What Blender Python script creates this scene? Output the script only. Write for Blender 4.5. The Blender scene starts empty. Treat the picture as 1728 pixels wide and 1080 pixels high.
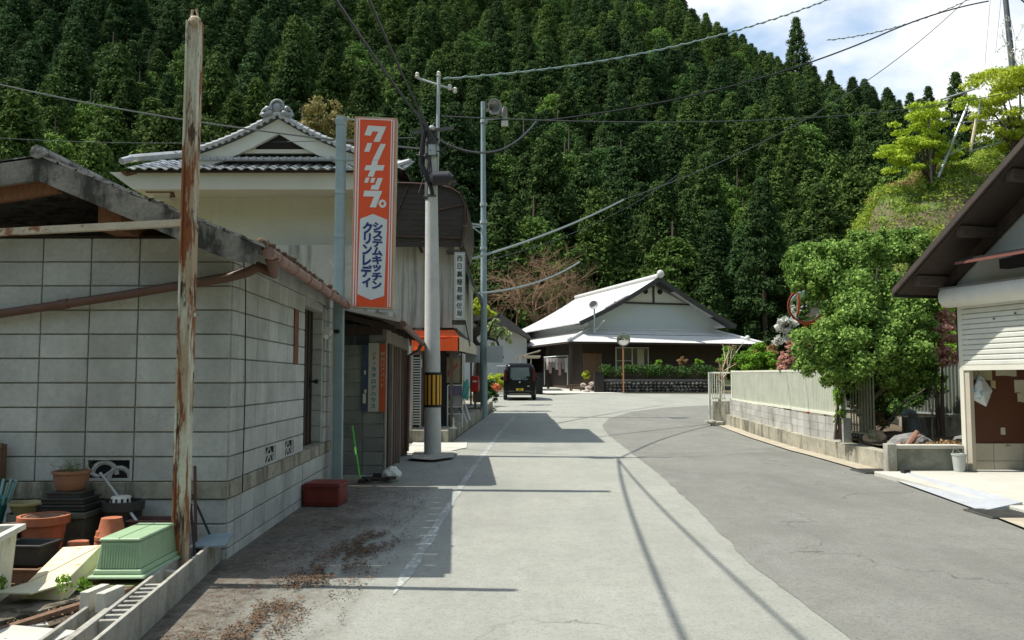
import bpy, bmesh, math, random
import numpy as np
from mathutils import Vector, Matrix, Quaternion, noise
random.seed(7); RNG = np.random.default_rng(7)
sc = bpy.context.scene; COL = sc.collection
R = math.radians
# ------------------------------------------------------------ camera, sky, sun, exposure
F, H = 1400.0, 1.45
PITCH = math.atan(100 / F)
cam = bpy.data.cameras.new('camera'); cam.sensor_width = 36; cam.lens = 36 * F / 1728
cam.clip_start = .05; cam.clip_end = 3000
camo = bpy.data.objects.new('camera', cam); COL.objects.link(camo)
camo.location = (0, 0, H); camo.rotation_euler = (R(90) + PITCH, 0, 0); sc.camera = camo
TANE = 1.75; AZ = R(4)
SUN_TO = Vector((-math.cos(AZ), math.sin(AZ), TANE)).normalized()
sun = bpy.data.lights.new('sun', 'SUN'); sun.energy = 5.0; sun.angle = R(.5); sun.color = (1, .95, .86)
suno = bpy.data.objects.new('sun', sun); COL.objects.link(suno)
suno.rotation_mode = 'QUATERNION'; suno.rotation_quaternion = SUN_TO.to_track_quat('Z', 'Y'); suno.location = (-20, 0, 40)
wd = bpy.data.worlds.new('World'); sc.world = wd; wd.use_nodes = True
nt = wd.node_tree; N = nt.nodes; L = nt.links; bg = N['Background']
sky = N.new('ShaderNodeTexSky'); sky.sky_type = 'NISHITA'; sky.sun_disc = False
sky.sun_elevation = math.atan(TANE); sky.sun_rotation = R(-86); sky.air_density = 1.2; sky.dust_density = .8
tc = N.new('ShaderNodeTexCoord'); mp = N.new('ShaderNodeMapping'); mp.inputs['Scale'].default_value = (1, 1, 2.0)
mp.inputs['Location'].default_value = (.35, .1, .2)
nz = N.new('ShaderNodeTexNoise'); nz.inputs['Scale'].default_value = 2.6; nz.inputs['Detail'].default_value = 7; nz.inputs['Roughness'].default_value = .52
rp = N.new('ShaderNodeValToRGB'); rp.color_ramp.elements[0].position = .48; rp.color_ramp.elements[1].position = .60
mx = N.new('ShaderNodeMix'); mx.data_type = 'RGBA'; mx.inputs[7].default_value = (12.0, 12.2, 12.2, 1)
L.new(tc.outputs['Generated'], mp.inputs[0]); L.new(mp.outputs[0], nz.inputs[0]); L.new(nz.outputs[0], rp.inputs[0])
L.new(rp.outputs[0], mx.inputs[0]); sg = N.new('ShaderNodeVectorMath'); sg.operation = 'MULTIPLY'; sg.inputs[1].default_value = (2.15, 2.2, 2.15); L.new(sky.outputs[0], sg.inputs[0]); L.new(sg.outputs[0], mx.inputs[6]); L.new(mx.outputs[2], bg.inputs[0])
bg.inputs[1].default_value = .075
sc.view_settings.view_transform = 'Standard'; sc.view_settings.look = 'None'; sc.view_settings.gamma = 1
sc.view_settings.exposure = .36
sc.cycles.max_bounces = 5; sc.cycles.diffuse_bounces = 3; sc.cycles.transparent_max_bounces = 6
sc.cycles.use_denoising = True
# ------------------------------------------------------------ geometry helpers
def g(Y): return .024 * (min(max(Y, 17), 60) - 17)          # the road is level, then climbs gently
def W(px, py, Y):
    cx, cy = (px - 864) / F, -(py - 540) / F
    dy = math.cos(PITCH) - cy * math.sin(PITCH); dz = math.sin(PITCH) + cy * math.cos(PITCH)
    t = Y / dy
    return Vector((cx * t, Y, H + dz * t))
def G(px, py, dz=0):
    Y = 20.
    cy = -(py - 540) / F
    dy = math.cos(PITCH) - cy * math.sin(PITCH); dzz = math.sin(PITCH) + cy * math.cos(PITCH)
    for _ in range(60): Y = .5 * Y + .5 * (H - g(Y) - dz) / (-dzz / dy)
    p = W(px, py, Y); p.z = g(Y) + dz
    return p
ORG = {}
class MB:
    def __init__(s): s.v = []; s.f = []; s.m = []; s.M = None
    def add(s, vs, fs, mi=0):
        b = len(s.v)
        if s.M is not None: vs = [s.M @ Vector(v) for v in vs]
        s.v += [tuple(v) for v in vs]; s.f += [tuple(i + b for i in f) for f in fs]; s.m += [mi] * len(fs); return s
    def box(s, x0, x1, y0, y1, z0, z1, mi=0):
        return s.add([(x0,y0,z0),(x1,y0,z0),(x1,y1,z0),(x0,y1,z0),(x0,y0,z1),(x1,y0,z1),(x1,y1,z1),(x0,y1,z1)],
            [(0,3,2,1),(4,5,6,7),(0,1,5,4),(1,2,6,5),(2,3,7,6),(3,0,4,7)], mi)
    def obox(s, c, size, rot=(0,0,0), mi=0):
        from mathutils import Euler
        m = rot if isinstance(rot, Matrix) else Euler(rot).to_matrix()
        c = Vector(c); a, b, d = [k / 2 for k in size]
        vs = [c + m @ Vector(p) for p in [(-a,-b,-d),(a,-b,-d),(a,b,-d),(-a,b,-d),(-a,-b,d),(a,-b,d),(a,b,d),(-a,b,d)]]
        return s.add(vs, [(0,3,2,1),(4,5,6,7),(0,1,5,4),(1,2,6,5),(2,3,7,6),(3,0,4,7)], mi)
    def beam(s, a, b, w, h, mi=0, up=(0,0,1)):
        a, b = Vector(a), Vector(b); d = (b - a); ln = d.length; d.normalize(); u = Vector(up)
        x = d.cross(u); x = x.normalized() if x.length > 1e-4 else Vector((1,0,0)); u = x.cross(d)
        m = Matrix((x, d, u)).transposed()
        return s.obox((a + b) / 2, (w, ln, h), m, mi)
    def tube(s, pts, r, n=8, mi=0, cap=True):
        pts = [Vector(p) for p in pts]; k = len(pts); rs = r if isinstance(r, (list, tuple)) else [r] * k
        vs = []; pu = None
        for i, p in enumerate(pts):
            d = (pts[min(i+1,k-1)] - pts[max(i-1,0)]).normalized()
            if pu is None:
                pu = Vector((0,0,1)) if abs(d.z) < .9 else Vector((1,0,0))
            x = d.cross(pu).normalized(); u = x.cross(d).normalized(); pu = u
            vs += [p + (x * math.cos(a) + u * math.sin(a)) * rs[i] for a in [2*math.pi*j/n for j in range(n)]]
        fs = [(i*n+j, i*n+(j+1)%n, (i+1)*n+(j+1)%n, (i+1)*n+j) for i in range(k-1) for j in range(n)]
        if cap: fs += [tuple(range(n))[::-1], tuple(range((k-1)*n, k*n))]
        return s.add(vs, fs, mi)
    def lathe(s, c, prof, n=20, mi=0, mat=None, closed=False):
        c = Vector(c); vs = []; k = len(prof)
        for r, z in prof:
            for j in range(n):
                a = 2*math.pi*j/n; p = Vector((r*math.cos(a), r*math.sin(a), z))
                vs.append(c + (mat @ p if mat else p))
        fs = [(i*n+j, i*n+(j+1)%n, (i+1)*n+(j+1)%n, (i+1)*n+j) for i in range(k-1) for j in range(n)]
        fs += [tuple(range(n))[::-1]]
        if closed: fs += [tuple(range((k-1)*n, k*n))]
        return s.add(vs, fs, mi)
    def prism(s, pts, vec, mi=0):
        pts = [Vector(p) for p in pts]; vec = Vector(vec); n = len(pts)
        return s.add(pts + [p + vec for p in pts], [tuple(range(n))[::-1], tuple(range(n, 2*n))] + [(i,(i+1)%n,n+(i+1)%n,n+i) for i in range(n)], mi)
    def ball(s, c, r, mi=0, n=10, k=6, mat=None):
        rr = r if isinstance(r, (tuple, list)) else (r, r, r); c = Vector(c); vs = []
        for i in range(k+1):
            t = math.pi * i / k
            for j in range(n):
                a = 2*math.pi*j/n; p = Vector((rr[0]*math.sin(t)*math.cos(a), rr[1]*math.sin(t)*math.sin(a), rr[2]*math.cos(t)))
                vs.append(c + (mat @ p if mat else p))
        return s.add(vs, [(i*n+j, (i+1)*n+j, (i+1)*n+(j+1)%n, i*n+(j+1)%n) for i in range(k) for j in range(n)], mi)
    def build(s, name, mats, parent=None, smooth=False, bevel=0, seg=2, fixn=True):
        me = bpy.data.meshes.new(name); og = ORG.get(parent.name, Vector()) if parent else Vector()
        me.from_pydata([(v[0]-og.x, v[1]-og.y, v[2]-og.z) for v in s.v], [], s.f)
        mats = mats if isinstance(mats, (list, tuple)) else [mats]
        for m in mats: me.materials.append(m)
        me.polygons.foreach_set('material_index', [min(i, len(mats)-1) for i in s.m])
        if fixn and len(s.f) < 20000:
            bm = bmesh.new(); bm.from_mesh(me); bmesh.ops.recalc_face_normals(bm, faces=bm.faces)
            bm.to_mesh(me); bm.free()
        if smooth: me.polygons.foreach_set('use_smooth', [True] * len(me.polygons))
        me.update(); o = bpy.data.objects.new(name, me); COL.objects.link(o)
        if smooth and smooth != 'all': 
            try: me.set_sharp_from_angle(angle=R(40))
            except Exception: pass
        if bevel:
            b = o.modifiers.new('bevel', 'BEVEL'); b.width = bevel; b.segments = seg; b.limit_method = 'ANGLE'; b.angle_limit = R(40)
        if parent: o.parent = parent; ORG[o.name] = og
        else: ORG[o.name] = Vector()
        return o
def thing(name, label, cat, loc=(0,0,0), group=None):
    o = bpy.data.objects.new(name, None); COL.objects.link(o); o.location = loc; o.empty_display_size = .2
    ORG[o.name] = Vector(loc); o['label'] = label; o['category'] = cat
    if group: o['group'] = group
    return o
def tag(o, label, cat, group=None):
    o['label'] = label; o['category'] = cat
    if group: o['group'] = group
    return o
def kind(o, k): o['kind'] = k; return o
def recenter(o):                                   # put a one-mesh thing's origin at its base
    me = o.data; co = np.empty(len(me.vertices)*3); me.vertices.foreach_get('co', co); co = co.reshape(-1,3)
    c = co.mean(0); c[2] = co[:,2].min(); me.vertices.foreach_set('co', (co - c).ravel()); o.location = c; me.update(); return o
def sheet(poly, dz, name, m, fine=0):
    bm = bmesh.new(); bm.faces.new([bm.verts.new((p[0], p[1], 0)) for p in poly])
    bmesh.ops.triangulate(bm, faces=bm.faces[:])
    ys = [17, 60] + (list(np.arange(-4, 60, fine)) if fine else [])
    for y in ys:
        bmesh.ops.bisect_plane(bm, geom=bm.verts[:]+bm.edges[:]+bm.faces[:], plane_co=(0,y,0), plane_no=(0,1,0))
    for v in bm.verts: v.co.z = g(v.co.y) + dz
    bmesh.ops.recalc_face_normals(bm, faces=bm.faces)
    for f in bm.faces:
        if f.normal.z < 0: f.normal_flip()
    me = bpy.data.meshes.new(name); bm.to_mesh(me); bm.free(); me.materials.append(m)
    o = bpy.data.objects.new(name, me); COL.objects.link(o); o['kind'] = 'structure'; return o
# ------------------------------------------------------------ materials
def lin(c):
    if isinstance(c, str):
        c = [int(c[i:i+2], 16)/255 for i in (0,2,4)]; c = [x/12.92 if x <= .04045 else ((x+.055)/1.055)**2.4 for x in c]
    return (c[0], c[1], c[2], 1)
def M(name, col, rough=.8, var=.12, scale=4, bump=0, bscale=60, metal=0, layers=(), island=0, objvar=0, coords='Object', stretch=(1,1,1), spec=.4, trans=0, coat=0, wave=None):
    m = bpy.data.materials.new(name); m.use_nodes = True; t = m.node_tree; n = t.nodes; l = t.links; p = n['Principled BSDF']
    col = lin(col); tc = n.new('ShaderNodeTexCoord'); out = tc.outputs[coords]
    def noise_(sc_, st=(1,1,1), det=5, rg=.6, seed=0):
        mp = n.new('ShaderNodeMapping'); mp.inputs['Scale'].default_value = st; mp.inputs['Location'].default_value = (seed*3.1, seed*1.7, seed*.9)
        l.new(out, mp.inputs[0]); z = n.new('ShaderNodeTexNoise'); z.inputs['Scale'].default_value = sc_; z.inputs['Detail'].default_value = det; z.inputs['Roughness'].default_value = rg
        l.new(mp.outputs[0], z.inputs[0]); return z.outputs[0]
    def ramp(x, a, b, lo, hi):
        r = n.new('ShaderNodeMapRange'); r.inputs[1].default_value = a; r.inputs[2].default_value = b; r.inputs[3].default_value = lo; r.inputs[4].default_value = hi
        l.new(x, r.inputs[0]); return r.outputs[0]
    def mulc(c_out, f_out):
        k = n.new('ShaderNodeVectorMath'); k.operation = 'SCALE'; l.new(c_out, k.inputs[0]); l.new(f_out, k.inputs['Scale']); return k.outputs[0]
    rgb = n.new('ShaderNodeRGB'); rgb.outputs[0].default_value = col; c = rgb.outputs[0]
    if var:
        c = mulc(c, ramp(noise_(scale, stretch), .3, .7, 1-var, 1+var))
        c = mulc(c, ramp(noise_(scale*9, stretch, seed=2), .3, .7, 1-var*.6, 1+var*.6))
    for i, (lc, ls, lo, hi, st, amt) in enumerate(layers):
        q = n.new('ShaderNodeMix'); q.data_type = 'RGBA'; l.new(ramp(noise_(ls, st, 6, .65, i+4), lo, hi, 0, amt), q.inputs[0]); l.new(c, q.inputs[6]); q.inputs[7].default_value = lin(lc); c = q.outputs[2]
    if island:
        gi = n.new('ShaderNodeNewGeometry'); c = mulc(c, ramp(gi.outputs['Random Per Island'], 0, 1, 1-island, 1+island))
    if objvar:
        oi = n.new('ShaderNodeObjectInfo'); c = mulc(c, ramp(oi.outputs['Random'], 0, 1, 1-objvar, 1+objvar))
    l.new(c, p.inputs['Base Color'])
    p.inputs['Roughness'].default_value = rough; p.inputs['Metallic'].default_value = metal; p.inputs['Specular IOR Level'].default_value = spec
    if trans: p.inputs['Transmission Weight'].default_value = trans
    if coat: p.inputs['Coat Weight'].default_value = coat; p.inputs['Coat Roughness'].default_value = .08
    if bump:
        b = n.new('ShaderNodeBump'); b.inputs['Strength'].default_value = bump; b.inputs['Distance'].default_value = .02
        l.new(noise_(bscale, stretch, 8, .7, 1), b.inputs['Height'])
        if wave:
            wv = n.new('ShaderNodeTexWave'); wv.bands_direction = wave[0]; wv.inputs['Scale'].default_value = wave[1]; l.new(out, wv.inputs[0])
            b2 = n.new('ShaderNodeBump'); b2.inputs['Strength'].default_value = wave[2]; b2.inputs['Distance'].default_value = .03
            l.new(wv.outputs['Fac'], b2.inputs['Height']); l.new(b2.outputs[0], b.inputs['Normal'])
        l.new(b.outputs[0], p.inputs['Normal'])
    return m
def leafmat(name, col, col2, rough=.6, objvar=.25, tl=.25, patch=0):
    m = bpy.data.materials.new(name); m.use_nodes = True; t = m.node_tree; n = t.nodes; l = t.links; p = n['Principled BSDF']
    gi = n.new('ShaderNodeNewGeometry'); oi = n.new('ShaderNodeObjectInfo')
    a = n.new('ShaderNodeMix'); a.data_type = 'RGBA'; a.inputs[6].default_value = lin(col); a.inputs[7].default_value = lin(col2)
    tc = n.new('ShaderNodeTexCoord'); z = n.new('ShaderNodeTexNoise'); z.inputs['Scale'].default_value = 1.3; z.inputs['Detail'].default_value = 3
    l.new(tc.outputs['Object'], z.inputs[0])
    mm = n.new('ShaderNodeMath'); mm.operation = 'ADD'; l.new(z.outputs[0], mm.inputs[0]); l.new(gi.outputs['Random Per Island'], mm.inputs[1])
    mr = n.new('ShaderNodeMapRange'); mr.inputs[1].default_value = .4; mr.inputs[2].default_value = 1.5; l.new(mm.outputs[0], mr.inputs[0]); l.new(mr.outputs[0], a.inputs[0])
    v = n.new('ShaderNodeMapRange'); v.inputs[3].default_value = 1-objvar; v.inputs[4].default_value = 1+objvar; l.new(oi.outputs['Random'], v.inputs[0])
    k = n.new('ShaderNodeVectorMath'); k.operation = 'SCALE'; l.new(a.outputs[2], k.inputs[0]); l.new(v.outputs[0], k.inputs['Scale'])
    if patch:                       # whole trees differ in hue from stand to stand
        z3 = n.new('ShaderNodeTexNoise'); z3.inputs['Scale'].default_value = .035; z3.inputs['Detail'].default_value = 3; l.new(oi.outputs['Location'], z3.inputs[0])
        r3 = n.new('ShaderNodeMapRange'); r3.inputs[1].default_value = .42; r3.inputs[2].default_value = .62; l.new(z3.outputs[0], r3.inputs[0])
        q3 = n.new('ShaderNodeMix'); q3.data_type = 'RGBA'; q3.blend_type = 'MULTIPLY'; q3.inputs[0].default_value = 1; l.new(k.outputs[0], q3.inputs[6])
        c3 = n.new('ShaderNodeMix'); c3.data_type = 'RGBA'; c3.inputs[6].default_value = (.82,.88,.95,1); c3.inputs[7].default_value = (1.75,1.55,1.15,1); l.new(r3.outputs[0], c3.inputs[0])
        l.new(c3.outputs[2], q3.inputs[7]); k = q3; ko = q3.outputs[2]
    else: ko = k.outputs[0]
    l.new(ko, p.inputs['Base Color']); p.inputs['Roughness'].default_value = rough; p.inputs['Specular IOR Level'].default_value = .12
    if tl:
        tr = n.new('ShaderNodeBsdfTranslucent'); l.new(ko, tr.inputs[0]); ms = n.new('ShaderNodeMixShader'); ms.inputs[0].default_value = tl
        l.new(p.outputs[0], ms.inputs[1]); l.new(tr.outputs[0], ms.inputs[2]); l.new(ms.outputs[0], n['Material Output'].inputs[0])
    return m
dk = (.02,.018,.015)
asphalt = M('asphalt', (.292,.298,.256), .9, .10, .5, .5, 110, layers=[((.36,.365,.32), 4, .50, .72, (1,.3,1), .5), ((.20,.215,.195), .9, .50, .7, (1,.3,1), .5), ((.19,.2,.18), 24, .50, .66, (1,1,1), .5), ((.12,.12,.10), 60, .54, .64, (1,1,1), .65), ((.6,.6,.55), 95, .62, .7, (1,1,1), .5)])
asphalt2 = M("asphalt_patch", (.188,.188,.166), .9, .12, .6, .5, 110, layers=[((.235,.24,.22), 3, .50, .72, (1,.5,1), .6), ((.13,.13,.115), 1.0, .5, .7, (1,.3,1), .6), ((.12,.12,.105), 24, .50, .66, (1,1,1), .5), ((.08,.08,.07), 60, .54, .64, (1,1,1), .65), ((.42,.41,.36), 95, .62, .7, (1,1,1), .5)])
dirtroad = M('roadside_asphalt', (.21,.20,.17), .95, .2, 1.2, .6, 90, layers=[((.08,.06,.042), 1.6, .44, .62, (1,1,1), .8), ((.33,.32,.27), 9, .58, .7, (1,1,1), .6), ((.08,.06,.04), 60, .55, .66, (1,1,1), .6)])
earth = M('earth', (.10,.085,.055), .95, .3, 1, .8, 20, layers=[((.06,.09,.03), .8, .5, .62, (1,1,1), .8)])
concrete = M('concrete', (.36,.35,.30), .9, .2, 3, .5, 40, layers=[((.16,.15,.115), 4, .48, .68, (1,1,.4), .8), ((.10,.10,.06), 14, .6, .7, (1,1,1), .5)])
concretelight = M('pale_concrete', (.47,.46,.40), .9, .1, 1.5, .2, 50, layers=[((.4,.38,.3), 3, .6, .8, (1,1,1), .5)])
mossconc = M('mossy_concrete', (.34,.32,.25), .95, .25, 2, .6, 25, layers=[((.09,.085,.06), 4, .48, .62, (1,1,.25), .85), ((.13,.15,.05), 6, .6, .72, (1,1,1), .7)])
block = M('block', (.47,.48,.445), .95, .16, 3, .55, 110, island=.10, layers=[((.25,.245,.21), 1.3, .47, .72, (1,1,.35), .6), ((.12,.12,.10), 22, .62, .72, (1,1,1), .5), ((.58,.58,.53), 7, .60, .74, (1,1,1), .45)])
mortar = M('mortar', (.40,.40,.36), .95, .2, 6, .3, 60)
slate = M('weathered_slate', (.30,.29,.27), .9, .25, 3, .7, 22, layers=[((.06,.055,.05), 5, .47, .58, (1,1,1), .9), ((.62,.60,.55), 9, .58, .68, (1,1,1), .8)])
moss = M('mossy_roof_edge', (.10,.07,.04), .95, .4, 8, 1, 20, layers=[((.40,.36,.3), 14, .58, .66, (1,1,1), .8), ((.05,.06,.02), 6, .5, .6, (1,1,1), .8)])
rust = M('rusty_cream_paint', (.58,.58,.46), .8, .12, 6, .4, 50, layers=[((.36,.22,.11), 6, .46, .56, (1,1,.2), .7), ((.25,.078,.022), 8, .505, .54, (1.5,1.5,.2), .95), ((.07,.025,.012), 12, .56, .62, (1,1,.25), .9)])
tealp = M('teal_grey_paint', (.26,.34,.35), .55, .1, 6, .1, 50, layers=[((.16,.17,.15), 7, .62, .72, (1,1,.3), .5)])
galv = M('galvanised_steel', (.42,.46,.45), .45, .1, 5, .1, 60, metal=.4)
polec = M('pole_concrete', (.48,.49,.46), .8, .08, 4, .2, 80, layers=[((.3,.3,.27), 5, .6, .75, (1,1,.2), .5)])
cream = M('cream_stucco', (.60,.57,.455), .9, .05, 1.5, .15, 80, layers=[((.36,.34,.27), 1.5, .56, .78, (3,3,.25), .35)])
stain = M('stained_render', (.44,.43,.38), .9, .08, 2, .15, 60, layers=[((.12,.115,.10), 1.3, .49, .62, (3.2,3.2,.16), .85)])
whitep = M('white_plaster', (.62,.63,.60), .85, .05, 2, .1, 60, layers=[((.42,.42,.4), 2, .6, .75, (2,2,.3), .4)])
greyp = M('grey_plaster', (.42,.45,.46), .85, .06, 1, .1, 60)
tile = M('glazed_grey_tile', (.30,.32,.33), .38, .2, 5, .2, 20, island=.12, spec=.6)
tiled = M('dark_tile', (.09,.10,.10), .35, .2, 5, .2, 20, island=.15, spec=.6)
silvtile = M('silver_roof_tile', (.60,.60,.585), .40, .08, 3, .25, 12, spec=.6, island=.06)
brownpipe = M('brown_pvc', (.13,.07,.05), .5, .15, 5, .1, 40)
pinkpipe = M('faded_brown_gutter', (.27,.16,.13), .6, .2, 5, .1, 40, layers=[((.12,.07,.05), 8, .52, .66, (1,1,1), .7)])
darkwood = M('dark_wood', (.045,.03,.022), .8, .3, 3, .3, 30, stretch=(8,8,1))
oldwood = M('old_wood', (.17,.10,.06), .8, .3, 3, .4, 30, stretch=(8,8,1))
reddoor = M('reddish_brown_door', (.11,.062,.05), .7, .15, 3, .2, 30, stretch=(6,6,1))
black = M('black_rubber', (.012,.012,.012), .6, 0)
cabl = M('black_cable', (.015,.016,.018), .5, 0)
cabl2 = M('pale_cable', (.30,.34,.33), .5, 0)
glass = M('dark_glass', (.02,.025,.028), .06, 0, spec=.8)
alu = M('aluminium', (.50,.50,.48), .4, .05, 6, metal=.5)
dullorange = M('mirror_orange', (.50,.12,.04), .6, .15, 5)
orange = M('sign_orange', (.72,.085,.02), .45, .04, 3)
signw = M('sign_white', (.66,.68,.64), .5, .04, 3)
blue = M('sign_blue', (.015,.035,.16), .5, 0)
signfr = M('sign_frame_tan', (.42,.33,.22), .5, .15, 5)
redaw = M('awning_red', (.82,.10,.014), .6, .08, 2)
beigeaw = M('awning_beige', (.55,.49,.36), .8, .08, 2, layers=[((.2,.16,.1), 4, .6, .72, (1,1,.3), .6)])
postred = M('postbox_red', (.45,.015,.012), .4, .05, 4)
terra = M('terracotta', (.38,.125,.06), .85, .15, 6, .15, 60, layers=[((.20,.09,.05), 6, .55, .7, (1,1,1), .6), ((.5,.36,.28), 12, .62, .72, (1,1,1), .5)])
terrad = M('brown_plastic', (.17,.095,.06), .6, .15, 6, .1, 60)
blackpl = M('black_plastic', (.035,.035,.033), .55, .2, 6, .1, 60)
oliveb = M('olive_grey_plastic', (.09,.095,.07), .6, .2, 6, .1, 60)
greenpl = M('pale_green_plastic', (.29,.42,.25), .5, .08, 5, .05, 60, layers=[((.20,.24,.14), 5, .54, .72, (1,1,.5), .6), ((.42,.5,.36), 20, .6, .7, (1,1,1), .4)])
creampl = M('cream_plastic', (.72,.64,.42), .5, .08, 5, .05, 60, layers=[((.55,.32,.14), 7, .58, .75, (1,1,1), .45)])
yellowpl = M('dull_yellow_plastic', (.30,.27,.13), .55, .1, 5)
tealpl = M('teal_plastic', (.03,.19,.19), .45, .15, 5)
redcrate = M('dark_red_plastic', (.17,.025,.018), .5, .15, 5, .1, 60)
whitepl = M('white_plastic', (.60,.60,.54), .55, .1, 5, layers=[((.36,.33,.25), 7, .56, .72, (1,1,.5), .6)])
yel = M('guard_yellow', (.65,.33,.02), .5, .05, 5)
shutter = M('shutter_white', (.58,.59,.53), .5, .06, 3, layers=[((.36,.35,.28), 3, .52, .75, (1,1,.25), .55), ((.25,.2,.14), 18, .66, .74, (1,1,.3), .5)])
brownpan = M('brown_panel', (.10,.036,.017), .55, .12, 2, .05, 30, stretch=(4,4,1))
beigewall = M('beige_tile', (.50,.46,.36), .6, .05, 3)
fencem = M('ivory_corrugated_metal', (.48,.50,.41), .55, .1, 3, .05, 40, layers=[((.22,.22,.14), 6, .60, .72, (2,2,.12), .6), ((.30,.33,.24), 3, .55, .72, (2,2,.2), .4)])
paper = M('paper', (.50,.47,.36), .9, .08, 6)
papery = M('yellowed_paper', (.42,.38,.22), .9, .08, 6)
bark = M('bark', (.12,.09,.07), .9, .3, 6, .8, 20, stretch=(3,3,.5))
barkb = M('pale_brown_bark', (.26,.17,.10), .9, .25, 6, .4, 20)
stone = M('stone', (.33,.32,.28), .9, .25, 4, .6, 15, island=.35)
soil = M('brown_soil', (.14,.105,.07), .95, .3, 1.2, 1, 9, layers=[((.09,.15,.03), .6, .44, .56, (1,1,1), .9), ((.09,.06,.04), 3, .55, .7, (1,1,1), .7)])
carp = M('car_black_paint', (.005,.005,.006), .22, 0, spec=.35, coat=.12)
litter = M('dead_leaves', (.11,.066,.036), .95, .3, 30, island=.5)
L_cedar = leafmat('cedar_foliage', (.021,.049,.015), (.070,.118,.036), rough=1, objvar=.33, tl=.18, patch=1)
L_cedar2 = leafmat('brighter_foliage', (.038,.088,.020), (.115,.20,.05), rough=1, objvar=.3, tl=.2, patch=1)
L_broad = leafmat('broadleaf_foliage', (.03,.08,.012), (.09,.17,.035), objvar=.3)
L_hold = leafmat('garden_tree_leaves', (.045,.12,.016), (.31,.47,.11), objvar=.05, tl=.3)
L_maple = leafmat('maple_leaves', (.30,.46,.03), (.52,.62,.07), objvar=.1, tl=.4)
L_yell = leafmat('yellow_green_leaves', (.30,.40,.03), (.55,.60,.08), objvar=.1, tl=.4)
L_grass = leafmat('hill_grass', (.12,.24,.025), (.36,.42,.06), objvar=.1, tl=.3)
L_dry = leafmat('dry_grass', (.26,.14,.06), (.36,.26,.12), objvar=.1, tl=.2)
L_pink = leafmat('pink_blossom', (.50,.24,.18), (.70,.44,.36), objvar=.1, tl=.3)
L_white = leafmat('white_blossom', (.62,.64,.56), (.85,.86,.80), objvar=.05, tl=.3)
L_hedge = leafmat('hedge_leaves', (.02,.06,.012), (.07,.13,.03), objvar=.1, tl=.15)
L_shrub = leafmat('shrub_leaves', (.10,.25,.015), (.24,.40,.05), objvar=.1, tl=.35)
def cracks(m, sc_=.16, th=.0035):
    t = m.node_tree; n = t.nodes; l = t.links; p = n['Principled BSDF']; src = p.inputs['Base Color'].links[0].from_socket
    tc = n.new('ShaderNodeTexCoord'); z = n.new('ShaderNodeTexNoise'); z.inputs['Scale'].default_value = 1.3; z.inputs['Detail'].default_value = 8; l.new(tc.outputs['Object'], z.inputs[0])
    a = n.new('ShaderNodeVectorMath'); a.operation = 'MULTIPLY_ADD'; a.inputs[1].default_value = (1.6,1.6,0); l.new(z.outputs['Color'], a.inputs[0]); l.new(tc.outputs['Object'], a.inputs[2])
    v = n.new('ShaderNodeTexVoronoi'); v.feature = 'DISTANCE_TO_EDGE'; v.inputs['Scale'].default_value = sc_; l.new(a.outputs[0], v.inputs[0])
    r = n.new('ShaderNodeMapRange'); r.inputs[1].default_value = th*.4; r.inputs[2].default_value = th; r.inputs[3].default_value = .6; r.inputs[4].default_value = 0; l.new(v.outputs[0], r.inputs[0])
    z2 = n.new('ShaderNodeTexNoise'); z2.inputs['Scale'].default_value = .5; l.new(tc.outputs['Object'], z2.inputs[0]); r2 = n.new('ShaderNodeMapRange'); r2.inputs[1].default_value = .46; r2.inputs[2].default_value = .56; l.new(z2.outputs[0], r2.inputs[0])
    mu = n.new('ShaderNodeMath'); mu.operation = 'MULTIPLY'; l.new(r.outputs[0], mu.inputs[0]); l.new(r2.outputs[0], mu.inputs[1])
    q = n.new('ShaderNodeMix'); q.data_type = 'RGBA'; l.new(mu.outputs[0], q.inputs[0]); l.new(src, q.inputs[6]); q.inputs[7].default_value = (.05,.048,.04,1); l.new(q.outputs[2], p.inputs['Base Color'])
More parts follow.
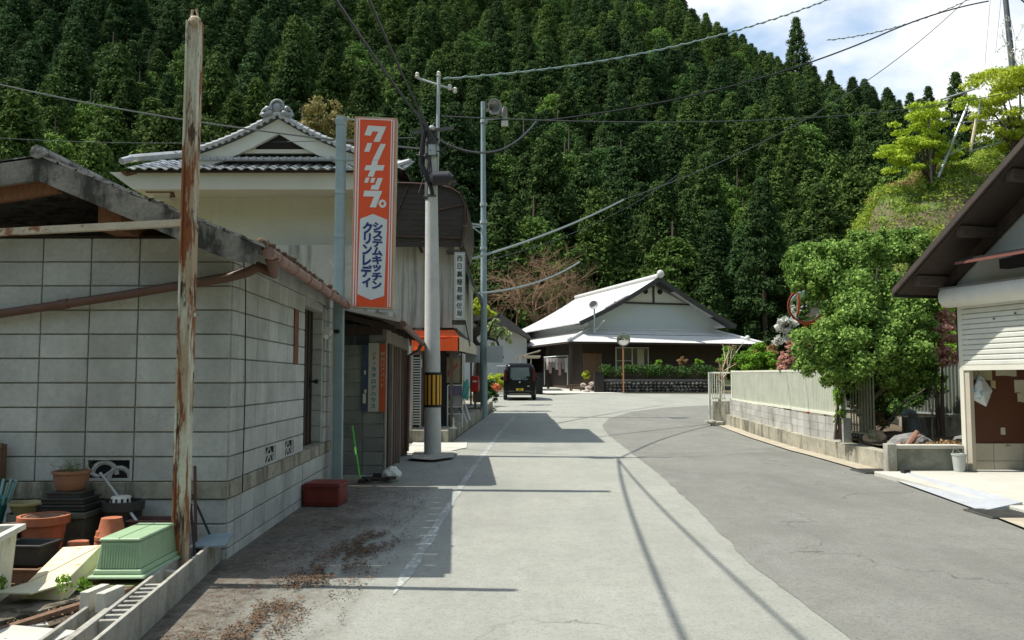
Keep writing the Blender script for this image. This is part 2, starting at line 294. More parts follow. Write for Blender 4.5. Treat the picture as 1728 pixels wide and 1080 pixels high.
def roadside_dirt(m):
    t = m.node_tree; n = t.nodes; l = t.links; p = n['Principled BSDF']; src = p.inputs['Base Color'].links[0].from_socket
    tc = n.new('ShaderNodeTexCoord'); sx = n.new('ShaderNodeSeparateXYZ'); l.new(tc.outputs['Object'], sx.inputs[0])
    def nz(sc_, k=1, st=(1,.6,1)):
        mp = n.new('ShaderNodeMapping'); mp.inputs['Scale'].default_value = st; l.new(tc.outputs['Object'], mp.inputs[0])
        z = n.new('ShaderNodeTexNoise'); z.inputs['Scale'].default_value = sc_; z.inputs['Detail'].default_value = 8; z.inputs['Roughness'].default_value = .7; l.new(mp.outputs[0], z.inputs[0]); return z.outputs[0]
    def mr(x, a, b, c, d): r = n.new('ShaderNodeMapRange'); r.inputs[1].default_value = a; r.inputs[2].default_value = b; r.inputs[3].default_value = c; r.inputs[4].default_value = d; l.new(x, r.inputs[0]); return r.outputs[0]
    def op(o, a, b): q = n.new('ShaderNodeMath'); q.operation = o; l.new(a, q.inputs[0]); (l.new(b, q.inputs[1]) if not isinstance(b, (int,float)) else setattr(q.inputs[1], 'default_value', b)); return q.outputs[0]
    e = op('ADD', sx.outputs[0], mr(nz(1.6), .3, .7, -.45, .45)); a = mr(e, -1.85, -1.0, 1, 0)
    y = mr(sx.outputs[1], 11.6, 12.6, 1, 0); a = op('MULTIPLY', a, y); fine = mr(nz(14, st=(1,1,1)), .38, .62, .62, 1)
    a = op('MULTIPLY', a, fine)
    q = n.new('ShaderNodeMix'); q.data_type = 'RGBA'; l.new(a, q.inputs[0]); l.new(src, q.inputs[6])
    c = n.new('ShaderNodeMix'); c.data_type = 'RGBA'; l.new(mr(nz(5), .4, .6, 0, 1), c.inputs[0]); c.inputs[6].default_value = (.115,.095,.07,1); c.inputs[7].default_value = (.055,.036,.022,1)
    l.new(c.outputs[2], q.inputs[7]); l.new(q.outputs[2], p.inputs['Base Color'])
roadside_dirt(asphalt)
cracks(asphalt, .13, .002); cracks(asphalt2, .22, .003)
# ------------------------------------------------------------ foliage, wires, writing
def leafmesh(name, mats, clumps, n, size, parent=None, shape=1.0, mi=None, up=.35, squash=1.0, fill=.35, jit=.22, nj=.45):
    """clumps: (x,y,z,r[,rz]); n leaves shared by clump surface; a leaf is one bent pair of triangles"""
    cl = np.array([list(c)[:4] + [c[4] if len(c) > 4 else c[3]] for c in clumps], float)
    w = cl[:,3]**2; idx = RNG.choice(len(cl), n, p=w/w.sum())
    d = RNG.normal(size=(n,3)); d[:,2] += up; d /= np.linalg.norm(d, axis=1)[:,None]
    rad = 1 - fill * RNG.random(n)**1.6
    c = cl[idx]; sc3 = np.stack([c[:,3], c[:,3], c[:,4]], 1)
    pos = c[:,:3] + d * sc3 * rad[:,None] + RNG.normal(size=(n,3)) * sc3 * jit
    nr = d + RNG.normal(size=(n,3)) * nj; nr /= np.linalg.norm(nr, axis=1)[:,None]
    t = np.cross(nr, RNG.normal(size=(n,3))); t /= np.linalg.norm(t, axis=1)[:,None]; b = np.cross(nr, t)
    s = size * (.6 + .8 * RNG.random(n))[:,None]
    v = np.empty((n,4,3)); v[:,0] = pos - t*s; v[:,1] = pos - b*s*.5*shape - nr*s*.15; v[:,2] = pos + t*s; v[:,3] = pos + b*s*.5*shape - nr*s*.15
    return npmesh(name, v.reshape(-1,3), np.arange(4*n).reshape(-1,4), mats, parent, mi)
def npmesh(name, v, f, mats, parent=None, mi=None):
    og = ORG.get(parent.name, Vector()) if parent else Vector()
    me = bpy.data.meshes.new(name); v = v - np.array(og)
    me.vertices.add(len(v)); me.vertices.foreach_set('co', v.ravel())
    k = f.shape[1]; me.loops.add(f.size); me.loops.foreach_set('vertex_index', f.ravel().astype(np.int32))
    me.polygons.add(len(f)); me.polygons.foreach_set('loop_start', (np.arange(len(f))*k).astype(np.int32))
    mats = mats if isinstance(mats, (list, tuple)) else [mats]
    for m in mats: me.materials.append(m)
    if mi is not None: me.polygons.foreach_set('material_index', mi.astype(np.int32))
    me.update(calc_edges=True); me.validate()
    o = bpy.data.objects.new(name, me); COL.objects.link(o)
    if parent: o.parent = parent
    ORG[o.name] = og; return o
def branches(mb, p, d, ln, r, depth, spread=.6, up=.1, kids=3, tips=None, rnd=random):
    pts = [Vector(p)]; d = Vector(d).normalized(); k = 4
    for i in range(k):
        d = (d + Vector((rnd.gauss(0,.13), rnd.gauss(0,.13), rnd.gauss(0,.10)+up*.2))).normalized(); pts.append(pts[-1] + d*ln/k)
    mb.tube(pts, [r*(1-.55*i/k) for i in range(k+1)], 6 if r > .02 else 4, cap=False)
    if tips is not None and depth <= 1: tips.append(pts[-1])
    if depth:
        for i in range(kids):
            q = pts[-1] if i == 0 else pts[rnd.randint(2, k)]
            dd = (d + Vector((rnd.gauss(0,spread), rnd.gauss(0,spread), rnd.gauss(0,spread*.7)+up))).normalized()
            branches(mb, q, dd, ln*rnd.uniform(.6,.85), r*.5, depth-1, spread, up, kids, tips, rnd)
def cable(name, label, a, b, sag, r, m=None, twist=0, group=None, n=24):
    a, b = Vector(a), Vector(b); mb = MB(); pts = []
    for i in range(n+1):
        t = i/n; p = a.lerp(b, t); p.z -= 4*sag*t*(1-t); pts.append(p)
    mb.tube(pts, r, 5)
    if twist:
        k = n*8; q = []
        for i in range(k+1):
            t = i/k; p = a.lerp(b, t); p.z -= 4*sag*t*(1-t); an = t*twist*2*math.pi
            q.append(p + Vector((math.cos(an)*.4, 0, math.sin(an)))*r*1.8)
        mb.tube(q, r*.8, 4)
    o = mb.build(name, m or cabl, smooth=True); o.location = a
    me = o.data; co = np.empty(len(me.vertices)*3); me.vertices.foreach_get('co', co); co = co.reshape(-1,3) - np.array(a); me.vertices.foreach_set('co', co.ravel())
    return tag(o, label, 'cable', group)
def glyph_mesh(ch, bold=.0):
    cu = bpy.data.curves.new('t', 'FONT'); cu.body = ch; cu.align_x = 'CENTER'; cu.align_y = 'CENTER'; cu.offset = bold; cu.extrude = .02; cu.resolution_u = 3
    o = bpy.data.objects.new('t', cu); COL.objects.link(o); bpy.context.view_layer.update()
    dg = bpy.context.evaluated_depsgraph_get(); me = bpy.data.meshes.new_from_object(o.evaluated_get(dg))
    vs = [v.co.copy() for v in me.vertices]; fs = [tuple(p.vertices) for p in me.polygons]
    bpy.data.objects.remove(o); bpy.data.curves.remove(cu); bpy.data.meshes.remove(me)
    if vs:
        cx = (min(v.x for v in vs)+max(v.x for v in vs))/2; cy = (min(v.y for v in vs)+max(v.y for v in vs))/2
        vs = [Vector((v.x-cx, v.y-cy, v.z)) for v in vs]
    return vs, fs
def column_text(mb, chars, c0, pitch, sx, sz, axis_x, axis_z, nrm, bold=.02, mi=0):
    """vertical column of characters; c0 = centre of the first, pitch = step down"""
    ax, az, nn = Vector(axis_x), Vector(axis_z), Vector(nrm)
    for i, ch in enumerate(chars):
        if ch == ' ': continue
        vs, fs = glyph_mesh(ch, bold); c = Vector(c0) - az*pitch*i
        mb.add([c + ax*v.x*sx + az*v.y*sz + nn*(v.z*.12) for v in vs], fs, mi)
# ============================================================ LAND
gp = [(-300,-30),(300,-30),(300,130),(-300,130)]
sheet(gp, -.03, 'ground', earth)
def P2(px, py): p = G(px, py); return (p.x, p.y)
road_poly = [(-1.85,-6),(4.0,-6),(4.35,4.0),(4.75,7),(5.15,9.5),(5.5,12.5),(5.62,16),(5.6,20),(5.75,23.2),(7.5,24.6),(40,26.5),(40,42),(9,44.6),(5.6,45.2),(4.2,45.5),(2.2,43),(-.6,47),(-2.4,47),(-.60,31.2),(-1.35,18.7),(-2.5,18.4),(-2.5,12.3),(-2.5,11.4),(-2.36,7),(-2.25,4.5),(-2.1,0)]
sheet(road_poly, 0, 'road', asphalt)
side_poly = [(3.0,-6),(4.0,-6),(4.35,4.0),(4.75,7),(5.15,9.5),(5.5,12.5),(5.62,16),(5.6,20),(5.75,23.2),(7.5,24.6),(40,26.5),(40,39)] + [P2(x,y) for x,y in [(1300,680),(1195,684),(1120,688),(1065,695),(1028,706),(1016,718),(1024,732),(1060,760),(1112,800),(1180,862),(1262,950),(1345,1010),(1400,1050)]] + [(1.75,3.0)]
def ragged(P, step=.22, amp=.035):
    out = []
    for (x0, y0), (x1, y1) in zip(P, P[1:]):
        n_ = max(1, min(60, int(math.hypot(x1-x0, y1-y0)/step)))
        for k in range(n_):
            x, y = x0+(x1-x0)*k/n_, y0+(y1-y0)*k/n_
            out.append((x + amp*(noise.noise(Vector((x*2.2, y*2.2, 0)))+.6*noise.noise(Vector((x*7, y*7, 4)))), y + amp*noise.noise(Vector((x*3, y*3, 8)))))
    return out + [P[-1]]
i_ = 12; side_poly = side_poly[:i_] + ragged(side_poly[i_:])
sheet(side_poly, .004, 'side_road', asphalt2, fine=0)
# white edge line, worn
wl = M('worn_road_paint', (.50,.51,.47), .85, .06, 3, .2, 60, layers=[((.268,.288,.262), 20, .42, .56, (1,.5,1), 1.0), ((.268,.288,.262), 1.3, .42, .56, (1,1,1), .9)])
lp = [P2(x, y) for x, y in [(868,703),(836,740),(822,760),(795,795),(770,835),(742,880),(700,950),(660,1010)]]
lq = []
for (x0, y0), (x1, y1) in zip(lp, lp[1:]):
    for k in range(12): lq.append((x0+(x1-x0)*k/12, y0+(y1-y0)*k/12))
lw_ = [(.045 + .03*noise.noise(Vector((x*6, y*3, 2)))) * min(1, (y-lp[-1][1])/.8+.12) for x, y in lq]
lft = [(x-w_, y) for (x, y), w_ in zip(lq, lw_)]; rgt = [(x+w_*.9, y) for (x, y), w_ in zip(lq, lw_)]
sheet(lft + rgt[::-1], .004, 'road_line', wl)
sheet([P2(x, y) for x, y in [(700,765),(770,765),(765,776),(730,781),(690,778)]], .05, 'pole_footing_slab', concrete)
sheet([(-2.1,16.3),(-1.45,16.4),(-.95,17.5),(-1.0,18.6),(-2.2,18.6)], .014, 'pavement', concretelight)
# pale concrete drive of the far house
sheet([(1.85,45.0),(6.3,45.0),(4.9,47.6),(4.6,50.5),(3.0,60),(1.0,60),(1.2,48)], .02, 'driveway', concretelight)
# right side: gutter strip and forecourt
ks = [(5.75,23.4),(5.62,20),(5.64,16),(5.52,12.5),(5.17,9.5),(4.77,7),(4.4,4.2)]
sheet(ks + [(x+.32, y) for x, y in ks[::-1]], .018, 'gutter_strip', M('gutter_concrete', (.38,.34,.26), .9, .15, 3, .3, 40, layers=[((.3,.24,.16), 4, .5, .7, (1,1,1), .7)]))
b = MB(); b.box(5.45,14,2,12.62,-.05,.07); b.box(5.85,14,12.62,12.9,-.05,.07)
kind(b.build('forecourt', concretelight, bevel=.01), 'structure')
for q, (x, y) in enumerate([(5.42,13.1),(5.0,9.0)]):
    b = MB(); b.box(x-.02,x+.5,y-.28,y+.28,-.02,.026)
    for k in range(9): b.box(x, x+.48, y-.25+k*.057, y-.225+k*.057, .026, .036)
    o = b.build('drain_grate', M('grate_steel', (.12,.12,.11), .6, .2, 6, metal=.5)); recenter(o)
    tag(o, ['steel drain grate at the foot of the low garden wall', 'dark steel drain grate in front of the ramp plate, nearest the right edge'][q], 'drain grate')
# ---------------------------------------------------------- mountain
def crest(u):
    us = [-1.2,-.7,-.2,.15,.24,.34,.42,.50,.58,.70,1.2]
    tg = [.60,.60,.57,.46,.395,.345,.315,.27,.215,.19,.17]
    yc = [340,330,310,290,262,245,235,225,215,210,210]
    return float(np.interp(u, us, tg)), float(np.interp(u, us, yc))
def mount(X, Y):
    u = X / max(Y, 1); t, yc = crest(u); y0 = 66 + 8*math.sin(u*5+1)
    if u > .3: y0 += (u-.3)*60
    s = (Y - y0) / (yc - y0)
    if s <= 0: return 1.0 + s*6
    hh = t * yc
    z = hh * (s**1.06) if s < 1 else hh * (1 - .55*(s-1))
    z += noise.noise(Vector((X*.018, Y*.018, 0))) * 14 * min(1, s*3) * (1 if s < .85 else max(0, 1-(s-.85)*4)) 
    return z + 1.0
nx, ny = 110, 90; xs = np.linspace(-330, 330, nx); ysn = np.linspace(60, 460, ny)
vs = np.array([(x, y, mount(x, y)) for y in ysn for x in xs])
fs = np.array([(j*nx+i, j*nx+i+1, (j+1)*nx+i+1, (j+1)*nx+i) for j in range(ny-1) for i in range(nx-1)])
fsoil = M('forest_floor', (.03,.045,.016), .95, .4, .3)
mo = npmesh('mountain', vs, fs, fsoil); kind(mo, 'structure')
# unseen slopes added behind and beside the viewpoint to block low sky light
vv = []; na, nr_ = 72, 14
for i in range(na+1):
    a = R(52 + 256*i/na)                       # azimuth clockwise from the road's direction, the long way round
    for j in range(nr_+1):
        r_ = 75 + 330*(j/nr_); h_ = (r_-75)*.62 if r_ < 330 else (330-75)*.62 - (r_-330)*.3
        x, y = math.sin(a)*r_, math.cos(a)*r_
        if 180 < math.degrees(a) < 310: h_ *= .85
        vv.append((x, y, h_ - 1 + noise.noise(Vector((x*.02,y*.02,5)))*12*min(1,j/3)))
vf = np.array([(i*(nr_+1)+j, i*(nr_+1)+j+1, (i+1)*(nr_+1)+j+1, (i+1)*(nr_+1)+j) for i in range(na) for j in range(nr_)])
kind(npmesh('sky_blocking_slope', np.array(vv), vf, M('blocking_slope_green', (.035,.06,.02), .95, .4, .3)), 'structure')
# ---------------------------------------------------------- conifers
def conifer_mesh(name, h, r, n, seed, size=.42, mats=None, dome=.6):
    rng = np.random.default_rng(seed); cl = []
    k = int(n)
    zt = rng.random(k)**.85; ang = rng.random(k)*2*math.pi
    for a, z in zip(ang, zt):
        rr = r * ((1-z)**dome + .03) * rng.uniform(.62, 1.12) ; s = r * rng.uniform(.13,.26) * (1 - .45*z)
        cl.append((math.cos(a)*rr*.82, math.sin(a)*rr*.82, h*.10 + z*h*.88 - rr*.25, s, s*.7))
    global RNG; old = RNG; RNG = rng
    o = leafmesh(name, mats, cl, k*56, size, shape=1.0, up=.6, fill=.5, jit=.25, nj=.22)
    RNG = old
    return o
protos = []
trunkb = MB(); trunkb.tube([(0,0,-2),(0,0,5),(.1,0,12)], [.28,.2,.05], 6)
specs = [(13.5,4.2,320,.165),(15,4.0,320,.165),(12.0,4.4,320,.17),(10.5,5.0,320,.175),(14.5,4.4,340,.165),(9.5,4.4,300,.17)]
for i, (h, r, n, s) in enumerate(specs): 
    o = conifer_mesh('crown', h, r, n, 100+i, s, mats=L_cedar2 if i in (3,5) else L_cedar, dome=.42 if i in (3,5) else .78); COL.objects.unlink(o); protos.append(o.data)
# broader, brighter round-topped tree among the cedars
trunk_me = trunkb.build('trunk', bark).data; bpy.data.objects.remove(bpy.data.objects['trunk'])
pts = []
yy = 68.
rngf = np.random.default_rng(5)
while yy < 330:
    step = 3.7 + yy*.004; half = yy*.66 + 6
    xx = -half + rngf.random()*step
    while xx < half:
        X = xx + rngf.normal()*.9; Y = yy + rngf.normal()*.9; u = X/Y; t, yc = crest(u)
        z = mount(X, Y)
        if z > 1.5 and Y < yc + 12 and (z+16-H)/Y > .02 and (z-H-2)/Y < .50:
            pts.append((X, Y, z))
        xx += step*(1.0 + .15*rngf.random())
    yy += step*.95
pts.sort(key=lambda p: p[1])
# the nearest stand round and behind the houses: individuals in view
near = []; rest = []
for p in pts:
    u = p[0]/p[1]
    vis = abs(u) < .60 and not (u > .36 and p[1] < 100) and (p[2]+13-H)/p[1] > .10
    hid = -.62 < u < -.10 and (p[2]+14-H)/p[1] < .20
    (near if vis and not hid and len(near) < 285 else rest).append(p)
zones = [(-9,-.37,'dark green cedar on the lower wooded slope behind the block shed'), (-.37,-.12,'dark green cedar on the wooded slope behind the cream tiled-roof house'), (-.12,.02,'dark green cedar on the lower slope behind the two roadside poles'),
         (.02,.30,'dark green cedar on the lower slope behind the silver-roofed house'), (.30,9,'dark green cedar on the lower slope behind the bushy garden tree')]
for p in near:
    k = rngf.integers(len(protos)); s = rngf.uniform(.68,1.25)
    lab = next(z[2] for z in zones if z[0] <= p[0]/p[1] < z[1])
    e = thing('cedar_tree', lab, 'tree', (p[0],p[1],p[2]-.5), 'cedars on the wooded mountainside'); e.rotation_euler[2] = rngf.random()*6.28; e.scale = (s,s,s*rngf.uniform(.9,1.15))
    c = bpy.data.objects.new('crown', protos[k]); COL.objects.link(c); c.parent = e
    t = bpy.data.objects.new('trunk', trunk_me); COL.objects.link(t); t.parent = e
# the far wood: one mass of trees further up the mountain, instanced over its slope
src = []
for i, d in enumerate(protos):
    q = rest[(i*37) % 60 + 300] if len(rest) > 400 else rest[i]
    src.append(d)
me = bpy.data.meshes.new('forest'); me.from_pydata([tuple(p) for p in rest], [], [])
fo = bpy.data.objects.new('forest', me); COL.objects.link(fo); fo['kind'] = 'stuff'
coll = bpy.data.collections.new('tree_shapes')
for d in protos:
    q = bpy.data.objects.new('crown', d); coll.objects.link(q)
ng = bpy.data.node_groups.new('scatter', 'GeometryNodeTree')
ng.interface.new_socket('Geometry', in_out='INPUT', socket_type='NodeSocketGeometry'); ng.interface.new_socket('Geometry', in_out='OUTPUT', socket_type='NodeSocketGeometry')
n = ng.nodes; l = ng.links; gi = n.new('NodeGroupInput'); go = n.new('NodeGroupOutput')
m2p = n.new('GeometryNodeMeshToPoints'); ci = n.new('GeometryNodeCollectionInfo'); ci.inputs['Collection'].default_value = coll
ci.inputs['Separate Children'].default_value = True; ci.inputs['Reset Children'].default_value = True
io = n.new('GeometryNodeInstanceOnPoints'); io.inputs['Pick Instance'].default_value = True
rs = n.new('FunctionNodeRandomValue'); rs.data_type = 'FLOAT'; rs.inputs[2].default_value = .8; rs.inputs[3].default_value = 1.3
ri = n.new('FunctionNodeRandomValue'); ri.data_type = 'INT'; ri.inputs[4].default_value = 0; ri.inputs[5].default_value = 5
rr = n.new('FunctionNodeRandomValue'); rr.data_type = 'FLOAT_VECTOR'; rr.inputs[0].default_value = (-.06,-.06,0); rr.inputs[1].default_value = (.06,.06,6.28)
for k_, nd in enumerate((rs, ri, rr)): nd.inputs['Seed'].default_value = 3+k_
l.new(gi.outputs[0], m2p.inputs['Mesh']); l.new(m2p.outputs[0], io.inputs['Points']); l.new(ci.outputs[0], io.inputs['Instance'])
l.new(ri.outputs[2], io.inputs['Instance Index']); l.new(rr.outputs[0], io.inputs['Rotation']); l.new(rs.outputs[1], io.inputs['Scale']); l.new(io.outputs[0], go.inputs[0])
md = fo.modifiers.new('scatter', 'NODES'); md.node_group = ng
# tall lone cedars on the skyline
for (px, ptop, Y, lab) in [(1343,34,246,'tallest lone cedar breaking the skyline above the mountain shoulder'), (1612,128,215,'tall dark cedar on the skyline between the two maples'), (1566,150,218,'lower cedar on the skyline just left of the tallest dark one by the maples')]:
    p = W(px, ptop, Y); z0 = mount(p.x, Y); hh = p.z - z0
    if hh < 12: z0 = p.z - 15; hh = 15
    e = thing('cedar_tree', lab, 'tree', (p.x, Y, z0)); e.scale = (hh/14.5*.8,hh/14.5*.8,hh/14.5)
    c = bpy.data.objects.new('crown', protos[1]); COL.objects.link(c); c.parent = e
    t = bpy.data.objects.new('trunk', trunk_me); COL.objects.link(t); t.parent = e
# ---------------------------------------------------------- hillside on the right
def hill(X, Y):
    X0_ = X; X = X - (Y-31)*.36 if Y > 31 else X
    A = float(np.interp(X, [11.0,11.8,12.6,13.4,14.1,16.3,19.1,26,60], [0,4.4,6.1,7.0,8.5,9.5,10.3,11.5,12]))
    t = min(max((Y - 23.5 - max(0,(12-X))*.8)/8.5, 0), 1); t = t*t*(3-2*t)*.4 + t*.6
    b = 1 if Y < 38 else max(0, 1-(Y-38)/26)
    X = max(X, 0); n_ = noise.noise(Vector((X0_*.45, Y*.45, 3))) * .7 + noise.noise(Vector((X*1.6, Y*1.6, 3))) * .25
    return g(Y) - .15 + A*t*b + n_ * min(1, A*t/2)
hx = np.linspace(11.0, 60, 130); hy = np.linspace(23, 66, 110)
vs = np.array([(x, y, hill(x, y)) for y in hy for x in hx]); nx = len(hx)
fs = np.array([(j*nx+i, j*nx+i+1, (j+1)*nx+i+1, (j+1)*nx+i) for j in range(len(hy)-1) for i in range(nx-1)])
ho = npmesh('hillside', vs, fs, soil); ho.data.polygons.foreach_set('use_smooth', [True]*len(fs)); kind(ho, 'structure')
# undergrowth: tufts and low bushes over the bank
cl = []; rg = np.random.default_rng(11); cld = []
for _ in range(4200):
    X = rg.uniform(11.5, 27); Y = rg.uniform(23.5, 36); z = hill(X, Y); u = X/Y
    v = noise.noise(Vector((X*.35, Y*.35+z*.3, 9)))
    r = rg.uniform(.18, .5)
    bare = (14 < X < 21 and 5.0 < z < 7.2 and v > -.1)
    if bare and rg.random() < .55:
        if rg.random() < .5: cld.append((X, Y, z+.05, r*.7, r*.3))
        continue
    if v > -.32 or X < 14.5: cl.append((X, Y, z+.05, r, r*(.5 if v < .2 else .8)))
    else: cld.append((X, Y, z+.05, r*.8, r*.35))
RNG = np.random.default_rng(21)
kind(leafmesh('undergrowth', L_grass, cl, 170000, .065, shape=.6), 'stuff')
kind(leafmesh('dry_undergrowth', L_dry, cld, 14000, .08, shape=.5), 'stuff')
cb = [(rg.uniform(10.2,15.0), 0, 0, 0) for _ in range(70)]
cb = []
for _ in range(150):
    X = rg.uniform(11.6, 17.5); Y = rg.uniform(23.8, 28.5); cb.append((X, Y, hill(X, Y)+.3, rg.uniform(.35,.8)))
kind(leafmesh('bramble_thicket', L_shrub, cb, 60000, .06), 'stuff')
# fallen leaves on the roadside
lv = []
for _ in range(26000):
    t = RNG.random(); x = -1.66 + .5*t*.9 + RNG.normal()*.14; y = 3.7 + t*4.2 + RNG.normal()*.2
    if RNG.random() < .25: x = -2.0 + RNG.random()*1.0; y = 4 + RNG.random()*7
    if noise.noise(Vector((x*5, y*2.2, 1)))*.6 + noise.noise(Vector((x*17, y*9, 2)))*.5 > -.14 + .25*RNG.random(): lv.append((x, y))
lv = np.array(lv); n_ = len(lv); a = RNG.random(n_)*6.28; s = .004 + .007*RNG.random(n_)
v = np.empty((n_,4,3)); z = .014 + RNG.random((n_,1))*.008
for k in range(4):
    v[:,k,0] = lv[:,0] + np.cos(a + k*1.57)*s*(1 if k%2 else .6); v[:,k,1] = lv[:,1] + np.sin(a + k*1.57)*s*(1 if k%2 else .6); v[:,k,2] = z[:,0] + RNG.random(n_)*.01
kind(npmesh('fallen_leaves', v.reshape(-1,3), np.arange(4*n_).reshape(-1,4), litter), 'stuff')
# ============================================================ LEFT SIDE
# ---------------------------------------------------------- block shed
SX, SY = -2.32, 6.83; SD = -.0386
def sidex(Y): return SX + SD*(Y-SY)
SHED = thing('block_shed', 'low grey concrete block shed with a mossy gabled roof at the roadside', 'shed', (-3.6, 9, 0))
def blocks(mb, P, U, nU, z0, nz, ulen=.4, skip=lambda i,k:False, first=None, jit=.0015):
    """stack-bond blocks; P origin, U unit dir along wall; outward normal = U x Z"""
    U = Vector(U).normalized(); Nn = U.cross(Vector((0,0,1)))
    rot = Matrix((U, Nn, Vector((0,0,1)))).transposed(); u = 0
    for i in range(nU):
        w = first if (first and i == 0) else ulen
        for k in range(nz):
            if skip(i, k): continue
            c = Vector(P) + U*(u+w/2) + Vector((0,0,z0+.2*k+.1)) + Nn*(random.uniform(-jit, jit))
            mb.obox(c, (w-.011, .03, .189), rot, 1)
        u += w
Z0, ZT = .62, 2.62
wall = MB()
wall.prism([(SX-4.0,SY+.012,-.1),(SX-.012,SY+.012,-.1),(SX-.012,SY+.012,2.6),(SX-4.0,SY+.012,2.6)], (0,.12,0), 0)
wall.M = None
# front face: outward normal must be -Y : U = -X direction from the corner
blocks(wall, (SX, SY, 0), (-1,0,0), 10, .62, 10, first=.363, skip=lambda i,k: (i==2 and k==0))
blocks(wall, (SX, SY, 0), (-1,0,0), 10, -.12, 3, first=.363)
wall.box(SX-4.0, SX+.012, SY-.03, SY+.012, .484, .618, 2)
wall.build('front_wall', [mortar, block, mossconc], SHED, bevel=.004, seg=1)
# side wall (faces the road), door opening Y 9.67-10.9
side = MB(); d = Vector((SD, 1, 0)).normalized()
def sq(y0, y1, z0, z1, t=.12, mi=0, o=0):
    a = Vector((sidex(y0)+o, y0, z0)); b = Vector((sidex(y1)+o, y1, z0))
    side.prism([a, b, b+Vector((-t,0,0)), a+Vector((-t,0,0))], (0,0,z1-z0), mi)
sq(SY+.14, 9.67, -.1, 2.6, o=-.012); sq(9.67, 10.9, -.1, .6, .3, o=-.012); sq(10.9, 11.45, -.1, 2.6, .3, o=-.012); sq(9.67, 10.9, 2.33, 2.6, o=-.012)
blocks(side, (SX, SY, 0), -d*-1, 7, .62, 10, first=.363, skip=lambda i,k: (i in (3,5) and k==0)) if False else None
def sblocks(y0, w, z0, nz, skipk=()):
    a = Vector((sidex(y0), y0, 0)); Nn = Vector((1, -SD, 0)).normalized()
    rot = Matrix((d, Nn, Vector((0,0,1)))).transposed()
    for k in range(nz):
        if k in skipk: continue
        c = a + d*(w/2) + Vector((0,0,z0+.2*k+.1)) + Nn*random.uniform(-.0015,.0015)
        side.obox(c, (w-.011, .03, .189), rot, 1)
ys_ = [SY+.001, SY+.18, SY+.363]
while ys_[-1] + .4 < 9.7: ys_.append(ys_[-1]+.4)
ys_[-1] = 9.66
VENTS = []
for i in range(len(ys_)-1):
    sk = (0,) if i in (4, 6) else ()
    if sk: VENTS.append((ys_[i], ys_[i+1]))
    sblocks(ys_[i], ys_[i+1]-ys_[i], .62, 10, sk); sblocks(ys_[i], ys_[i+1]-ys_[i], -.12, 3)
for y0 in (9.68, 10.08, 10.48): sblocks(y0, .4, -.12, 3); sblocks(y0, .4, 2.42, 1)
sblocks(10.92, .26, .62, 10); sblocks(11.19, .26, .62, 10); sblocks(10.92,.52,-.12,3)
sq(SY+.03, 11.45, .484, .618, .12, 2, o=.022)
# far jamb of the door, facing the camera
for k in range(9): side.box(sidex(10.9)-.30, sidex(10.9)-.015, 10.885, 10.92, .64+.2*k+.005, .64+.2*k+.195, 1)
side.build('side_wall', [mortar, block, mossconc], SHED, bevel=.004, seg=1)
dr = MB(); dr.prism([(sidex(9.67)-.14,9.67,.62),(sidex(10.9)-.14,10.9,.62),(sidex(10.9)-.14,10.9,2.33),(sidex(9.67)-.14,9.67,2.33)], (-.04,0,0))
for k in range(6):
    y = 9.75+k*.2; dr.box(sidex(y)-.14, sidex(y)-.125, y, y+.02, .62, 2.33)
do = dr.build('door', darkwood, SHED)
h = MB(); h.tube([(sidex(10.7)-.13,10.72,1.42),(sidex(10.7)-.06,10.72,1.42)], .012); h.ball((sidex(10.7)-.05,10.72,1.42), .03); h.box(sidex(10.7)-.135, sidex(10.7)-.12, 10.69,10.75,1.34,1.5)
h.build('handle', black, do)
# openwork vent blocks
def vent(x0, x1, y, z0, name='vent_block', along='x'):
    mb = MB(); m = lambda u, z, dd: (x0+(x1-x0)*u, y+dd, z0+z) if along == 'x' else (sidex(y+(x1)*u)+dd, y+x1*u, z0+z)
    Wd = abs(x1-x0) if along == 'x' else x1
    def arc(cu, cz, r, a0=0, a1=180, th=.028):
        n = 10; p = []
        for i in range(n+1):
            a = R(a0+(a1-a0)*i/n); p.append((cu + math.cos(a)*r/Wd, cz + math.sin(a)*r))
        for i in range(n):
            a, b = p[i], p[i+1]
            A, B = Vector(m(a[0],a[1],.03)), Vector(m(b[0],b[1],.03))
            mb.beam(A, B, .075, th, up=(0,-1,0) if along=='x' else (1,0,0)) if False else mb.tube([A, B], .024, 6)
    t = .022
    for (ua, ub, za, zb) in [(0,1,0,t),(0,1,.19-t,.19),(0,t/Wd,t,.19-t),(1-t/Wd,1,t,.19-t)]:
        A = Vector(m(ua, za, 0)); B = Vector(m(ub, zb, .08 if along=='x' else -.08))
        mb.box(min(A.x,B.x), max(A.x,B.x), min(A.y,B.y), max(A.y,B.y), min(A.z,B.z), max(A.z,B.z))
    if along == 'x':
        arc(.40, .05, .10); arc(.72, .02, .085); mb.tube([m(.03,.10,.03), m(.16,.05,.03), m(.3,.03,.03)], .022, 6); mb.tube([m(.38,.03,.03), m(.52,.07,.03)], .022, 6)
    else:
        for (a, b) in [((.05,.03),(.5,.17)),((.5,.17),(.95,.03)),((.1,.09),(.9,.09)),((.3,.02),(.5,.09)),((.7,.02),(.5,.09))]:
            mb.tube([m(a[0],a[1],-.02), m(b[0],b[1],-.02)], .02, 5)
    return mb.build(name, block, SHED)
bk = MB(); bk.box(SX-1.16, SX-.76, SY+.06, SY+.10, .63, .81); 
vent(SX-1.155, SX-.77, SY-.012, .625)
for a, b in VENTS: vent(0, b-a-.01, a+.005, .625, along='y')
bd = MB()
bd.box(SX-1.16, SX-.76, SY+.005, SY+.011, .64, .80); bd.build('vent_opening', M('void', (.006,.006,.006), 1, 0), SHED)
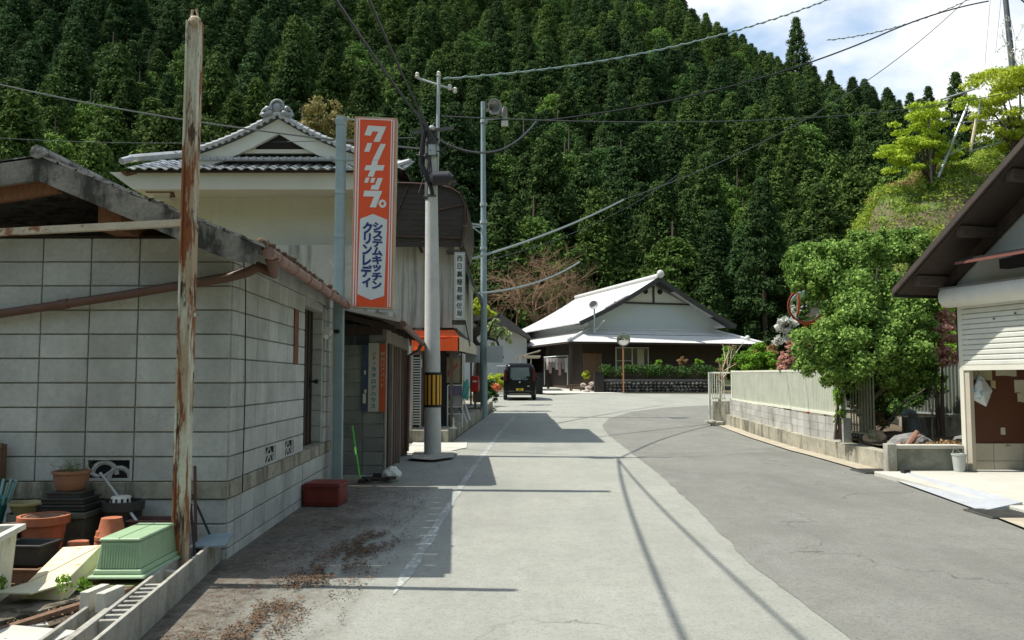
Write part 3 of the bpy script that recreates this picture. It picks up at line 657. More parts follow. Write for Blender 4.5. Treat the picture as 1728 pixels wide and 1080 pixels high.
for a, b in VENTS:
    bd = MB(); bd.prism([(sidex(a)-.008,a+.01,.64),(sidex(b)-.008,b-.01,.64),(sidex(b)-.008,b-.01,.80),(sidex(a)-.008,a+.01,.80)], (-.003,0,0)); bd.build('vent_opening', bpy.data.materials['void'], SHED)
# roof: ridge along Y
RY0, RY1 = 6.3, 11.25; PX, PZ = -3.66, 3.18; EX0, EX1, EZ = -1.93, -2.27, 2.485; LXX, LZ = -5.6, 2.9
def slab(a0, a1, b1, b0, t, mb, mi=0): mb.prism([a0, a1, b1, b0], (0,0,-t), mi)
rf = MB()
nseg = 12
for i in range(nseg):      # overlapping weathered slates, courses running down to the eave
    t0, t1 = i/nseg, (i+1.12)/nseg; lift = .012
    def pt(t, y, ex): return Vector((PX+(ex-PX)*t, y, PZ+(EZ-PZ)*t))
    for j in range(12):
        y0 = RY0 + (RY1-RY0)*j/12; y1 = RY0 + (RY1-RY0)*(j+1)/12 - .012
        e0 = EX0+(EX1-EX0)*(y0-RY0)/(RY1-RY0); e1 = EX0+(EX1-EX0)*(y1-RY0)/(RY1-RY0); jz = random.uniform(0,.008)
        a0, a1, b1, b0 = pt(t0,y0,e0), pt(t0,y1,e1), pt(min(t1,1.03),y1,e1)+Vector((0,0,lift)), pt(min(t1,1.03),y0,e0)+Vector((0,0,lift))
        for v in (a0,a1,b1,b0): v.z += jz
        rf.prism([a0,a1,b1,b0], (0,0,-.022))
for j in range(12):
    y0 = RY0 + (RY1-RY0)*j/12; y1 = RY0 + (RY1-RY0)*(j+1)/12
    rf.prism([(PX,y0,PZ),(PX,y1,PZ),(LXX,y1,LZ),(LXX,y0,LZ)], (0,0,-.025))
rf.tube([(PX,RY0-.02,PZ+.02),(PX,RY1,PZ+.02)], .055, 8)
roof = rf.build('roof', slate, SHED)
rk = MB()                 # rake boards, cement-covered and mottled
rk.prism([(PX,RY0,PZ-.01),(EX0,RY0,EZ-.012),(EX0-.05,RY0,EZ-.15),(EX0-.25,RY0,EZ-.12),(PX,RY0,PZ-.20)], (0,.05,0))
rk.prism([(PX,RY0,PZ-.01),(LXX,RY0,LZ-.012),(LXX,RY0,LZ-.19),(PX,RY0,PZ-.20)], (0,.05,0))
rk.build('rake_board', M('rake_concrete', (.22,.21,.18), .95, .3, 4, .7, 25, layers=[((.03,.03,.025), 5, .47, .60, (1,1,.5), .9), ((.50,.48,.42), 10, .63, .7, (1,1,1), .8)]), roof)
me_ = MB()
for k in range(40):
    t = (k+random.random()*.4)/40; y = RY0+.15+(RY1-RY0-.2)*t; x = EX0+(EX1-EX0)*t
    me_.ball((x-.03+random.uniform(-.03,.02), y, EZ+.035+random.uniform(-.01,.015)), (random.uniform(.05,.08),random.uniform(.05,.08),random.uniform(.03,.05)), n=8, k=5)
me_.build('mossy_eave_tiles', moss, roof, smooth='all')
gt = MB(); gt.tube([(EX0+.03,RY0+.12,EZ-.05),(EX1+.03,RY1,EZ-.04)], .05, 10)
for k in range(7):
    t = (k+.4)/7; y = RY0+.12+(RY1-RY0)*t; x = EX0+(EX1-EX0)*t+.03; gt.tube([(x,y-.012,EZ-.05+.01*t),(x,y+.012,EZ-.05+.01*t)], .056, 10)
gt.build('gutter', pinkpipe, SHED, smooth=True)
dp = MB(); a = Vector((EX0+.02,RY0+.25,EZ-.08))
dp.tube([a, a+Vector((.0,.05,-.11)), (-2.06,6.68,2.36), (-2.14,6.70,2.32), (-2.32,6.73,2.28), (-3.2,6.74,2.13),(-4.4,6.75,1.95),(-6.2,6.76,1.68)], [.055,.045,.042,.04,.04,.036,.036,.036], 10)
dp.tube([(-3.62,6.745,2.067),(-3.70,6.745,2.055)], .042, 10)
dp.build('drainpipe', brownpipe, SHED, smooth=True)
it = MB(); it.box(-6.3,-2.45,6.96,11.3,2.55,2.58); it.prism([(-5.5,11.2,2.58),(-2.35,11.2,2.58),(-3.66,11.2,3.12)], (0,.05,0))
for (x0, x1) in [(-3.28,-3.1)]: it.box(x0,x1,6.5,7.2,2.63,2.86,1)
it.beam((-3.55,6.42,2.97),(-5.6,6.42,2.62),.06,.12,1); it.box(-6.2,-2.4,6.84,6.95,2.60,2.64,0); it.beam((PX,6.5,PZ-.14),(PX,11.2,PZ-.14),.1,.14,0)
it.build('roof_timber', [darkwood, M('brown_beam', (.20,.09,.045), .8, .3, 12, .2, 30, stretch=(6,1,1))], SHED)  # second material: beam pieces in their own reddish-brown wood
rs_ = MB(); rs_.prism([(sidex(9.07)+.022,9.07,1.62),(sidex(9.27)+.022,9.27,1.62),(sidex(9.27)+.022,9.27,2.22),(sidex(9.07)+.022,9.07,2.22)], (.006,0,0))
rs_.build('rusty_plate', M('rust_plate', (.17,.06,.03), .8, .2, 6, .2, 30), SHED)
wr = MB()
for pts in ([(-2.5,6.79,2.5),(-2.38,6.79,2.46),(-2.27,6.79,2.5)], [(-2.24,6.86,2.46),(-2.26,7.0,2.25),(-2.27,7.08,1.4),(-2.28,7.1,.5)], [(sidex(10.5)+.03,10.4,2.42),(sidex(10.5)+.05,10.8,2.36),(sidex(11)+.03,11.1,2.44)]): wr.tube(pts, .005, 5)
wr.build('wiring', black, SHED)
# ---------------------------------------------------------- rusty pole with rail
RP = thing('rusty_pole', 'tall steel pole with peeling cream paint and long rust streaks', 'pole', (-2.36, 6.0, .05))
b = MB(); w = .052
b.box(-2.36-w,-2.36-w+.014,5.96,6.04,.05,4.10); b.box(-2.36+w-.014,-2.36+w,5.96,6.04,.05,4.10); b.box(-2.36-w+.0142,-2.36+w-.0142,5.985,5.999,.05,4.10)
b.ball((-2.36,6.0,4.10),(.05,.04,.05)); b.tube([(-2.385,6,4.12),(-2.38,6,4.19),(-2.35,6,4.20),(-2.335,6,4.12)], .01, 6)
for z in (1.9,3.3,2.55): b.box(-2.31,-2.295,5.98,6.01,z,z+.03)
b.build('post', rust, RP, bevel=.003)
b = MB(); a1 = W(316,376,6.02); a2 = W(0,392,6.0); a2 = a2 + (a2-a1)*.8; b.beam(a1, a2, .05, .05)
b.build('rail', M('pale_rusty_rail', (.50,.44,.33), .8, .15, 6, .2, 40, layers=[((.25,.08,.03), 7, .56, .62, (1,1,1), .9)]), RP)
# ---------------------------------------------------------- teal pole, lamp, and the big sign
TP = thing('sign_pole', 'square teal-grey steel pole carrying the tall orange box sign', 'pole', (-2.31, 11.1, 0))
b = MB(); b.M = Matrix.Translation((-2.31,11.1,0)) @ Matrix.Rotation(-.004, 4, 'Y')
b.box(-.06,.06,-.06,.06,0,5.02); b.box(-.045,.045,-.064,-.0602,0,5.0); b.box(-.066,.066,-.07,.066,4.9,4.98)
for z in (3.35,2.45,4.4,3.95): b.box(-.068,.068,-.07,.066,z,z+.035)
b.build('post', tealp, TP, bevel=.004)
b = MB()
for z in (4.3,3.0,2.52): b.beam((-2.25,11.1,z),(-2.08,11.1,z),.03,.03)
b.beam((-2.31,11.1,5.01),(-1.55,11.15,4.9),.018,.018); b.tube([(-2.37,11.05,2.9),(-2.45,11.05,3.05)], .008)
b.build('bracket', galv, TP)
lp_ = MB(); lp_.beam((-2.36,11.05,2.08),(-2.30,11.0,2.08),.03,.04); lp_.tube([(-2.30,11.0,2.10),(-2.42,10.98,2.09)], .01)
m = lp_.build('lamp_arm', black, TP)
b = MB(); rot = Matrix.Rotation(R(28),3,'Y') @ Matrix.Rotation(R(-25),3,'X'); c = Vector((-2.45,10.97,2.08))
b.obox(c, (.13,.09,.10), rot); b.tube([c+Vector((0,0,-.02)), c+Vector((-.05,-.03,-.09))], [.05,.06], 12); lo = b.build('floodlight', whitepl, TP, bevel=.012)
# sign box, hangs from the pole
SG = thing('box_sign', 'tall orange and white vertical box sign with slanted white katakana', 'sign', (-1.93, 11.1, 2.4))
SL = W(597,197,11.0); 
TLc, TRc, BLc, BRc = W(600,198,11.0), W(668,201,11.0), W(593,517,11.0), W(661,520,11.0)
DP = Vector((.0,.17,0))
def sp(u, v, o=0):   # u 0..1 across, v 0..1 down
    a = TLc.lerp(TRc, u); b = BLc.lerp(BRc, u); p = a.lerp(b, v); return p + Vector((0,-o,0))
def zp(x, y, o=.006): # from enlarged reading coordinates of the sign face
    t = (y-40)/1010; l_ = 52-14*t; r_ = 284-14*t
    return sp((x-l_)/(r_-l_), t, o)
b = MB(); b.prism([sp(-.02,-.006),sp(1.02,-.006),sp(1.02,1.006),sp(-.02,1.006)], DP); b.build('casing', signfr, SG)
def patch(name, polys, m, o, th=.0015):
    mb = MB()
    for P in polys: mb.prism([zp(x,y,o) for x,y in P], (0,-th,0))
    return mb.build(name, m, SG)
def rect(x0,y0,x1,y1):
    f = lambda x,y: (x - 14*(y-40)/1010, y)
    return [f(x0,y0), f(x1,y0), f(x1,y1), f(x0,y1)]
patch('face_panel', [rect(54,42,282,1048)], orange, .001, .002)
patch('white_stripe', [rect(58,46,66,1046), rect(72,50,79,1046), rect(270,46,278,1046), rect(258,50,264,1046), rect(68,44,268,50)], signw, .0045)
hexp = [(84,585),(158,556),(240,584),(226,988),(150,1012),(72,984)]
patch('white_panel', [hexp], M('panel_white', (.60,.63,.62), .5, .03, 3), .0045)
letters = [
 [(125,82),(230,84),(192,168),(157,168),(184,113),(152,112),(140,137),(104,135)],
 [(122,176),(150,176),(134,224),(104,224)], [(198,178),(228,178),(188,266),(153,266)],
 [(152,268),(186,268),(180,294),(222,292),(213,322),(171,323),(158,357),(124,357),(140,323),(106,324),(115,297),(145,296)],
 [(115,363),(136,363),(127,391),(106,391)], [(148,363),(170,363),(161,389),(140,389)], [(184,362),(212,362),(188,426),(142,426),(150,402),(168,401)],
 [(106,434),(210,431),(174,521),(138,521),(163,463),(101,465)]]
patch('brand_lettering', letters, signw, .0045, .003)
mb = MB()
for i in range(24):
    a0, a1 = 2*math.pi*i/24, 2*math.pi*(i+1)/24
    q = [zp(212+math.cos(a)*r*1.0, 499+math.sin(a)*r, .0045) for a, r in ((a0,22),(a1,22),(a1,9),(a0,9))]
    mb.prism(q, (0,-.003,0))
mb.build('handakuten_ring', signw, SG)
ax = (TRc-TLc).normalized(); az = (TLc-BLc).normalized(); mb = MB()
column_text(mb, 'システムキッチン', zp(186,622,.009), .1125, .145, .125, ax, az, (0,-1,0), .045)
column_text(mb, 'クリンレディ', zp(127,632,.009), .146, .145, .165, ax, az, (0,-1,0), .045)
mb.build('blue_lettering', blue, SG)
# ---------------------------------------------------------- small annex with lean-to roof
HU = thing('roadside_annex', 'narrow block-fronted annex with sagging lean-to roof and brown doors', 'shed', (-2.1, 14, 0))
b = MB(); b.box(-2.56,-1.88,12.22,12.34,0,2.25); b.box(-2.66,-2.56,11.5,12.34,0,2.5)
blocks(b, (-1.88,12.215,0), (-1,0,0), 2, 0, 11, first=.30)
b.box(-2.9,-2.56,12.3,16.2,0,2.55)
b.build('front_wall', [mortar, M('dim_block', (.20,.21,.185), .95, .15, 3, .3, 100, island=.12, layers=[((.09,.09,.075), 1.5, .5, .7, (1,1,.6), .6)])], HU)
def hx_(Y): return -1.88 - .04*(Y-12.3)
b = MB()
for (y0, y1, mi) in [(12.22,12.42,0),(13.15,13.22,0),(14.55,14.62,0),(15.9,16.1,0)]: b.prism([(hx_(y0)+.02,y0,0),(hx_(y1)+.02,y1,0),(hx_(y1)-.1,y1,0),(hx_(y0)-.1,y0,0)], (0,0,2.1))
b.prism([(hx_(12.2)+.03,12.2,2.0),(hx_(16.1)+.03,16.1,2.0),(hx_(16.1)-.1,16.1,2.0),(hx_(12.2)-.1,12.2,2.0)], (0,0,.25))
b.build('door_frame', M('grey_frame', (.20,.18,.15), .8, .2, 4, .2, 30), HU)
for (y0, y1) in [(12.44,13.14),(13.23,14.54),(14.63,15.89)]:
    b = MB(); b.prism([(hx_(y0)-.03,y0,.05),(hx_(y1)-.03,y1,.05),(hx_(y1)-.06,y1,.05),(hx_(y0)-.06,y0,.05)], (0,0,1.95))
    for k in range(1,4):
        y = y0+(y1-y0)*k/4; b.box(hx_(y)-.03, hx_(y)-.015, y-.012, y+.012, .05, 2.0)
    b.build('door', reddoor if y0 > 13 else darkwood, HU)
rb = MB(); r0a, r0b, r1a, r1b = Vector((-2.62,11.55,2.50)), Vector((-1.56,11.55,2.27)), Vector((-1.75,15.9,2.20)), Vector((-2.85,15.9,2.62))
n_ = 22
for i in range(n_):
    t0, t1 = i/n_, (i+1)/n_
    a, bb, c, dd = r0a.lerp(r1b,t0), r0b.lerp(r1a,t0), r0b.lerp(r1a,t1), r0a.lerp(r1b,t1)
    w_ = Vector((0,0,.025*(i%2))); rb.prism([a+w_, bb+w_, c+w_, dd+w_], (0,0,-.02))
rb.build('roof', M('lean_to_roof', (.20,.15,.12), .85, .3, 3, .5, 20, layers=[((.4,.36,.3), 6, .55, .7, (1,1,1), .7)]), HU)
b = MB(); b.beam(r0a+Vector((0,-.02,.0)), r0b+Vector((0,-.02,.0)), .02, .05); b.build('metal_edge', alu, HU)
b = MB(); b.tube([r0b+Vector((.03,.05,-.05)), r1a+Vector((.03,.1,-.06))], .05, 10); b.tube([r1a+Vector((.03,-.1,-.08)), (-1.78,15.7,1.98),(-1.95,15.75,1.9),(-1.98,15.8,.1)], .035, 8); b.build('gutter', brownpipe, HU, smooth=True)
b = MB()
b.box(-2.58,-1.9,12.1,12.2,2.1,2.22); b.build('header_beam', darkwood, HU)
for y in (11.9,12.9,13.9,14.9): b = MB(); b.beam((-2.6,y,2.40),(-1.68,y,2.17),.05,.08); b.build('rafter', darkwood, HU)
b = MB(); b.box(-2.62,-2.1,12.18,12.21,1.95,2.25); b.build('window_pane', glass, HU)
# step under it
b = MB(); b.box(-2.5,-1.84,12.08,12.2,0,.06); b.build('door_step', concrete, HU)
def banner(x0, x1, z0, z1, Y, m, label, chars, c2, size, start, name='banner_sign', blocks_=()):
    o = thing(name, label, 'sign', ((x0+x1)/2, Y, z0))
    b = MB(); b.box(x0,x1,Y-.012,Y,z0,z1); b.build('board', m, o)
    if chars:
        b = MB(); column_text(b, chars, ((x0+x1)/2, Y-.0135, start), size*.98, size*.85, size*.8, (1,0,0), (0,0,1), (0,-1,0), .03); b.build('lettering', c2, o)
    if blocks_:
        b = MB()
        for (a0,a1,b0,b1) in blocks_: b.box(x0+(x1-x0)*a0, x0+(x1-x0)*a1, Y-.015, Y-.0122, b0, b1)
        b.build('patch', c2, o)
    return o
YB = 12.17
banner(-2.195,-2.105,.98,1.95,YB, M('navy_board', (.035,.055,.085), .6, .2, 5), 'narrow dark blue board at the left of three on the annex wall', '', paper, .1, 1.9, blocks_=[(.2,.7,1.1,1.24),(.35,.65,1.52,1.58),(.4,.8,1.25,1.3)])
o = banner(-2.10,-1.945,.98,1.98,YB-.002, M('banner_white', (.40,.39,.33), .6, .08, 5, layers=[((.2,.17,.12), 4, .6, .75, (1,1,1), .5)]), 'dirty white banner with faded vertical katakana between blue and orange boards', 'カタログハウス', M('faded_teal_ink', (.05,.14,.15), .7, 0), .092, 1.60)
b = MB(); column_text(b, 'ンティ', (-2.02,YB-.0155,1.83), .075, .065, .065, (1,0,0), (0,0,1), (0,-1,0), .03); b.build('red_lettering', M('faded_red_ink', (.30,.08,.06), .7, 0), o)
banner(-1.94,-1.845,.98,1.97,YB-.004, M('banner_orange', (.42,.07,.02), .6, .1, 5), 'narrow orange banner with vertical writing, nearest the brown doors', '国内ロアパート', M('faded_cream_ink', (.45,.3,.2), .7, 0), .078, 1.82)
# ---------------------------------------------------------- cream tiled-roof house
CH = thing('cream_house', 'two-storey cream plastered house with a grey tiled hip-and-gable roof', 'house', (-6.0, 22, 0))
Yh = 20.0
def wx(px, Y=Yh): return (px-864)/F*Y
def wz(py, Y=Yh): return H + (640-py)/F*Y
b = MB(); b.box(-8.5,-2.75,Yh,Yh+8,-.1,wz(318)); b.build('wall', cream, CH)
b = MB(); e0, e1, et = wx(212), wx(690), wz(286,19.1); b.prism([(wx(205),19.1,et),(wx(672),19.1,et),(wx(672),19.1,wz(316,19.1)),(wx(245),19.1,wz(316,19.1))], (0,.9,0)); b.build('eave_soffit', M('eave_plaster', (.60,.58,.48), .85, .04, 2), CH)
def wavy(mb, P0, U, V, nu, nv, pitch, amp, mi=0, drop=.022):
    """pantiles: U across (wave), V down the slope"""
    P0, U, V = Vector(P0), Vector(U).normalized(), Vector(V); L_ = V.length; Vn = V.normalized(); Nn = U.cross(Vn); 
    if Nn.z < 0: Nn = -Nn
    for j in range(nv):
        for i in range(nu):
            vs = []; m_ = 5; jj = random.uniform(-.004,.004)
            for q in range(m_+1):
                a = q/m_; w_ = amp*(math.sin(a*2*math.pi) ) 
                for v_ in (0, 1.08):
                    vs.append(P0 + U*(pitch*(i+a*1.02)) + Vn*(L_/nv*(j+v_)) + Nn*(w_ + drop*v_ + jj))
            fs = [(2*q, 2*q+2, 2*q+3, 2*q+1) for q in range(m_)]
            b0 = len(vs); vs += [p - Nn*.02 for p in vs[1::2]]
            fs += [(2*q+1, 2*q+3, b0+q+1, b0+q) for q in range(m_)]
            mb.add(vs, fs, mi)
RX0, RX1 = wx(196,19), wx(690,19); RZ = wz(284,19)
b = MB(); wavy(b, (RX0+.1,20.9,RZ+.75), (1,0,0), (0,-1.95,-.72), 26, 7, (RX1-RX0-.2)/26, .028)
rfh = b.build('roof', M('kawara_tile', (.26,.28,.29), .36, .2, 5, .2, 20, island=.2, spec=.7), CH, fixn=False)
b = MB()
gx, gz = wx(462,19.6), wz(192,19.6)       # gable peak
gl, gr, gb = wx(300,19.6), wx(618,19.6), wz(262,19.6)
def curved(x0, z0, x1, z1, sag, n=10): return [Vector((x0+(x1-x0)*i/n, 19.6, z0+(z1-z0)*i/n - sag*math.sin(math.pi*i/n))) for i in range(n+1)]
La = curved(gx, gz+.06, gl, gb+.06, .10); Ra = curved(gx, gz+.06, gr, gb+.06, .10)
for A in (La, Ra):
    for i in range(len(A)-1):
        p, q = A[i], A[i+1]; b.prism([p+Vector((0,0,-.07)), q+Vector((0,0,-.07)), q+Vector((0,0,-.07-.36)), p+Vector((0,0,-.07-.36))], (0,.12,0))
b.build('bargeboard', M('barge_plaster', (.66,.66,.58), .85, .05, 3, layers=[((.4,.4,.34), 3, .6, .75, (1,1,1), .5)]), CH)
b = MB()
for A in (La, Ra):
    for i in range(len(A)-1):
        p, q = A[i]+Vector((0,-.06,0)), A[i+1]+Vector((0,-.06,0)); b.prism([p, q, q+Vector((0,9,0)), p+Vector((0,9,0))], (0,0,-.05))
b.build('gable_roof', tiled, rfh)
b = MB()
for A in (La, Ra):
    k = 15
    for i in range(k):
        t = (i+.5)/k*10; i0 = min(int(t), 9); p = A[i0].lerp(A[i0+1], t-i0); dd = (A[i0+1]-A[i0]).normalized()
        b.tube([p-dd*.1+Vector((0,-.10,.035)), p+dd*.10+Vector((0,-.10,.05))], [.045,.06], 8)
        b.tube([p+dd*.02+Vector((0,-.14,-.01)), p+dd*.02+Vector((0,.3,.05))], .05, 8)
b.build('rake_tile', M('silvery_tile', (.45,.47,.48), .3, .15, 5, spec=.8), rfh, smooth=True)
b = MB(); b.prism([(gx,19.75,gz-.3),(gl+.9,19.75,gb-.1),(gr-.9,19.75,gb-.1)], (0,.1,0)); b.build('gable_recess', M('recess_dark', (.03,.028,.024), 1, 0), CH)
b = MB(); b.box(gl+1.0,gr-1.0,19.66,19.74,wz(252,19.6),wz(245,19.6)); b.box(gl+1.3,gl+1.7,19.66,19.74,wz(244,19.6),wz(236,19.6)); b.build('gable_sill', cream, CH)
b = MB()                              # ridge-end ornament
c = Vector((gx,19.45,gz+.12))
for i in range(14):
    a0, a1 = R(-30+240*i/14), R(-30+240*(i+1)/14); b.tube([c+Vector((math.cos(a0)*.15,0,.12+math.sin(a0)*.16)), c+Vector((math.cos(a1)*.15,0,.12+math.sin(a1)*.16))], .035, 8)
b.ball(c+Vector((0,.03,.11)), (.12,.05,.13)); 
for s_ in (-1,1):
    b.ball(c+Vector((s_*.235,0,.06)), (.07,.06,.08)); b.ball(c+Vector((s_*.31,0,-.08)), (.09,.06,.06)); b.ball(c+Vector((s_*.18,0,-.04)), (.10,.06,.08)); b.tube([c+Vector((s_*.25,0,.1)), c+Vector((s_*.33,0,.03)), c+Vector((s_*.40,0,-.1))],[.03,.035,.02],6)
b.box(gx-.13,gx+.13,19.5,28,gz+.05,gz+.25)
b.build('ridge_ornament', tile, rfh, smooth=True)
b = MB()                              # ridge courses at the foot of the gable and down to the corners
b.tube([(wx(208,19.5),19.5,wz(262,19.5)),(wx(300,19.5),19.7,wz(250,19.5))], .09, 8); b.tube([(wx(196,19.2),19.15,wz(268,19.2)),(wx(212,19.5),19.5,wz(262,19.5))], .08, 8)
for k in range(22): 
    x = gl+.45+(gr-gl-.6)*k/21; b.tube([(x,19.5,gb-.02),(x,19.72,gb+.02)], .045, 8)
b.tube([(gr-.05,19.7,gb-.05),(wx(672,19.3),19.3,wz(272,19.3)),(wx(690,19.1),19.1,wz(266,19.1))], [.09,.08,.06], 8)
b.tube([(gl,19.6,gb-.02),(gr,19.6,gb-.02)], .05, 8)
b.build('ridge_tiles', M('silvery_tile2', (.36,.38,.39), .3, .2, 5, spec=.8), rfh, smooth=True)
b = MB(); b.box(RX0+.15,RX1-.2,19.0,21,RZ-.02,RZ+.02); b.prism([(RX0+.1,19,RZ),(RX0+.1,27,RZ),(gl+.2,27,gb),(gl+.2,20.8,gb)], (0,0,-.05)); b.prism([(RX1-.1,19,RZ),(RX1-.1,27,RZ),(gr-.2,27,gb),(gr-.2,20.8,gb)], (0,0,-.05)); b.build('roof_deck', darkwood, rfh)
b = MB(); b.prism([(wx(190,19),18.98,wz(284,19)),(wx(240,19.4),19.4,wz(318,19.4)),(wx(262,19.4),19.5,wz(318,19.4)),(wx(215,19),19.05,wz(284,19))], (0,.08,0)); b.tube([(wx(240,19.4),19.35,wz(318,19.4)),(wx(282,19.4),19.35,wz(318,19.4)),(wx(284,19.4),19.4,wz(330,19.4))], .07, 8); b.build('brown_gutter', brownpipe, CH)
b = MB(); b.box(wx(255,19.9),wx(280,19.9),19.8,20,wz(335,19.9),wz(322,19.9)); b.build('corner_block', whitep, CH)
# ---------------------------------------------------------- balcony screen of brown corrugated sheet
BS = thing('balcony_canopy', 'curved brown corrugated canopy on rusty frame beside the cream house', 'canopy', (-2, 20, 4.4))
b = MB(); prof = [(-2.9,6.02),(-2.3,6.0),(-1.75,5.97),(-1.4,5.90),(-1.17,5.76),(-1.05,5.5),(-1.03,5.1),(-1.12,4.55)]
def prp(t):
    t *= len(prof)-1; i = min(int(t), len(prof)-2); f = t-i; return (prof[i][0]+(prof[i+1][0]-prof[i][0])*f, prof[i][1]+(prof[i+1][1]-prof[i][1])*f)
ny_, nt_ = 60, 22; vs = []
for j in range(ny_+1):
    y = 18.9+3.6*j/ny_
    for i in range(nt_+1):
        x, z = prp(i/nt_); o_ = .012*math.sin(j*math.pi/2+.4); vs.append((x+o_*.6, y, z+o_))
b.add(vs, [(j*(nt_+1)+i, j*(nt_+1)+i+1, (j+1)*(nt_+1)+i+1, (j+1)*(nt_+1)+i) for j in range(ny_) for i in range(nt_)])
b.build('sheet', M('smoky_brown_sheet', (.06,.04,.033), .35, .15, 4), BS, smooth='all', fixn=False)
b = MB()
for j in range(7):
    y = 18.9+3.6*j/6; b.tube([(prp(i/14)[0]-.03, y, prp(i/14)[1]-.03) for i in range(15)], .022, 6)
for i in (4,8,11,14): x, z = prp(i/14); b.beam((x-.05,18.9,z-.05),(x-.05,22.5,z-.05),.03,.03)
b.beam((-1.98,18.95,4.2),(-1.98,18.95,5.95),.06,.06); b.beam((-1.98,18.95,5.3),(-1.05,18.95,5.5),.03,.04); b.beam((-2.85,18.95,4.8),(-2.4,18.95,5.95),.03,.03); b.beam((-2.9,18.95,4.75),(-1.15,18.95,4.7),.04,.04)
b.beam((-2.85,22.5,4.0),(-2.85,22.5,6.0),.06,.06); b.beam((-2.85,18.95,4.0),(-2.85,18.95,6.0),.06,.06)
b.build('frame', M('rusty_frame', (.07,.04,.03), .8, .3, 6), BS)
smk = M('smoky_end', (.040,.030,.026), .4, .15, 4); b = MB()
for k in range(12):
    z0 = 4.5+k*.125; z1 = z0+.118
    def xr_(z):
        for (xa_, za_), (xb_, zb_) in zip(prof[3:], prof[4:]):
            if zb_ <= z <= za_: return xa_+(xb_-xa_)*(za_-z)/(za_-zb_)
        return -1.12 if z < 5 else (-1.4 if z < 5.9 else -2.2)
    b.prism([(-2.88,18.99,z0),(xr_(z0)-.03,18.99,z0+.0),(xr_(min(z1,5.8))-.03,18.99,z1),(-2.88,18.99,z1)], (0,.012,0))
b.build('end_sheet', smk, BS)
b = MB(); b.box(-2.9,-2.5,22.4,22.5,4.4,6.0); b.box(-2.9,-2.86,18.95,22.4,4.6,6.0); b.build('back_panel', M('smoky_panel', (.035,.025,.02), .5, .1), BS)
# ---------------------------------------------------------- post office with red awning
PO = thing('post_office', 'small stained grey shop building housing the post office under a red awning', 'building', (-2.2, 22, 0))
PY = 19.4; PXR = wx(765,PY)
b = MB(); zt_, zb_ = wz(412,PY), wz(553,PY)
b.box(-6,PXR,PY,29,zb_,zt_); b.box(-6,-2.75,PY-.3,19.99,zb_,3.0)
b.build('upper_wall', stain, PO)
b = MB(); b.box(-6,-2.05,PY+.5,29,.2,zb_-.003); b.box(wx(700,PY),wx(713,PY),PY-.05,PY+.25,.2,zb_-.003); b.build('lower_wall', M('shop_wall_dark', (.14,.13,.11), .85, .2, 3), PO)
b = MB(); b.box(wx(700,PY)-.0,wx(713,PY),PY-.062,PY-.052,1.72,1.92); b.build('meter_plate', whitep, PO)
b = MB(); zr = wz(395,PY)
for k in range(9):
    x = wx(716,PY)+k*.105; z = zt_+.36-.034*k; b.tube([(x,PY-.12,z-.10),(x,PY+.9,z+.10)], .05, 8)
b.tube([(wx(716,PY)-.1,PY-.15,zt_+.38),(PXR+.08,PY-.15,zt_+.07)], .075, 8); b.tube([(PXR+.0,PY-.16,zt_+.1),(PXR+.17,PY-.22,zt_+.14)], [.07,.02], 8)
b.prism([(wx(712,PY)-.1,PY-.1,zt_+.30),(PXR+.1,PY-.1,zt_+.02),(PXR+.1,29,zt_+.02),(wx(712,PY)-.1,29,zt_+.30)], (0,0,-.05))
b.build('roof_tiles', silvtile, PO, smooth=True)
b = MB()
for q in range(6): b.ball((wx(706,PY)+random.uniform(-.06,.2), PY-.1, zt_+.15+random.uniform(-.12,.28)), random.uniform(.05,.09), n=8, k=5)
b.tube([(wx(698,PY),PY-.1,zt_+.5),(wx(703,PY),PY-.1,zt_+.1),(wx(712,PY),PY-.1,zt_-.2)], .04, 6); b.build('fallen_ridge_clay', M('dark_clay', (.08,.07,.06), .9, .3, 8), PO)
b = MB(); b.prism([(PXR+.03,PY+.5,zt_),(PXR+.35,PY+2,zt_-.75),(PXR+.42,PY+2,zt_-.75),(PXR+.12,PY+.5,zt_+.05)], (0,6,0)); b.build('side_eave', tiled, PO)
aw = MB(); AY = 18.75; za, zb2 = wz(562,PY), wz(592,AY)
x0, x1 = wx(694,AY), wx(775,AY)
aw.prism([(x0,AY,zb2),(x1,AY,zb2),(x1,AY,zb2+.30),(x0+.1,AY+.12,zb2+.47),(x0,AY+.12,zb2+.47)], (0,.03,0)); aw.prism([(x0,AY,zb2+.30),(x1,AY,zb2+.30),(x1-.15,PY,za+.05),(x0,PY,za+.05)], (0,0,.02))
awo = aw.build('awning', redaw, PO)
b = MB(); b.prism([(x1,AY,zb2),(-1.12,28,zb2+.16),(-1.12,28,zb2+.42),(x1,AY,zb2+.30)], (-.03,0,0)); b.prism([(x1-.035,AY+.035,zb2+.30),(-1.16,28,zb2+.42),(-1.5,28,zb2+.75),(PXR-.1,PY,za+.06)], (0,0,.02)); b.build('awning_side', beigeaw, awo)
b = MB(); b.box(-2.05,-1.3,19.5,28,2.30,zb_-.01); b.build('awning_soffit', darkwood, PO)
b = MB()
for (x, y) in [(-2.0,19.6),(-1.42,19.45),(-1.42,23.5),(-1.38,28)]: b.box(x-.03,x+.03,y-.03,y+.03,g(y)+.28,2.32)
b.box(-2.0,-1.42,19.5,19.54,2.2,2.3); b.build('shopfront_frame', M('bronze_frame', (.09,.075,.06), .5, .1, 5), PO)
b = MB(); b.box(-1.97,-1.45,19.62,19.63,.35,2.2); b.prism([(-1.6,19.7,.4),(-1.6,27.9,.6),(-1.6,27.9,2.2),(-1.6,19.7,2.2)], (-.01,0,0)); b.build('shop_glass', glass, PO)
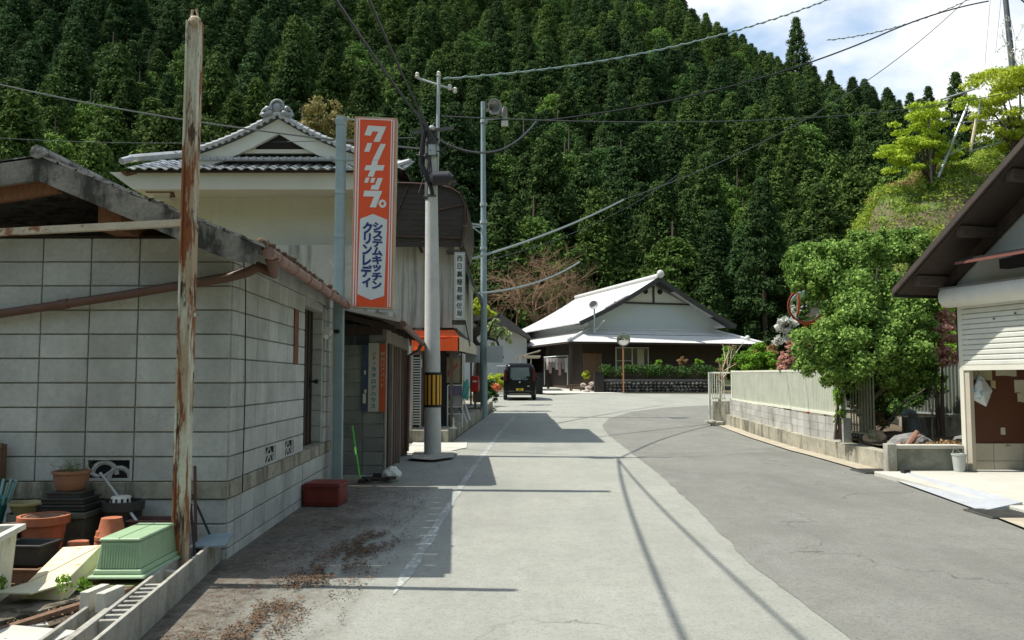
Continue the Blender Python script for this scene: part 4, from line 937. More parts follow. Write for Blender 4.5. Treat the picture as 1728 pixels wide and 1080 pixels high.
# lattice door left of the utility pole
b = MB(); xl, xr = wx(697,18.9), wx(709,18.9)
for k in range(26): b.box(xl,xr,18.93,18.97,.42+k*.06,.45+k*.06)
b.box(xl-.03,xl,18.92,18.98,.36,2.0); b.box(xr,xr+.02,18.92,18.98,.36,2.0); b.box(xl,xr,18.98,19.0,.36,2.0,1)
b.build('louvre_panel', [alu, black], PO)
b = MB(); b.tube([(wx(693,18.6),18.6,.3),(wx(693,18.6),18.6,2.2)], .03, 8); b.box(wx(686,18.9),wx(692,18.9),18.8,18.9,.3,2.3); b.build('downpipe', M('grey_pipe', (.28,.27,.24), .6, .1), PO)
# platform
b = MB(); b.prism([(-2.6,18.62,-.1),(-1.42,18.62,-.1),(-.71,31,-.1),(-2.6,31,-.1)], (0,0,.42)); 
po = b.build('raised_pavement', mossconc, bevel=.02); me = po.data
for v in me.vertices:
    if v.co.y > 30: v.co.z += g(31)
kind(po, 'structure')
# white vertical sign
PS = thing('vertical_sign', 'narrow white vertical sign with black kanji on the post office corner', 'sign', ((wx(775,18.9)),18.9,3))
sx0, sx1 = wx(766,18.9), wx(784,18.9); sz0, sz1 = wz(540,18.9), wz(424,18.9)
b = MB(); b.box(sx0,sx1,18.9,19.05,sz0,sz1); b.build('casing', M('sign_casing_grey', (.36,.38,.36), .6, .08), PS)
b = MB(); b.box(sx0+.03,sx1-.03,18.892,18.8995,sz0+.04,sz1-.04); b.build('panel', M('sign_panel_white', (.50,.53,.50), .6, .04), PS)
b = MB(); hh_ = (sz1-sz0-.12)/8; column_text(b, '西日裏簡易郵便局', ((sx0+sx1)/2,18.889,sz1-.06-hh_/2), hh_, hh_*.78, hh_*.82, (1,0,0), (0,0,1), (0,-1,0), .008); b.build('lettering', black, PS)
b = MB(); b.box(sx0-.05,sx1,18.93,19.1,sz0-.10,sz0); b.beam((sx1,19,sz0),(sx1+.12,19,sz0-.6),.03,.03); b.box(sx0-.2,sx1+.02,18.95,19.35,sz1+.01,sz1+.05); b.build('bracket', M('bracket_dark', (.05,.045,.04), .8, .1), PS)
# ============================================================ GARDEN CLUTTER, front left
gz0 = .06
b = MB(); b.prism([(-7,2.5,-.05),(-2.62,3.2,-.05),(-2.36,SY-.04,-.05),(-7,SY-.04,-.05)], (0,0,gz0+.045)); 
kind(b.build('garden_soil', M('garden_soil', (.10,.085,.06), .95, .35, 5, .9, 25, layers=[((.03,.025,.018), 6, .48, .6, (1,1,1), .9)])), 'structure')
# kerb wall: two rows of hollow blocks seen from above
def on(t, off): # t 0 at the shed corner -> 1 near the camera; off = distance to the left of the outer face
    a = Vector((-2.33, 6.78, 0)); e = Vector((-1.86, 3.0, 0)); p = a.lerp(e, t); dd = (e-a).normalized(); return p + Vector((dd.y, -dd.x, 0))*off
KW = thing('kerb_wall', 'low kerb wall of hollow concrete blocks along the garden edge', 'wall', (-2.1,4.9,0))
kdir = (on(1,0)-on(0,0)).normalized(); klen = (on(1,0)-on(0,0)).length
def hollow(mb, o0, o1, z1, t0, t1, cores=True):
    th = .026; n_ = int((t1-t0)*klen/.4)
    for (a, c) in ((o0, o0+th), (o1-th, o1)):
        mb.prism([on(t0,a), on(t1,a), on(t1,c), on(t0,c)], (0,0,z1))
    mb.prism([on(t0,o0+th), on(t1,o0+th), on(t1,o1-th), on(t0,o1-th)], (0,0,z1-.13))
    L_ = (t1-t0)*klen; k = 0; u = 0
    while u < L_:
        if cores(u/L_) : 
            ta = t0 + u/klen; tb = t0 + (u+.03)/klen
            mb.prism([on(ta,o0+th)+Vector((0,0,z1-.13)), on(tb,o0+th)+Vector((0,0,z1-.13)), on(tb,o1-th)+Vector((0,0,z1-.13)), on(ta,o1-th)+Vector((0,0,z1-.13))], (0,0,.122))
        u += .095
b = MB(); hollow(b, 0, .15, .20, 0.01, 1, lambda f: .40 < f < .62 or f > .9)
b.build('outer_row', concrete, KW, bevel=.004)
b = MB(); hollow(b, .20, .35, .155, .50, 1, lambda f: .35 < f < .8); b.prism([on(.0,.16),on(1,.16),on(1,.19),on(0,.19)], (0,0,.08)); b.build('inner_row', concrete, KW, bevel=.004)
for q, (t, o_) in enumerate([(.485,.23),(.475,.33)]):
    b = MB(); p = on(t, o_); b.obox(p+Vector((0,0,.18)), (.055,.20,.11), Matrix.Rotation(R(-7),3,'Z')); b.obox(p+Vector((0,0,.09)), (.035,.12,.10), Matrix.Rotation(R(-7),3,'Z'))
    o = b.build('block_piece', concretelight, None, bevel=.004); recenter(o); tag(o, ['pale concrete block offcut standing on the kerb, left of the pair','pale concrete block offcut standing on the kerb, right of the pair'][q], 'block offcut')
b = MB(); p = on(.33,.20); b.obox(p+Vector((0,0,.12)), (.07,.03,.16)); b.obox(p+Vector((.08,.15,.15)), (.10,.06,.05), (0,.2,.3)); o = b.build('brick_offcut', concrete, None, bevel=.004); recenter(o); tag(o, 'small upright concrete offcut on the kerb in front of the green planter', 'block offcut')
# old ledge slab
b = MB(); b.prism([W(-60,1060,4.5).xy.to_3d(), W(255,975,5.6).xy.to_3d(), W(215,940,6.0).xy.to_3d(), W(-60,990,5.2).xy.to_3d()], (0,0,.12)); 
for i, v in enumerate(b.v): b.v[i] = (v[0], v[1], max(v[2], 0))
o = b.build('garden_ledge', M('mossy_ledge', (.17,.15,.11), .95, .3, 6, 1, 25, layers=[((.04,.035,.02), 7, .45, .58, (1,1,1), .9), ((.4,.38,.33), 12, .62, .7, (1,1,1), .7)])); recenter(o); tag(o, 'mossy crumbling concrete ledge under the cream tray', 'ledge')
b = MB(); b.beam((-2.98,3.9,.10),(-2.35,5.5,.13),.05,.03); b.beam((-3.02,4.0,.08),(-2.75,4.6,.10),.03,.02); o = b.build('old_board', oldwood); recenter(o); tag(o, 'long weathered brown board lying beside the mossy ledge', 'board')
b = MB(); b.obox((-2.56,4.27,.10), (.42,.55,.03), (0.05,0,-.25)); b.obox((-2.66,4.72,.09), (.14,.12,.02), (0,.1,.6)); o = b.build('paving_slab', concretelight, None, bevel=.005); recenter(o); tag(o, 'pale square paving slab lying by the kerb at the bottom left', 'slab')
def pot(c, r0, r1, h, m, label, cat='flower pot', rim=.02, inner=True, rot=None, name='flower_pot', group=None, build=True, flip=False):
    prof = [(r0,0),(r1*.96,h*.82),(r1*.97,h*.83),(r1+rim*.5,h*.84),(r1+rim*.5,h),(r1-.012,h),(r1-.02,h*.9),(r0*.9,.02)]
    if flip: prof = [(r, h-z) for r, z in prof]
    b = MB(); b.lathe((0,0,0), prof, 28, 0, rot)
    o = b.build(name, m, smooth=True); o.location = c; return tag(o, label, cat, group)
Y_ = 6.55
# bowl with wispy plant on a stack of trays on a bin
o = thing('bowl_pot', 'round brown bowl planter with wispy grass, raised on stacked black trays', 'flower pot', (-3.44,Y_,.585))
b = MB(); b.lathe((-3.44,Y_,.585), [(.085,0),(.105,.02),(.125,.08),(.13,.13),(.142,.135),(.142,.155),(.122,.155),(.118,.12)], 28); b.build('bowl', M('bowl_clay', (.24,.125,.075), .8, .15, 6), o, smooth=True)
b = MB(); b.lathe((-3.44,Y_,.70), [(.118,.012),(.06,.02),(.001,.022)], 16); b.build('soil', garden_soil if False else earth, o)
b = MB()
for k in range(46):
    a = random.random()*6.28; r = random.random()*.1; p = Vector((-3.44+math.cos(a)*r, Y_+math.sin(a)*r, .71)); b.tube([p, p+Vector((random.gauss(0,.02),random.gauss(0,.02),.05)), p+Vector((random.gauss(0,.05),random.gauss(0,.04),random.uniform(.06,.15)))], [.002,.0018,.001], 3)
b.build('stems', M('grass_stem', (.12,.15,.06), .8, .3, 20), o)
for k, (s_, z, lab) in enumerate([(.36,.445,'lowest wide black tray under the bowl planter, on the olive bin'),(.32,.495,'middle black tray of the stack under the bowl planter'),(.26,.54,'topmost small black tray directly beneath the bowl planter')]):
    b = MB(); h2 = .045; b.box(-s_/2,s_/2,-s_*.4,s_*.4,0,h2); b.box(-s_/2-.012,s_/2+.012,-s_*.4-.012,s_*.4+.012,h2-.012,h2-.002)
    o = b.build('nursery_tray', blackpl, None, bevel=.003); o.location = (-3.44,Y_,z); tag(o, lab, 'tray')
def tub(c, w, dp, h, m, label, name='planter_box', taper=.85, rot=0, inverted=False, cat='planter', th=.012, rim=.015, lie=None):
    b = MB(); a0, a1 = (w*taper/2, w/2), (dp*taper/2, dp/2)
    def ring(x, y, z): return [(-x,-y,z),(x,-y,z),(x,y,z),(-x,y,z)]
    R_ = [ring(a0[0],a1[0],0), ring(a0[1],a1[1],h*.88), ring(a0[1]+rim,a1[1]+rim,h*.88), ring(a0[1]+rim,a1[1]+rim,h), ring(a0[1]-th,a1[1]-th,h), ring(a0[0]-th,a1[0]-th,th)]
    vs = [v for r in R_ for v in r]; fs = [(i*4+j, i*4+(j+1)%4, i*4+4+(j+1)%4, i*4+4+j) for i in range(5) for j in range(4)] + [(3,2,1,0),(20,21,22,23)]
    b.add(vs, fs); o = b.build(name, m, bevel=.005); o.location = c
    o.rotation_euler = lie if lie else (math.pi if inverted else 0, 0, rot); 
    return tag(o, label, cat)
tub((-3.46,6.55,gz0), .44,.34,.38, oliveb, 'deep olive-grey bin supporting the black trays and bowl planter', cat='bin')
pot((-3.05,6.6,gz0), .11,.145,.44, blackpl, 'round black bucket against the shed wall holding a white basket', cat='bucket', name='black_bucket')
b = MB(); b.lathe((0,0,0), [(.085,0),(.075,.05),(.068,.06),(.001,.062)], 24); 
for k in range(12): a = k*math.pi/6; b.box(math.cos(a)*.082-.006,math.cos(a)*.082+.006,math.sin(a)*.082-.006,math.sin(a)*.082+.006,.005,.045,1)
o = b.build('white_basket', [whitepl, black], smooth=True); o.location = (-3.07,6.6,.475); tag(o, 'upturned white slotted basket sitting on the round black bucket', 'basket')
# yellow bowls
pot((-3.72,6.45,.42), .09,.125,.09, yellowpl, 'dull yellow bowl on top of the nested pair by the wall', name='plastic_bowl', cat='bowl')
pot((-3.72,6.45,.06), .10,.125,.37, M('grey_tub', (.16,.17,.13), .6, .1), 'grey-green round tub beneath the dull yellow bowl', name='round_tub', cat='tub')
tub((-3.86,6.05,.20), .62,.22,.17, terrad, 'long brown trough planter tilted at the left behind the terracotta pot', lie=(0,R(-8),R(8)))
tub((-3.95,6.2,gz0), .5,.3,.15, blackpl, 'flat black crate under the tilted brown trough', cat='crate')
# terracotta
o = thing('flower_pot', 'big round terracotta pot with smaller pots nested inside', 'flower pot', (-3.42,6.15,.17))
for (r1, h, z) in [(.162,.29,0),(.125,.06,.225),(.10,.05,.222)]:
    b = MB(); b.lathe((-3.42,6.15,.17+z), [(r1*.72 if h > .1 else r1*.9,0),(r1*.93,h*.78),(r1+.012,h*.80),(r1+.014,h),(r1-.012,h),(r1*.7,.03)], 30); b.build('pot' if h > .1 else 'nested_pot', terra if h > .1 else terrad, o, smooth=True)
tub((-3.45,6.2,gz0), .3,.26,.11, blackpl, 'black plastic tray under the big terracotta pot', cat='tray')
pot((-3.06,5.95,.10), .068,.092,.21, terra, 'small upturned terracotta pot between the big pot and the green planter', flip=True)
bpy.data.objects[-1] if False else None
pot((-2.92,6.10,.10), .082,.112,.26, terra, 'larger upturned terracotta pot, lower of the pair behind the green planter', flip=True)
pot((-2.90,6.10,.30), .070,.100,.15, terra, 'upturned terracotta pot stacked on another behind the green planter', flip=True)
tub((-3.30,5.78,.20), .29,.24,.14, blackpl, 'rectangular black planter stacked in front of the big terracotta pot', rot=-.05)
tub((-3.28,5.72,.06), .30,.25,.14, terrad, 'rectangular brown planter beneath the black one', rot=-.05)
tub((-2.75,6.5,.25), .34,.2,.13, M('maroon_plastic', (.10,.045,.035), .6, .15), 'dark maroon trough planter by the wall behind the terracotta pots')
b = MB(); b.box(-2.95,-2.55,6.42,6.6,gz0,.245); o = b.build('concrete_block', concrete, None, bevel=.005); recenter(o); tag(o, 'grey concrete block under the maroon trough by the wall', 'concrete block')
# green upturned planter
GP = thing('green_planter', 'pale green ribbed planter lying upside down by the rusty pole', 'planter', (-2.68,5.72,.1))
m_ = Matrix.Translation((-2.52,5.70,.185)) @ Matrix.Rotation(R(1),4,'Z')
b = MB(); b.M = m_
def tap(mb, w0, d0, w1, d1, z0, z1):
    mb.add([(-w0,-d0,z0),(w0,-d0,z0),(w0,d0,z0),(-w0,d0,z0),(-w1,-d1,z1),(w1,-d1,z1),(w1,d1,z1),(-w1,d1,z1)], [(0,3,2,1),(4,5,6,7),(0,1,5,4),(1,2,6,5),(2,3,7,6),(3,0,4,7)])
tap(b, .185,.345,.175,.335,.0,.022); tap(b, .160,.320,.150,.312,.0221,.055); tap(b, .143,.305,.124,.285,.0551,.225); tap(b,.134,.296,.130,.292,.2252,.248)
b.build('tub', greenpl, GP, bevel=.010, seg=3)
b = MB(); b.M = m_
for k in range(14):
    x = -.112+k*.0172; b.add([(x-.004,-.303,.06),(x+.004,-.303,.06),(x+.004,-.285,.20),(x-.004,-.285,.20),(x-.004,-.309,.06),(x+.004,-.309,.06),(x+.004,-.291,.20),(x-.004,-.291,.20)], [(4,5,6,7),(0,1,5,4),(3,7,6,2),(0,4,7,3),(1,2,6,5)])
b.build('ribs', greenpl, GP); b = MB(); b.M = m_; b.box(-.012,-.004,-.29,.29,.2485,.2495); b.build('base_groove', M('groove', (.12,.2,.12), .6, 0), GP)
b = MB(); b.M = Matrix.Translation((-2.56,5.66,.105)); b.box(-.2,.17,-.33,.36,0,.045); o = b.build('olive_tray', M('olive_tray', (.16,.17,.07), .6, .15), None, bevel=.004); recenter(o); tag(o, 'flat olive tray under the pale green planter', 'tray')
# cream tray leaning on it
CT = thing('cream_tray', 'cream plastic planter lying bottom up, ribbed like a cross, beside the green one', 'planter', (-3.0,5.3,.1))
A, B_, C_, D_ = W(40,988,5.15), W(101,990,5.12), W(172,919,5.62), W(106,923,5.66)
nrm = (B_-A).cross(D_-A).normalized(); nrm = nrm if nrm.z > 0 else -nrm; cen = (A+B_+C_+D_)/4
b = MB(); out = [p + (p-cen)*.10 - nrm*.085 for p in (A,B_,C_,D_)]; b.add([A,B_,C_,D_]+out, [(0,1,2,3),(0,4,5,1),(1,5,6,2),(2,6,7,3),(3,7,4,0),(7,6,5,4)])
rim = [p + (p-cen)*.16 - nrm*.086 for p in (A,B_,C_,D_)]; b.prism(rim, -nrm*.015); b.build('tub', creampl, CT, bevel=.006)
b = MB(); o_ = nrm*.001
for p, q in ((A,C_),(B_,D_),((A+B_)/2,(C_+D_)/2),((A+D_)/2,(B_+C_)/2)): b.beam(p.lerp(q,.04)+o_, p.lerp(q,.96)+o_, .006, .004, up=nrm)
b.build('base_ribs', M('cream_rib', (.50,.38,.22), .6, .1), CT)
b = MB(); A, B_ = Vector((-3.02,4.98,.19)), Vector((-2.78,5.05,.19)); b.prism([(-3.06,5.0,.185),(-2.83,4.98,.185),(-2.70,5.20,.20),(-2.95,5.22,.20)], (0,0,.012)); o = b.build('floor_tile', M('pale_tile', (.62,.60,.44), .5, .05), None, bevel=.003); recenter(o); tag(o, 'thin pale square tile lying in front of the cream planter', 'tile')
RNG = np.random.default_rng(77)
o = leafmesh('garden_weed', L_shrub, [(-3.10,5.08,.22,.05),(-3.07,5.05,.26,.03)], 130, .018); tag(o, 'bright green weed at the left corner of the cream planter', 'weed')
o = leafmesh('garden_weed', L_shrub, [(-2.70,5.1,.22,.05),(-2.62,5.16,.2,.04)], 110, .016); tag(o, 'small green weed to the right of the pale tile', 'weed')
# tall pale planter at the left edge, brown drum
b = MB(); wt = M('weathered_white_plastic', (.56,.57,.50), .6, .08, 6, .1, 40, layers=[((.27,.24,.17), 7, .52, .7, (2,2,.4), .8)])
o = thing('tall_planter', 'tall weathered white planter cut by the left edge of the view', 'planter', (-3.1,4.95,.05))
b.M = Matrix.Translation((-3.25,5.0,.05)) @ Matrix.Rotation(R(14),4,'Z'); tap(b, .19,.22,.215,.24,0,.46); b.build('body', wt, o, bevel=.012)
b = MB(); b.M = Matrix.Translation((-3.25,5.0,.05)) @ Matrix.Rotation(R(14),4,'Z')
for (x0,x1,y0,y1) in [(-.25,.25,-.28,-.235),(-.25,.25,.235,.28),(-.25,-.205,-.2349,.2349),(.205,.25,-.2349,.2349)]: b.box(x0,x1,y0,y1,.455,.49)
b.build('rim', whitepl, o, bevel=.004)
b = MB(); b.M = Matrix.Translation((-3.25,5.0,.05)) @ Matrix.Rotation(R(14),4,'Z'); b.box(-.204,.204,-.234,.234,.461,.465); b.build('soil', earth, o)
pot((-3.06,4.50,0), .15,.16,.50, M('maroon_drum', (.12,.05,.035), .5, .15), 'dark maroon drum at the extreme left edge', cat='drum', name='maroon_drum')
# teal slatted basket
TB = thing('teal_basket', 'teal plastic basket with upright slats by the left edge', 'basket', (-4.0,6.4,.3))
b = MB(); b.lathe((-4.0,6.4,.30), [(.10,0),(.15,.25),(.14,.25),(.09,.02)], 20); b.build('tub', tealpl, TB, smooth=True)
for k in range(11):
    a = -.25+k*.36; b = MB(); p = Vector((-4.0+math.cos(a)*.145, 6.4+math.sin(a)*.145, .50)); b.beam(p, p+Vector((math.cos(a)*.05,math.sin(a)*.05,.17)), .02, .008); b.build('slat', M('pale_teal', (.20,.36,.36), .4, .1) if k == 0 else bpy.data.materials['pale_teal'], TB)
tub((-4.0,6.4,gz0), .35,.3,.23, oliveb, 'olive box under the teal slatted basket', cat='box')
b = MB(); b.tube([(-3.98,6.25,.72),(-3.93,6.2,.66),(-3.77,6.1,.42)], .008, 6); o = b.build('thin_cane', M('pinkish_cane', (.33,.20,.17), .7, .1)); recenter(o); tag(o, 'thin pinkish cane leaning down from the teal basket', 'cane')
b = MB(); b.tube([(-4.11,6.6,.5),(-4.12,6.62,.82)], .018, 8); b.ball((-4.12,6.62,.85), .035); o = b.build('tool_handle', M('orange_handle', (.42,.14,.06), .6, .1)); recenter(o); tag(o, 'orange-brown tool handle standing behind the teal basket', 'tool')
b = MB(); b.box(-4.3,-4.08,6.68,6.76,.6,.93); b.box(-4.31,-4.07,6.67,6.70,.9,.94); o = b.build('brown_box', oldwood); recenter(o); tag(o, 'brown wooden box against the shed wall behind the teal basket', 'box')
# stick, hooks, sheet, bars
b = MB(); b.tube([(-3.30,6.72,.70),(-2.62,6.3,.16)], .011, 8); b.tube([(-2.62,6.3,.16),(-2.5,6.22,.06)], .012, 8); o = b.build('white_pole', galv, smooth=True); recenter(o); tag(o, 'slim white metal pole leaning diagonally against the block wall', 'pole')
b = MB()
for x in (-2.78,-2.70,-2.60): b.tube([(x,6.4,.12),(x,6.4,.34),(x+.012,6.38,.37),(x+.028,6.37,.365)], .007, 6)
b.tube([(-2.82,6.4,.27),(-2.56,6.4,.27)], .007, 6); b.tube([(-2.69,6.4,.12),(-2.69,6.4,.05)], .008, 6); o = b.build('iron_fork', black); recenter(o); tag(o, 'black iron fork head standing behind the green planter', 'garden tool')
b = MB(); b.tube([(-2.55,6.70,.53),(-2.35,6.55,.25)], .010, 6); o = b.build('iron_bar', black); recenter(o); tag(o, 'short black iron bar leaning on the wall, right of the two', 'bar')
b = MB(); b.tube([(-2.53,6.62,.45),(-2.30,6.15,.10)], .010, 6); b.tube([(-2.56,6.72,.45),(-2.53,6.62,.45)], .008, 6); o = b.build('iron_bar', black); recenter(o); tag(o, 'black iron bar reaching down to the metal sheet, left of the two', 'bar')
b = MB(); b.prism([(-2.43,6.35,.18),(-2.14,6.30,.20),(-2.18,6.62,.24),(-2.4,6.68,.22)], (0,0,.012)); o = b.build('metal_sheet', M('bluish_sheet', (.26,.33,.36), .45, .1, 6, metal=.3)); recenter(o); tag(o, 'small bluish metal sheet lying behind the rusty pole', 'sheet')
b = MB(); b.tube([(-2.46,6.5,.78),(-2.43,6.5,.05)], .012, 6); o = b.build('rusty_rod', M('rust_rod', (.10,.05,.03), .8, .2)); recenter(o); tag(o, 'rusty rod standing behind the foot of the tall rusty pole', 'rod')
# things in front of the annex
RC = thing('red_crate', 'dark red plastic crate with lid on the ground by the teal pole', 'crate', (-2.15,9.75,0))
b = MB(); b.M = Matrix.Translation((-2.17,9.78,0)) @ Matrix.Rotation(R(-3),4,'Z'); b.box(-.205,.205,-.2,.22,.01,.215); b.box(-.18,.18,-.208,-.2001,.04,.17); b.box(.2051,.212,-.16,.18,.04,.17); b.build('body', redcrate, RC, bevel=.008)
b = MB(); b.M = Matrix.Translation((-2.17,9.78,0)) @ Matrix.Rotation(R(-3),4,'Z'); b.box(-.22,.22,-.215,.235,.2155,.25); b.box(-.2,.2,-.19,.02,.2502,.262); b.box(-.2,.2,.03,.21,.2502,.262); b.build('lid', redcrate, RC, bevel=.006)
b = MB(); b.tube([(-2.22,11.6,.80),(-2.05,11.3,.12)], .014, 8); o = b.build('green_cane', M('bright_green', (.10,.42,.05), .5, .05), smooth=True); recenter(o); tag(o, 'bright green plastic cane leaning by the annex corner', 'cane')
b = MB()
for k in range(5): b.obox((-2.1+k*.1,11.75,.03+.01*k), (.09,.12,.04), (0,0,k*.6))
o = b.build('brush_head', darkwood); recenter(o); tag(o, 'dark brush head on the ground below the green cane', 'brush')
bm = bmesh.new(); bmesh.ops.create_icosphere(bm, subdivisions=4, radius=.14)
for v in bm.verts:
    n_ = noise.noise(v.co*14)*.028 + noise.noise(v.co*35)*.010; v.co += v.normal*n_; v.co.z = max(v.co.z*.85, -.09); v.co.x *= 1.0 - .35*max(0, v.co.z/.14)
me = bpy.data.meshes.new('plastic_bag'); bm.to_mesh(me); bm.free(); me.materials.append(whitepl); o = bpy.data.objects.new('plastic_bag', me); COL.objects.link(o); o.location = (-1.72,12.0,.09); me.polygons.foreach_set('use_smooth', [True]*len(me.polygons)); tag(o, 'crumpled white plastic bag on the ground at the annex corner', 'bag')
b = MB(); b.box(-2.0,-1.88,12.05,12.12,0,.10); b.box(-2.15,-1.98,12.0,12.1,0,.05); o = b.build('black_box', blackpl); recenter(o); tag(o, 'low black box on the ground below the banners', 'box')
# ============================================================ POLES AND WIRES
UP = thing('utility_pole', 'tall concrete utility pole with black and yellow guard beside the pavement', 'utility pole', (-1.50,15.85,0))
ux, uy = -1.50, 15.85; lean = -.075
b = MB(); b.tube([(ux,uy,-.2),(ux+lean*.3,uy,2),(ux+lean*.6,uy,4),(ux+lean,uy,6.3)], [.165,.15,.13,.105], 24); b.build('shaft', polec, UP, smooth=True)
b = MB(); b.lathe((ux+lean*.1,uy,.92), [(.163,0),(.163,.66),(.15,.66)], 28); b.build('guard_band', black, UP, smooth=True)
b = MB()
for k in range(12):
    a0 = 2*math.pi*(k+.15)/12; a1 = 2*math.pi*(k+.72)/12
    f = lambda a, z, r=.1655: (ux+lean*.1+math.cos(a)*r, uy+math.sin(a)*r, z)
    am = (a0+a1)/2; b.add([f(a0,.97),f(am,.97),f(a1,.97),f(a1,1.53),f(am,1.53),f(a0,1.53)], [(0,1,4,5),(1,2,3,4)])
b.build('guard_stripe', yel, UP)
b = MB(); tx = ux+lean; b.tube([(tx+.12,uy,5.4),(tx+.14,uy,7.35)], .035, 8); b.tube([(tx-.28,uy,7.33),(tx+.16,uy,7.18),(tx+.42,uy,7.10)], .022, 6); b.build('top_pipe', galv, UP, smooth=True)
for (dx, dz) in [(-.28,7.38),(.14,7.40),(.36,7.14),(.46,7.08)]:
    b = MB(); b.lathe((tx+dx,uy,dz-.05), [(.03,0),(.05,.03),(.03,.05),(.045,.08),(.02,.11)], 12); b.build('insulator', whitepl, UP, smooth=True)
b = MB()
for z, w_ in ((6.15,.13),(5.75,.14),(5.3,.14),(4.95,.135)): b.lathe((tx,uy,z), [(w_,0),(w_,.05)], 16, closed=True)
b.beam((tx-.35,uy-.11,6.2),(tx+.45,uy-.11,6.3),.05,.06); b.tube([(tx,uy,4.9),(tx,uy,6.25)],.115,12); b.beam((tx-.1,uy-.12,5.3),(tx+.5,uy-.1,5.25),.04,.05); b.build('band_bracket', M('dark_bracket', (.09,.09,.085), .6, .2, 6), UP)
b = MB(); b.M = Matrix.Translation((tx+.22,uy-.2,5.28)); b.tube([(-.22,0,0),(-.15,0,0),(.15,0,.01),(.22,0,0)], [.05,.14,.14,.06], 12); b.build('splice_box', M('dark_plastic', (.03,.03,.035), .4, .1), UP, smooth=True)
b = MB(); rnd = random.Random(4)
for k in range(16):
    a = Vector((tx+rnd.uniform(-.2,.15), uy-.15, rnd.uniform(5.2,6.3))); c = a+Vector((rnd.uniform(-.15,.3),0,rnd.uniform(-.5,.3))); m_ = (a+c)/2+Vector((rnd.uniform(-.12,.12),-.05,rnd.uniform(-.2,0)))
    b.tube([a, a.lerp(m_,.6), m_, c.lerp(m_,.4), c], .011, 5)
b.tube([(tx-.2,uy-.15,6.6),(tx-.12,uy-.15,6.2),(tx-.18,uy-.15,5.6),(tx,uy-.15,5.2)], .05, 8); b.tube([(tx+.0,uy-.14,5.2),(tx+.05,uy-.15,5.0)], .04, 8)
b.build('wire_bundle', cabl, UP, smooth=True)
b = MB(); b.box(tx-.03,tx+.10,uy-.2,uy-.1,5.75,5.95); b.ball((tx+.03,uy-.17,6.28),(.07,.05,.05)); b.build('terminal_cap', galv, UP)
# second, slimmer pole with horn speakers
S2 = thing('speaker_pole', 'slim grey-green pole with horn speakers beyond the post office', 'pole', (wx(817,27),27,g(27)))
px2 = wx(817,27); zt2 = wz(163,27)
b = MB(); b.tube([(px2,27,g(27)-.2),(px2-.02,27,5),(px2-.06,27,zt2)], [.12,.10,.07], 16); b.build('shaft', tealp, S2, smooth=True)
def horn(c, d, r, L_, nm='horn_speaker'):
    d = Vector(d).normalized(); m_ = d.to_track_quat('Z','Y').to_matrix(); b = MB()
    b.lathe(c, [(.05,-.12),(.06,0),(.05,.04),(r*.45,L_*.55),(r*.75,L_*.85),(r,L_),(r*.9,L_),(r*.4,L_*.5),(.03,.05)], 20, 0, m_); return b.build(nm, M('horn_grey', (.34,.34,.31), .5, .1) if 'horn_grey' not in bpy.data.materials else bpy.data.materials['horn_grey'], S2, smooth=True)
horn((px2+.16,27,wz(176,27)), (.5,-1,-.05), .26, .42); horn((px2+.30,26.9,wz(184,27)), (1,-.35,-.1), .22, .40)
b = MB(); b.beam((px2,27,wz(194,27)),(px2+.5,27,wz(192,27)),.04,.04); b.beam((px2,27,wz(378,27)),(wx(782,27),27,wz(374,27)),.05,.05); b.beam((px2,27,wz(382,27)),(wx(782,27),26.7,wz(381,27)),.04,.04); b.beam((px2,27,wz(396,27)),(wx(795,27),27,wz(380,27)),.04,.04)
for z in (200, 345, 375, 420): b.lathe((px2-.03,27,wz(z,27)), [(.12,0),(.12,.1)], 12, closed=True)
b.build('bracket', galv, S2)
b = MB(); b.box(px2+.55,px2+.78,26.8,27,wz(206,27),wz(199,27)); b.build('control_box', whitepl, S2)
b = MB(); b.box(wx(806,27)-.38,wx(806,27)+.08,26.7,26.9,wz(612,27),wz(584,27)); b.box(px2+.1,px2+.62,26.7,26.9,wz(612,27),wz(584,27)); b.build('grey_cabinet', greyp, S2)
# cables
C1 = Vector((tx,uy-.14,6.2))
cable('overhead_cable', 'black overhead cable from the utility pole passing high over the left of the view', C1, W(560,-60,9.0)+(W(560,-60,9.0)-C1)*1.6, .35, .022)
cable('overhead_cable', 'thinner black overhead cable from the utility pole, right of its twin above the sign', Vector((tx+.1,uy-.14,6.0)), W(618,-60,9.2)+(W(618,-60,9.2)-Vector((tx+.1,uy-.14,6.0)))*1.6, .35, .018)
cable('spliced_cable', 'thin dark cable from the utility pole to the upper left behind the rusty pole', Vector((tx,uy,5.9)), W(-90,120,24), .25, .02, M('dull_cable', (.06,.07,.07), .6, 0))
cable('overhead_cable', 'faint thin cable over the cream roof at the left', W(700,232,17), W(-60,228,30), .2, .010, bpy.data.materials['dull_cable'])
cable('twisted_cable', 'pale green twisted cable rising from the pole top to the upper right', W(748,133,15.8), W(1440,-18,21), .42, .014, M('green_cable', (.24,.33,.31), .5, 0), twist=30)
cable('overhead_cable', 'thin dark cable crossing level from the utility pole to the right hillside', W(745,196,15.9), W(1740,148,30), .55, .013, bpy.data.materials['dull_cable'])
cable('sagging_cable', 'thick black cable sagging from the utility pole beyond the speaker pole', W(738,235,15.8), W(905,205,24), .55, .026)
cable('overhead_cable', 'thick black cable climbing to the upper right corner', W(905,205,24), W(1480,62,30), .45, .028); cable('overhead_cable', 'short end of the black cable hooking up beneath the top right pole', W(1480,62,30), W(1668,2,32), -.15, .028)
cable('overhead_cable', 'pale twisted service cable across the sky at the upper right', W(1395,68,30), W(1668,-18,32), .35, .016, cabl2, twist=18)
cable('overhead_cable', 'pale grey cable rising to the right from the foot of the roof tiles', W(795,437,19.5), W(1052,337,26), .12, .032, cabl2)
